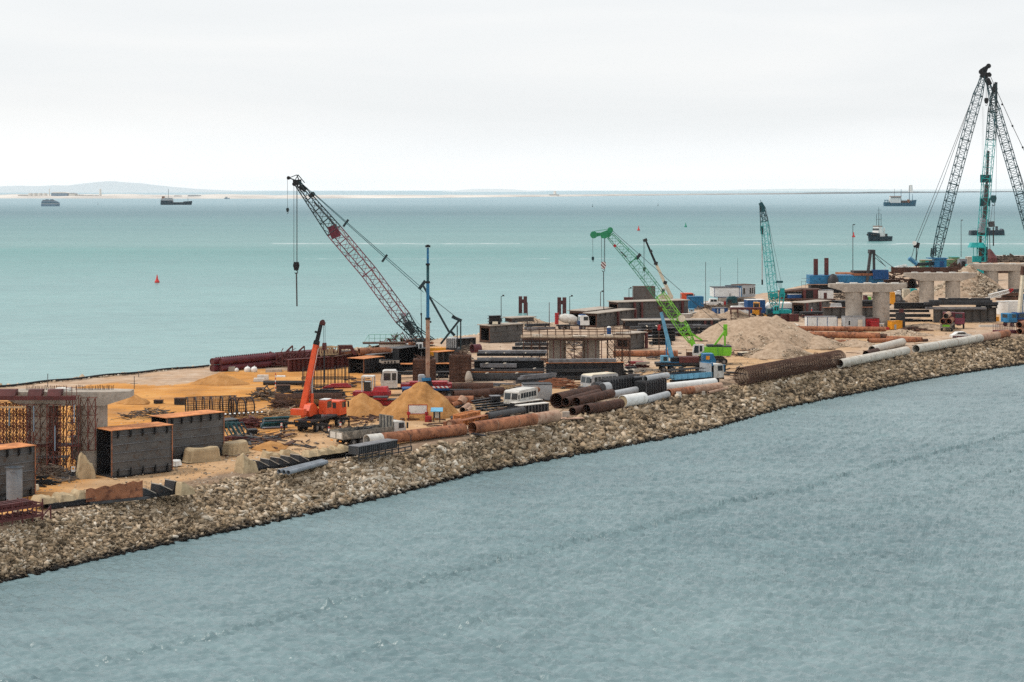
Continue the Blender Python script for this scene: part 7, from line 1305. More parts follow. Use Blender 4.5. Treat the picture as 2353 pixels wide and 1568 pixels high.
litter()

def offcuts(name,label,mat,n,seed,t):
    r=random.Random(seed);b=MB()
    for k in range(n//9):
        cx_,u=r.uniform(540,2100),r.random()**1.1;yn,yf=float(nearY(cx_)),float(farY(cx_))
        if cx_ < 780 and (u > .45 or u < .14):continue
        g=gnd('p',cx_,yn + (yf - yn)*(.06 + .78*u));a0=r.uniform(0,pi)
        for i in range(9):
            x,y=g.x + r.gauss(0,1.4),g.y + r.gauss(0,2.2);a=a0 + r.gauss(0,.5);L=r.uniform(.3,1.5);q=t*r.uniform(.6,1.8);z=.05 + r.random()*.25;b.bar((x - cos(a)*L,y - sin(a)*L,z),(x + cos(a)*L,y + sin(a)*L,z + r.gauss(0,.08)),q*r.choice((1,2,4)),q)
    o=b.build(name,mat);o['kind']='stuff';o['label']=label
offcuts('steel_offcuts','dark steel offcuts scattered over the yard','dark_steel',900,81,.09);offcuts('rusty_offcuts','rusty steel offcuts scattered over the yard','rust_brown',900,82,.09);offcuts('board_offcuts','pale boards and sticks scattered over the yard','old_wood',600,83,.08)

# ------------------------------------------------------------------ lattice crawler cranes
def tracks(o,x0,x1,y0,y1,w=.9,h=1.0,pitch=.34):
    for yc in (y0,y1):
        n=9;pr=[]
        for i in range(n):t=pi/2 + pi*i/(n - 1);pr.append((x0 + h/2 + cos(t)*h/2,h/2 + sin(t)*h/2))
        for i in range(n):t=-pi/2 + pi*i/(n - 1);pr.append((x1 - h/2 + cos(t)*h/2,h/2 + sin(t)*h/2))
        t=MB().prism(pr,yc - w/2,yc + w/2,'y').build('crawler_track','rubber',o);b=MB();k=int((x1 - x0 - h)/pitch)
        for i in range(k):x=x0 + h/2 + i*pitch;b.box(x,x + pitch*.6,yc - w/2 - .02,yc + w/2 + .02,h + .002,h + .06)
        b.build('track_shoes','rust_brown',t);r=MB()
        for i in range(6):x=x0 + h*.6 + (x1 - x0 - h*1.2)*i/5;r.tube((x,yc - w/2 - .04,h*.42),(x,yc - w/2 - .003,h*.42),h*.26,n=12)
        r.build('road_wheels','rim',t)
def crane_house(o,x0,x1,w,z0,z1,mat,cabx,cabmat,cw=None,cwmat=None):
    MB().box(x0,x1,-w/2,w/2,z0,z1).build('machine_house',mat,o);MB().tube((0,0,z0 - .35),(0,0,z0),min(w*.45,1.4),n=20).build('slewing_ring','black',o)
    if cw:MB().box(cw[0],cw[1],-w/2 - .05,w/2 + .05,z0 - .05,z1 - .1).build('counterweight',cwmat or mat,o)
    c=MB().prism([(cabx[0],z0 + .02),(cabx[0] + .05,z1 + .3),(cabx[0] + .45,z1 + .95),(cabx[1],z1 + .95),(cabx[1],z0 + .02)],-w/2 - 1.0,-w/2 - .004,'y').build('operator_cab',cabmat,o)
    for u,v_ in ((.12,.48),(.56,.9)):MB().box(cabx[0] + (cabx[1] - cabx[0])*u + .1,cabx[0] + (cabx[1] - cabx[0])*v_,-w/2 - 1.015,-w/2 - 1.002,z0 + .75,z1 + .75).build('side_window','glass',c)
    MB().box(cabx[0] - .012,cabx[0] + .03,-w/2 - .9,-w/2 - .1,z0 + .6,z1 + .3).build('windscreen','glass',c)
def boom(o,c,d,secs,side=(0,1,0)):
    """secs: list of (name, material, (x0, y0), (x1, y1), width0, width1, bays, chord, lace[, depth0, depth1])"""
    for nm,mat,p,q,w0,w1,n,rc,rl,*hh in secs:MB().lattice(local(o,dep(c,*p,d)),local(o,dep(c,*q,d)),w0,w1,n,rc,rl,side,hh[0] if hh else w0,hh[1] if hh else w1).build(nm,mat,o)
SIDE=(.35,1,0)
# 1: the big red and dark crane
o=thing('crawler_crane','large crawler crane with a long dark and wine-red lattice boom reaching left','crane',gnd('S',1330,1625),0,'lattice boom cranes');d1=gnd('S',1330,1625).y;W1=lambda x,y,k=0:dep('S',x,y,d1 + k);Lc=lambda x,y,k=0:local(o,W1(x,y,k))
tracks(o,-4.2,3.6,-2.3,2.3,1.0,1.2);z0=Lc(0,1545).z;z1=Lc(0,1482).z;crane_house(o,Lc(1262,0).x,Lc(1392,0).x,3.0,z0,z1,'yellow_paint',(-4.0,-2.5),'white_paint',(Lc(1393,0).x,Lc(1500,0).x),'grey_steel')
MB().box(Lc(1395,0).x,Lc(1480,0).x,-1.3,1.3,z1 + .0,z1 + 1.6).build('winch_deck','white_paint',o);b=MB()
for i in range(6):x=Lc(1398 + 15*i,0).x;b.box(x,x + .18,-1.36,-1.302,z1,z1 + 1.62)
b.build('winch_louvres','dark_steel',o)
boom(o,'S',d1,[('boom_foot_section','boom_dark',(1198,1440),(1050,1250),1.0,2.1,6,.11,.06),('boom_insert','boom_red',(1050,1250),(785,890),2.1,2.1,8,.09,.042),('boom_insert','boom_red',(785,890),(512,568),2.1,2.1,8,.09,.042),('boom_tip_section','boom_dark',(512,568),(222,190),2.1,.8,9,.10,.05)],SIDE)
b=MB();b.bar(Lc(1055,1215),Lc(800,870),.34,.10).bar(Lc(795,868),Lc(560,545),.34,.10);b.build('boom_walkway','concrete',o);MB().bar(Lc(520,520),Lc(360,345),.5,.2,1.0,.25).build('tip_plate','grey_steel',o);b=MB();b.bar(Lc(1085,1300),Lc(1040,1215),1.0,.5);b.build('winch_cover','plastic_grey',o);MB().bar(Lc(1135,1375),Lc(1080,1285),1.3,.9).build('boom_winch','boom_dark',o);MB().bar(Lc(548,560),Lc(478,588),.3,2.2).build('section_flange','boom_red',o)
b=MB();b.bar(Lc(192,190),Lc(255,185),1.0,.9).bar(Lc(240,215),Lc(292,245),.8,.8);b.build('boom_head','black',o);b=MB();b.bar(Lc(160,152),Lc(225,178),.2).bar(Lc(160,152),Lc(220,128),.12).bar(Lc(220,128),Lc(242,180),.16).bar(Lc(232,126),Lc(200,180),.12).bar(Lc(230,128),Lc(282,190),.14);b.build('jib_frame','boom_dark',o);b=MB()
for xx,yy,rr in ((155,152,.32),(345,280,.42),(325,292,.3),(200,200,.36)):b.tube(Lc(xx,yy,-.4),Lc(xx,yy,.4),rr,n=14)
b.build('sheaves','black',o)
b=MB(); 
for k in (-1.2,1.2):b.bar(Lc(1350,1455,k),Lc(1497,1268,k),.34).bar(Lc(1507,1268,k),Lc(1507,1500,k),.22).bar(Lc(1480,1310,k),Lc(1480,1480,k),.18)
b.bar(Lc(1438,1240),Lc(1515,1275),.7,.5).bar(Lc(1432,1360),Lc(1460,1390),.8,.4);b.build('gantry','boom_dark',o);b=MB()
for k in (-.8,.8):b.bar(Lc(1415,1360,k),Lc(1205,985,k),.34)
b.bar(Lc(1195,985),Lc(1215,1000),.4,1.8);b.build('mast','boom_dark',o)
ropes(o,[(W1(1215,1050,k),W1(240,178,k)) for k in (-.7,.7)] + [(W1(1195,1010),W1(350,270))],.055,'boom_pendant','teal_dark');ropes(o,[(W1(1255,1075,k),W1(1470,1245,k*.7)) for k in (-.8,-.3,.3,.8)],.05,'luffing_rope');ropes(o,[(W1(1100,1270,.5),W1(1300,1418)),(W1(1110,1300,-.4),W1(1290,1425))],.09,'back_stay','teal_dark');ropes(o,[(W1(960,1030),W1(1195,1320))],.02,'thin_line')
b=MB()
for xx,yy in ((605,507),(910,783)):b.bar(Lc(xx - 7,yy - 5),Lc(xx + 7,yy + 5),.16,1.5)
b.build('pendant_link','boom_dark',o)
ropes(o,[(W1(xx,205,k),W1(xx,815,k)) for xx in (197,217,224) for k in (0,)],.04);hook(o,W1(216,812),2.0,'black');ropes(o,[(W1(217,895),W1(221,1160))],.13,'hanging_rod','grey_steel');ropes(o,[(W1(146,160),W1(148,390))],.03);hook(o,W1(148,388),.95,'boom_dark');ropes(o,[(W1(1195,1000),W1(1197,1215))],.03);hook(o,W1(1197,1212),.6,'black');ropes(o,[(W1(1198,1230),W1(1200,1420))],.1,'hanging_rod','dark_steel')
# 2: the lime green crane
o=thing('crawler_crane','lime green crawler crane with a green lattice boom and a solid green head','crane',gnd('E',1600,1052),0,'lattice boom cranes');d2=gnd('E',1600,1052).y;W2=lambda x,y,k=0:dep('T',x,y,d2 + k);Lc=lambda x,y,k=0:local(o,W2(x,y,k));Le=lambda x,y,k=0:local(o,dep('E',x,y,d2 + k))
tracks(o,Le(1375,0).x,Le(1815,0).x,-1.9,1.9,.8,1.0);z0,z1=Le(0,962).z,Le(0,868).z;MB().box(Le(1515,0).x,Le(1770,0).x,-1.4,1.4,z0,z1).build('machine_house','lime_paint',o);MB().tube((Le(1600,0).x,0,.9),(Le(1600,0).x,0,z0),1.2,n=20).build('slewing_ring','black',o);q=MB().prism([(Le(1771,0).x,z0),(Le(1850,0).x,z0),(Le(1866,0).x,z0 + .5),(Le(1866,0).x,z1),(Le(1771,0).x,z1)],-1.5,1.5,'y').build('counterweight','lime_paint',o);MB().box(Le(1771,0).x,Le(1866,0).x,-1.48,1.48,z1 + .002,z1 + .22).build('grey_lid','grey_steel',q)
MB().box(Le(1712,0).x,Le(1716,0).x,-1.42,-1.402,z0 + .05,z1 - .05).build('panel_gap','sea_green',o);MB().box(Le(1600,0).x,Le(1760,0).x,-1.1,1.1,z1 + .002,z1 + .35).build('roof_deck','dark_steel',o)
cb_=MB().prism([(Le(1432,0).x,z0 + .05),(Le(1448,0).x,Le(0,838).z),(Le(1560,0).x,Le(0,838).z),(Le(1560,0).x,z0 + .05)],-1.5,-.3,'y').build('operator_cab','white_paint',o);MB().prism([(Le(1442,0).x,Le(0,930).z),(Le(1455,0).x,Le(0,850).z),(Le(1500,0).x,Le(0,850).z),(Le(1500,0).x,Le(0,930).z)],-1.52,-1.502,'y').build('side_window','glass',cb_);MB().box(Le(1510,0).x,Le(1540,0).x,-1.52,-1.502,Le(0,915).z,Le(0,850).z).build('side_window','glass',cb_);MB().prism([(Le(1500,0).x,z0 + .06),(Le(1558,0).x,Le(0,905).z),(Le(1558,0).x,z0 + .06)],-1.515,-1.502,'y').build('lime_flash','lime_paint',cb_)
b=MB()
for i in range(4):b.bar(Le(1370,980 - 25*i,-1.3),Le(1435,980 - 25*i,-1.3),.07)
b.bar(Le(1372,985,-1.3),Le(1372,895,-1.3),.07).bar(Le(1372,972,-.8),Le(1440,972,-.8),.1,1.2);b.build('front_platform','rust_brown',o)
boom(o,'T',d2,[('boom_foot_section','lime_paint',(1012,1310),(940,1190),.8,1.6,3,.09,.05),('boom_lower_section','lime_paint',(940,1190),(735,905),1.6,1.6,6,.07,.032),('boom_insert','sea_green',(735,905),(500,600),1.6,1.6,7,.055,.026),('boom_tip_section','sea_green',(500,600),(300,385),1.6,1.1,6,.055,.026)],SIDE)
MB().prism([tuple(Lc(x,y)[i] for i in (0,2)) for x,y in ((985,1300),(1020,1283),(1045,1325),(1010,1350))],-.6,.6,'y').build('boom_foot_plate','lime_paint',o);MB().prism([tuple(Lc(x,y)[i] for i in (0,2)) for x,y in ((140,362),(160,356),(215,358),(275,335),(285,320),(312,322),(318,352),(290,392),(255,408),(222,405),(216,385),(160,395),(142,385))],-.45,.45,'y').build('boom_head','sea_green',o)
b=MB();b.tube(Lc(155,376,-.5),Lc(155,376,.5),.62,n=18);b.tube(Lc(300,335,-.5),Lc(300,335,.5),.5,n=16);b.build('sheaves','sea_green',o);b=MB();b.bar(Le(1380,690),Le(1548,800),.34,.3).bar(Le(1682,858,-.6),Le(1805,690,-.6),.32).bar(Le(1682,858,.9),Le(1805,690,.9),.32).bar(Le(1802,690,-.6),Le(1802,866,-.6),.3).bar(Le(1802,690,.9),Le(1802,866,.9),.3).bar(Le(1785,685),Le(1828,685),.3,2.0);b.build('gantry','lime_paint',o);MB().bar(Le(1455,805),Le(1610,805),.5,.16).build('platform','rust_brown',o)
b=MB();b.tube(Lc(925,1108,-1.3),Lc(925,1108,-1.0),.62,n=18);b.build('pale_disc','cream_paint',o);b=MB();b.bar(Lc(885,1105),Lc(930,1140),.8,.6);b.build('boom_winch','lime_paint',o);b=MB();b.bar(Lc(395,525),Lc(440,570),.7,.2);b.build('grey_plate','grey_steel',o)
MB().tube(Lc(340,472,-1.0),Lc(340,472,-.95),.28,n=10).build('red_disc','red_paint',o)
ropes(o,[(W2(318,340,k),W2(1312,1212,k)) for k in (-.5,.5)],.04,'boom_pendant');MB().bar(Lc(535,558),Lc(555,575),.3,1.2).build('pendant_link','dark_steel',o);ropes(o,[(W2(160,345),W2(285,325))],.04,'thin_line','sea_green')
ropes(o,[(W2(222,405),W2(226,625)),(W2(253,405),W2(252,625)),(W2(248,405),W2(246,625))],.04);hook(o,W2(240,612),1.7,'block_stripes','block_stripes');ropes(o,[(W2(241,700),W2(243,1030))],.08,'hanging_rod','dark_steel');ropes(o,[(W2(146,400),W2(148,575))],.03);hook(o,W2(148,568),.9,'boom_dark')
# 3: the teal crane
o=thing('crawler_crane','teal crawler crane with an upright teal boom in front of the blue pontoon','crane',gnd('L',1380,955),0,'lattice boom cranes');d3=gnd('L',1380,955).y;W3=lambda x,y,k=0:dep('L',x,y,d3 + k);Lc=lambda x,y,k=0:local(o,W3(x,y,k))
tracks(o,-3.4,2.8,-1.9,1.9,.8,1.0);z0,z1=Lc(0,865).z,Lc(0,795).z;crane_house(o,Lc(1360,0).x,Lc(1560,0).x,2.6,z0,z1,'teal_paint',(Lc(1250,0).x,Lc(1350,0).x),'teal_paint',(Lc(1561,0).x,Lc(1592,0).x),'teal_paint');MB().box(Lc(1155,0).x,Lc(1240,0).x,-1,1,Lc(0,905).z,Lc(0,785).z).build('front_cabinet','teal_dark',o);MB().box(Lc(1285,0).x,Lc(1430,0).x,-1.2,1.2,Lc(0,942).z,Lc(0,870).z).build('carbody','teal_paint',o)
T3=lambda x,y:(1617.6*0 + x,y)
def lt(x,y):X,Y=px('T',x,y);return ((X - CROPS['L'][0])*8,(Y - CROPS['L'][1])*8)
boom(o,'L',d3,[('boom_foot_section','teal_paint',(1290,770),(1278,600),1.0,1.5,4,.08,.05),('boom_lower_section','teal_paint',(1278,600),(1262,470),1.6,1.6,3,.12,.08),('boom_insert','teal_paint',(1262,470),lt(1690,610),1.7,1.6,7,.07,.036),('boom_upper_section','teal_paint',lt(1690,610),lt(1648,260),1.6,1.4,9,.07,.036),('boom_tip_section','teal_dark',lt(1648,260),lt(1622,110),1.4,.6,6,.09,.06)],(.6,1,0))
b=MB();p,q=lt(1612,95),lt(1645,150);b.bar(Lc(*p),Lc(*q),.8,.9).bar(Lc(*lt(1622,115)),Lc(*lt(1640,175)),1.2,.8).bar(Lc(*lt(1616,68)),Lc(*lt(1616,95)),.1);b.build('boom_head','teal_dark',o);b=MB();b.bar(Lc(1215,540),Lc(1345,540),2.0,.9);b.build('boom_winch_box','teal_paint',o)
b=MB()
for k in (-.8,.8):b.bar(Lc(1372,770,k),Lc(1405,490,k),.26).bar(Lc(1430,800,k),Lc(1485,500,k),.26)
for y_ in (510,560,620):b.bar(Lc(1400 - (y_ - 500)*.12,y_,-.8),Lc(1482 - (y_ - 500)*.17,y_,-.8),.18)
b.bar(Lc(1400,482),Lc(1480,482),.5,1.9);b.build('gantry','teal_paint',o);b=MB();b.bar(Lc(1335,290),Lc(1450,290),.5,.5);b.build('spreader','teal_dark',o)
ropes(o,[(W3(*lt(1655,140)),W3(1350,275)),(W3(*lt(1660,140),.6),W3(1415,275,.6))],.035,'boom_pendant');ropes(o,[(W3(1345 + 18*i,300),W3(1415 + 10*i,480)) for i in range(5)],.025,'luffing_rope');b=MB();p=lt(1626,340);b.bar(Lc(*lt(1627,300)),Lc(*lt(1627,370)),.5);b.build('hook_block','black',o);ropes(o,[(W3(*lt(1613,120),-.5),W3(*lt(1613,345),-.5))],.06,'hoist_rope');ropes(o,[(W3(*lt(1628,360)),W3(1070,250))],.14,'hanging_rod','grey_paint');ropes(o,[(W3(1070,250),W3(1071,345))],.2,'rod_tip','black')
# 4: the tall dark crane at the right
o=thing('crawler_crane','tallest dark lattice crane at the right, leaning right from a blue house','crane',gnd('N',660,470),0,'lattice boom cranes');d4=gnd('N',660,470).y;W4=lambda x,y,k=0:dep('R',x,y,d4 + k);Lc=lambda x,y,k=0:local(o,W4(x,y,k));Ln=lambda x,y,k=0:local(o,dep('N',x,y,d4 + k))
tracks(o,Ln(600,0).x,Ln(900,0).x,-3,3,1.2,1.4);MB().box(-2.5,2.5,-2.2,2.2,1.0,max(1.3,Ln(0,395).z - .01)).build('pedestal','dark_steel',o);MB().box(Ln(690,0).x,Ln(905,0).x,-2.2,2.2,Ln(0,395).z,Ln(0,240).z).build('machine_house','blue_paint',o);MB().box(Ln(780,0).x,Ln(858,0).x,-2.23,-2.202,Ln(0,380).z,Ln(0,280).z).build('door','navy_paint',o);MB().box(Ln(582,0).x,Ln(920,0).x,-2.6,2.6,Ln(0,239).z,Ln(0,222).z).build('roof_deck','blue_paint',o)
boom(o,'R',d4,[('boom_foot_section','boom_teal',(470,1492),(520,1272),2.6,3.4,6,.17,.10,2.6,2.9),('boom_insert','boom_teal',(520,1272),(600,960),3.4,3.4,10,.15,.085,2.9,2.9),('boom_insert','boom_teal',(600,960),(685,640),3.4,3.4,10,.14,.08,2.9,2.9),('boom_insert','boom_teal',(685,640),(775,318),3.4,3.2,10,.14,.08,2.9,2.8),('boom_tip_section','boom_teal',(775,318),(822,160),3.2,1.0,5,.15,.09,2.8,.9)],(.55,1,0))
b=MB();b.bar(Lc(805,190),Lc(830,120),1.9,1.6).bar(Lc(800,140),Lc(858,105),1.2,1.2).bar(Lc(825,170),Lc(862,165),1.3,1.2); 
for xx,yy,rr in ((852,108,.9),(800,150,1.0),(858,172,.8),(830,185,1.0)):b.tube(Lc(xx,yy,-.8),Lc(xx,yy,.8),rr,n=14)
b.build('boom_head','black',o);ropes(o,[(W4(795,175),W4(525,928)),(W4(525,928),W4(335,1392)),(W4(800,175,1),W4(503,928,1)),(W4(503,928,1),W4(318,1392,1))],.09,'boom_pendant');ropes(o,[(W4(322,1398),W4(296,1490)),(W4(348,1398,1),W4(332,1500,1)),(W4(335,1398),W4(325,1520))],.10,'luffing_rope')
b=MB();b.bar(Lc(315,1395),Lc(352,1403),.9,2);b.build('spreader','black',o);MB().tube(Lc(318,1385,-.5),Lc(318,1385,.6),.8,n=12).build('white_sheave','white_paint',o);MB().bar(Lc(278,1492),Lc(335,1535),1.4,1.6).build('mast_end','sky_paint',o);MB().bar(Lc(276,1494),Lc(330,1540),1.9,.6).build('mast_rim','blue_paint',o);MB().bar(Ln(375,400),Ln(375,30),.3).build('stay_post','boom_dark',o);b=MB();b.bar(Ln(350,350),Ln(700,330),1.0,1.2);b.build('rear_frame','boom_dark',o)
ropes(o,[(W4(832,200),W4(834,345)),(W4(840,200),W4(840,345))],.05);hook(o,W4(836,338),2.4 * 1.0 + .4,'black');ropes(o,[(W4(808,400),W4(800,1480)),(W4(818,400),W4(812,1400))],.03,'tag_line','cable');b=MB()
for xx in (435,450,468):b.bar(Lc(xx,1480),Lc(xx + 6,1420),.4)
b.build('winch_guards','boom_dark',o)
# 5: the teal piling crane beside it
o=thing('piling_crane','teal lattice piling crane carrying a grey hammer leader at the right','crane',gnd('N',1560,640),0,'lattice boom cranes');d5=gnd('N',1560,640).y + 4;W5=lambda x,y,k=0:dep('R',x,y,d5 + k);Lc=lambda x,y,k=0:local(o,W5(x,y,k));Ln=lambda x,y,k=0:local(o,dep('N',x,y,d5 + k))
tracks(o,-5,4,-3,3,1.2,1.4);MB().box(-4.5,4,-2.2,2.2,1.41,5.2).build('machine_house','teal_paint',o);MB().box(-4.4,-2.6,-3.0,-2.202,1.5,5.6).build('operator_cab','teal_paint',o);MB().box(-4.2,-2.8,-3.02,-3.002,3.6,5.2).build('window','glass',o)
boom(o,'R',d5,[('boom_foot_section','teal_paint',(805,1515),(808,1330),3.2,3.3,4,.14,.07,2.6,2.6),('boom_insert','teal_paint',(808,1330),(840,920),3.3,3.3,9,.12,.055,2.6,2.6),('boom_insert','teal_paint',(840,920),(868,640),3.3,3.2,7,.11,.055,2.6,2.5),('boom_upper_section','teal_dark',(868,640),(880,440),3.2,3.0,7,.14,.08,2.5,2.3),('boom_tip_section','boom_dark',(880,440),(900,240),3.0,.9,6,.17,.10,2.3,.9)],(.5,1,0))
b=MB();b.bar(Lc(893,300),Lc(906,225),1.3,1.3,.8,.8).bar(Lc(880,260),Lc(905,285),1.6,1.4);b.build('boom_head','black',o);b=MB();b.bar(Lc(850,720),Lc(838,960),.7,.7).bar(Lc(838,960),Lc(820,1230),1.2,1.0);b.build('hammer_leader','grey_steel',o);MB().bar(Lc(822,1210),Lc(800,1310),2.6,2.0).build('hammer','plastic_grey',o);MB().bar(Lc(795,1310),Lc(790,1545),.7,.7).build('pile','rust_brown',o); 
for yy in (920,1090,1300,1440,1490):MB().bar(Lc(780 + (1500 - yy)*.02,yy),Lc(842 + (1500 - yy)*.05,yy),.24,2.6).build('cross_frame','teal_dark',o)
MB().frus(-2.6,2.6,-2,2,0,-1.9,1.9,-1.5,1.5,1.6).build('umbrella_roof','teal_paint',o).location=Lc(767,1416);b=MB()
for xx in (742,767,795):b.bar(Lc(xx,1416),Lc(xx + 2,1500),.16)
b.build('roof_posts','teal_paint',o);MB().bar(Lc(735,1500),Lc(798,1500),.9,2).build('teal_platform','teal_paint',o);MB().bar(Ln(1465,330),Ln(1475,585),1.1,1.1).build('support_column','teal_paint',o)
ropes(o,[(W5(905,290),W5(900,620)),(W5(915,290),W5(905,1050))],.05,'hoist_rope');hook(o,W5(888,1040),3.4,'teal_dark');ropes(o,[(W5(880,1110),W5(866,1230)),(W5(893,1110),W5(893,1270))],.06,'sling');b=MB();b.bar(Lc(873,1228),Lc(876,1268),1.6,1.4);b.build('lifting_frame','grey_steel',o);ropes(o,[(W5(886,1270),W5(887,1405))],.22,'hanging_rod','dark_steel')
# 6: the crane whose boom leans left out of the frame
o=thing('crawler_crane','dark lattice crane boom rising from beyond the right edge of the photo','crane',gnd('R',1240,1640),0,'lattice boom cranes');d6=gnd('R',1240,1640).y + 10;W6=lambda x,y,k=0:dep('R',x,y,d6 + k);Lc=lambda x,y,k=0:local(o,W6(x,y,k));tracks(o,-4,5,-3,3,1.2,1.4);MB().box(-3.5,4.5,-2.2,2.2,1.41,5.2).build('machine_house','blue_paint',o);MB().box(-4.6,-3.502,-2.2,-.8,1.6,4.6).build('operator_cab','blue_paint',o)
boom(o,'R',d6,[('boom_foot_section','boom_teal',(1232,1590),(1160,1330),2.2,3.2,8,.16,.09,2.2,2.8),('boom_insert','boom_teal',(1160,1330),(1078,1030),3.2,3.2,10,.15,.085,2.8,2.8),('boom_insert','boom_teal',(1078,1030),(990,720),3.2,3.2,10,.14,.08,2.8,2.8),('boom_insert','boom_teal',(990,720),(905,425),3.2,3.0,10,.14,.08,2.8,2.6),('boom_tip_section','boom_teal',(905,425),(845,215),3.0,.9,6,.15,.09,2.6,.8)],(.55,1,0));MB().bar(Lc(838,200),Lc(860,245),1.8,1.5).build('boom_head','black',o)
ropes(o,[(W6(862,175),W6(1024,540)),(W6(1024,540),W6(1098,695)),(W6(1098,695),W6(1290,1130)),(W6(1290,1130),W6(1330,1480)),(W6(1060,820),W6(1120,1010))],.10,'boom_pendant');b=MB()
for xx,yy in ((1024,540),(1098,695),(950,385)):b.bar(Lc(xx - 3,yy - 6),Lc(xx + 3,yy + 6),.5)
b.build('pendant_link','black',o);MB().bar(Lc(1332,1480),Lc(1290,1600),.9,2).build('gantry','boom_dark',o)

# ------------------------------------------------------------------ ships, buoys and the far shore
def ship(name,label,cat,c,x0,x1,yw,group=None,yaw=0.):
    p=wat(c,(x0 + x1)/2,yw);L=(x1 - x0)/CROPS[c][2]/F*p.y;return thing(name,label,cat,p,yaw,group),L,p.y/F/CROPS[c][2]
def hull(L,B,h0,hs,hb,mat,o,rake=.08,raise_s=.18,raise_b=.82):
    """side profile hull, bow towards +x: h0 waist height, hs stern height, hb bow height"""
    st=[(-.5,hs,.55),(-.48,hs,.85),(-.5 + raise_s,hs,1),(-.5 + raise_s + .01,h0,1),(0,h0,1),(-.5 + raise_b - .01,h0,1),(-.5 + raise_b,hb*.85,.95),(.42,hb*.95,.62),(.5,hb,.06)];V,Fc=[],[]
    for x,h,w in st:
        for y,z in ((-.5,1),(-.42,0),(.42,0),(.5,1)):V.append((x*L - (rake*L if (z == 0 and x > .4) else 0),y*w*B,h*z - (1.2 if z == 0 else 0)))
    n=len(st)
    for i in range(n - 1):
        for j in range(4):Fc.append((4*i + j,4*i + (j + 1) % 4,4*i + 4 + (j + 1) % 4,4*i + 4 + j))
    Fc += [(0,1,2,3),tuple(4*(n - 1) + j for j in (3,2,1,0))];return MB().add(V,Fc).build('hull',mat,o)
SH='ships at anchor in the bay'
o,L,k=ship('cargo_ship','dark coaster with a white stern deckhouse, left part of the bay','ship','U',1478,1768,355,SH);hull(L,12,4.6,9.0,8.2,'hull_dark',o,.03,.38,.73);MB().box(-L*.48,-L*.12,-5,5,9.0,13.5).build('deckhouse','grey_paint',o);MB().box(-L*.40,-L*.13,-4.5,4.5,13.51,14.8).build('bridge','white_paint',o);MB().box(-L*.46,-L*.38,-2,2,13.51,17.6).build('funnel','rust',o);MB().tube((-L*.26,0,14.8),(-L*.26,0,33),.4,n=6).build('mast','dark_steel',o);MB().tube((L*.36,0,8),(L*.36,0,15),.3,n=6).build('foremast','dark_steel',o);MB().box(-L*.395,-L*.135,-4.55,-4.502,13.9,14.5).build('windows','glass',o);MB().box(-L*.1,L*.2,-4,4,3.6,5.4).build('hatch_covers','rust_brown',o)
o,L,k=ship('ferry','grey-blue ferry with rounded ends, farthest left in the bay','ship','U',380,551,368,SH);hull(L,12,4.2,4.6,5.0,'slate_wall',o,.02);MB().box(-L*.47,L*.45,-5.5,5.5,4.2,5.6).build('white_band','grey_paint',o);MB().prism([(-L*.47,5.61),(L*.44,5.61),(L*.46,7.2),(L*.38,9.4),(-L*.46,9.4)],-5,5,'y').build('passenger_deck','slate_wall',o);MB().prism([(-L*.44,9.41),(L*.36,9.41),(L*.18,12.0),(-L*.40,12.2)],-4,4,'y').build('upper_deck','plastic_grey',o)
for x in (-.26,.0):MB().box(L*x,L*x + 5,-3,3,12.1,13.6).build('roof_box','slate_wall',o)
MB().box(-L*.45,L*.43,-5.05,-5.002,6.4,7.4).build('windows','teal_dark',o)
o,L,k=ship('work_boat','tiny grey boat near the far shore','boat','U',2060,2112,301);hull(L,6,2.5,3,4,'slate_wall',o);MB().box(-L*.3,L*.1,-2,2,2.5,7).build('wheelhouse','grey_paint',o)
o,L,k=ship('dredger_ship','blue hulled dredger with a white bridge aft and two tall masts','ship','M',470,1310,562,SH);hull(L,14,6.4,7.6,12.4,'hull_blue',o,.04,.17,.80);MB().box(-L*.33,-L*.0,-5,5,6.4,15).build('deckhouse','white_paint',o);MB().box(-L*.31,L*.02,-5.5,5.5,15.01,18.4).build('bridge','white_paint',o);MB().box(-L*.31,L*.025,-5.7,5.7,18.41,19.6).build('bridge_roof','rust',o);MB().box(-L*.30,L*.01,-5.55,-5.502,16,17.6).build('windows','glass',o);MB().box(-L*.47,-L*.36,-5,5,11,12.2).build('stern_canopy','hull_blue',o);b=MB()
for x in (-.46,-.38):b.tube((L*x,-4,7),(L*x,-4,11),.4,n=5).tube((L*x,4,7),(L*x,4,11),.4,n=5)
b.build('canopy_posts','hull_blue',o)
for x,z,r in ((.03,33,.7),(.28,39,.75),(.375,23.5,.6),(-.17,34,.4)):MB().tube((L*x,0,6),(L*x,0,z),r,r*.6,8).build('mast','hull_blue' if x > 0 else 'dark_steel',o)
MB().box(L*.04,L*.2,-4,4,6.4,11).build('dredge_gear','rust_brown',o);MB().box(L*.22,L*.28,-3,3,6.4,13).build('winch_house','rust',o);MB().box(L*.3,L*.36,-3,3,8,12).build('deck_crane','white_paint',o);MB().tube((L*.03,-3,9.5),(L*.2,-3,9.5),1.0,n=10).build('suction_pipe','rust_pale',o)
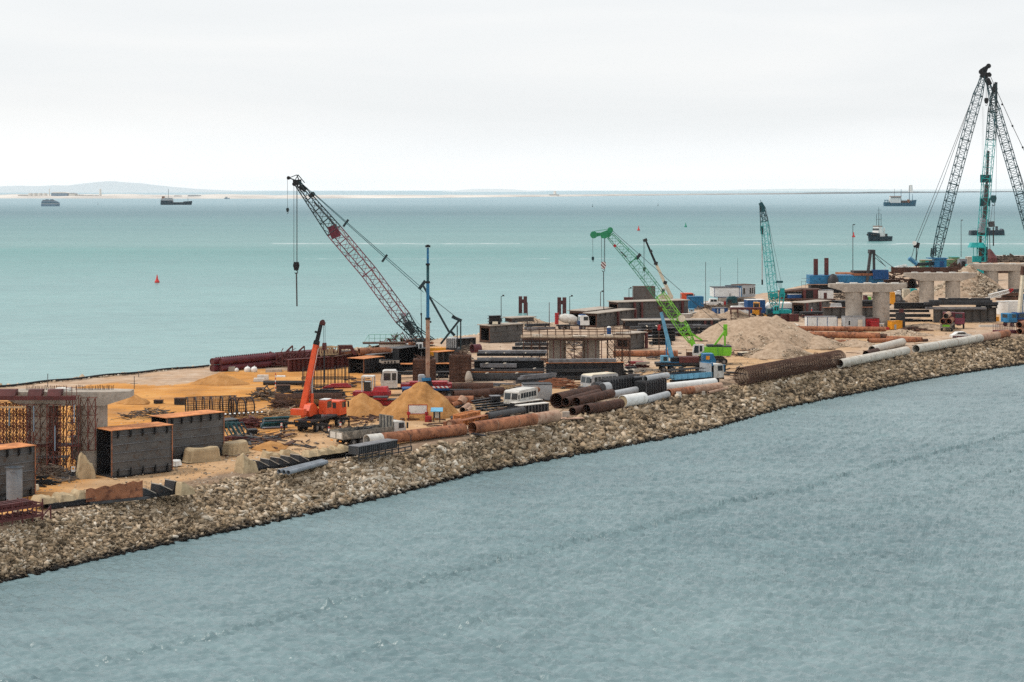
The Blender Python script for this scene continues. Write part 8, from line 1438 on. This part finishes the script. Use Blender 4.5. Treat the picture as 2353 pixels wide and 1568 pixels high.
o,L,k=ship('tugboat','black tugboat with a white wheelhouse, bow towards the shore','boat','M',70,622,1452,None,radians(222));L=21;hull(L,8.2,3.0,3.0,6.0,'hull_dark',o,.05,.12,.70);MB().box(-2,4.2,-2.6,2.6,3.0,5.6).build('deckhouse','white_paint',o);MB().frus(-1,3.6,-2.4,2.4,5.61,-.8,3.2,-2.1,2.1,9.4).build('wheelhouse','white_paint',o);MB().frus(2.9,3.58,-2.35,2.35,7.0,2.85,3.50,-2.25,2.25,8.2).build('front_windows','glass',o);MB().box(-1.1,3.4,-2.3,2.3,9.41,9.8).build('roof','rust',o);b=MB();b.tube((0,0,9.8),(0,0,22),.22,.1,6).bar((0,-2.2,14),(0,2.2,14),.2).bar((0,-2,17.5),(0,2,17.5),.16).bar((0,-1.8,20),(0,1.8,20),.14).bar((0,-1.8,10),(0,-1.8,17.2),.2).bar((0,1.8,10),(0,1.8,17.2),.2);b.build('mast','boom_dark',o)
for v_ in (-1.9,1.9):MB().tube((-3.2,v_,3),(-3.2,v_,8.6),.6,n=10).build('funnel','white_paint',o)
b=MB()
for i in range(7):t=radians(-70 + 23*i);b.tube((L*.40*cos(t*.5),3.2*sin(t),3.6),(L*.46*cos(t*.5),3.7*sin(t),4.4),.5,n=8)
b.build('fenders','black',o);MB().box(-8,-6,-1,1,2.5,4.6).build('tow_winch','dark_steel',o)
o,L,k=ship('work_barge','dark flat barge behind the teal piling crane','boat','R',716,958,1327);z=13/L*0 + 58*k;MB().prism([(-L/2,0),(-L/2 + .3,58*k*.55),(-L/2 + 1.6,58*k*.6),(L/2 - 2.0,58*k*.62),(L/2 - 1.2,58*k*.8),(L/2 - .3,58*k*.6),(L/2,0),(L/2,-1),(-L/2,-1)],-4,4,'y').build('hull','hull_dark',o);MB().box(L*.27,L*.33,-1,1,58*k*.62,58*k*1.1).build('winch','dark_steel',o);b=MB()
for i in range(12):b.tube((-L*.45 + i*L*.078,-3.6,58*k*.6),(-L*.45 + i*L*.078,-3.6,58*k*.85),.09,n=5)
b.tube((-L*.45,-3.6,58*k*.85),(L*.4,-3.6,58*k*.85),.08,n=5);b.build('railing','slate_wall',o);MB().box(-L*.25,L*.1,-2,2,58*k*.6,58*k*.9).build('deck_load','plastic_grey',o)
def buoy(label,c,x,yw,h,mat,kind='cone',group='navigation buoys'):
    o=thing('buoy',label,'buoy',wat(c,x,yw),0,group)
    if kind == 'cone':MB().lathe([(h*.30,-.3),(h*.31,h*.18),(h*.26,h*.24)],14).build('float',mat,o,True);MB().lathe([(h*.24,h*.241),(h*.11,h*.55),(h*.08,h*.86),(h*.02,h*.9)],12).build('tower',mat,o,True);MB().tube((0,0,h*.9),(0,0,h),h*.05,n=8).build('lantern',mat,o)
    else:MB().lathe([(h*.16,-.3),(h*.16,h*.2),(h*.05,h*.3)],12).build('float',mat,o,True);MB().bar((0,0,h*.25),(0,0,h),h*.14,None,h*.07).build('spar',mat,o)
buoy('red conical buoy floating left of the big crane','p',361,650,2.9,'buoy_red');buoy('small red buoy above the lime crane boom','T',548,339,3.9,'buoy_red');buoy('small green buoy between the lime and the teal crane','T',960,308,4.0,'buoy_green');buoy('pinkish red buoy left of the tugboat','G',668,77,3.6,'buoy_red');buoy('dark spar buoy far out above the lime crane head','T',146,131,5.4,'boom_dark','spar');buoy('dark spar buoy far out left of the teal crane','T',718,124,5.4,'boom_dark','spar');buoy('tiny dark spar buoy between the ferry and the coaster','U',900,354,4.6,'plastic_grey','spar')
# far shore buildings
def shore(label,name,cat,x0,x1,yt,mat,kind='box',c='U',base=294,group='buildings on the far shore',dd=40.,q=130.):
    xm=(x0 + x1)/2;X,_=px(c,xm,0);yy=np.interp(X,[0,300,600,850,1050,1320,1600,1850,2100,2353],[456.3,456.6,457.0,456.,454.5,451.8,448.6,446.6,443.8,441.6]);d=(H - ZW)*F/(yy - HY) + q;k=d/F/CROPS[c][2];W_=(x1 - x0)*k;p=Vector(((X - CX)/F*d,d,ZW + 4));o=thing(name,label,cat,p,0,group);top=dep(c,xm,yt,d).z - p.z
    if kind == 'box':MB().box(-W_/2,W_/2,0,dd,0,top*.8).build('wall',mat,o);MB().prism([(-W_/2 - 1,top*.8 + .02),(W_/2 + 1,top*.8 + .02),(W_*.35,top),(-W_*.35,top)],-1,dd,'y').build('roof','pale_wall' if mat != 'pale_wall' else 'grey_paint',o)
    elif kind == 'tank':MB().tube((0,W_/2,0),(0,W_/2,top*.93),W_/2,n=16).build('shell',mat,o,True);MB().lathe([(W_/2,0),(W_*.3,top*.05),(.3,top*.07)],16,(0,W_/2,top*.93 + .02)).build('roof','grey_paint',o,True)
    elif kind == 'tower':MB().tube((0,0,0),(0,0,top*.9),W_*.5,W_*.34,12).build('tower',mat,o,True);MB().tube((0,0,top*.9 + .02),(0,0,top),W_*.42,W_*.2,12).build('lantern','pale_wall',o)
    return o
for i,x in enumerate((255,300,345,390)):shore(f'white storage tank on the far shore, {["leftmost", "second", "third", "rightmost"][i]} of the four','storage_tank','tank',x,x + 40,246,'pale_wall','tank')
shore('large white hall on the far shore left of the crane','shore_hall','building',470,622,238,'slate_wall');shore('white warehouse right of the large hall on the far shore','shore_hall','building',630,690,246,'pale_wall');shore('low white building behind the long blue shed','shore_building','building',700,750,262,'pale_wall');shore('long slate blue shed at the waterline of the far shore','shore_shed','building',540,740,284,'slate_wall',q=70.,dd=20);shore('pale building left of the white gantry on the far shore','shore_building','building',765,860,266,'pale_wall');shore('slate building with a chimney on the far shore','shore_building','building',830,895,264,'slate_wall',q=200);shore('white gantry tower on the far shore','shore_tower','tower',910,935,206,'pale_wall','tower');shore('pale low sheds right of the white gantry','shore_shed','building',945,1030,272,'pale_wall');shore('long pale shed on the far shore left of the coaster','shore_shed','building',1150,1330,272,'pale_wall');shore('second long pale shed on the far shore behind the coaster','shore_shed','building',1340,1580,274,'pale_wall');shore('blue-grey shed on the far shore right of the coaster','shore_shed','building',1725,1830,264,'slate_wall');shore('small blue-grey shed on the far shore above the coaster','shore_shed','building',1600,1652,268,'slate_wall');shore('pale buildings at the left end of the far shore','shore_building','building',165,250,262,'pale_wall');shore('thin white mast tower on the far shore by the large hall','shore_tower','tower',448,460,206,'pale_wall','tower')
shore('white lighthouse on the far spit at the right','lighthouse','lighthouse',2087,2098.5,424.5,'pale_wall','tower','p',group='lighthouses');shore('small white tower on the far shore in the middle','lighthouse','lighthouse',1271,1279,439,'pale_wall','tower','p',group='lighthouses');shore('low white block beside the small middle tower','shore_building','building',1262,1285,447,'pale_wall','box','p')
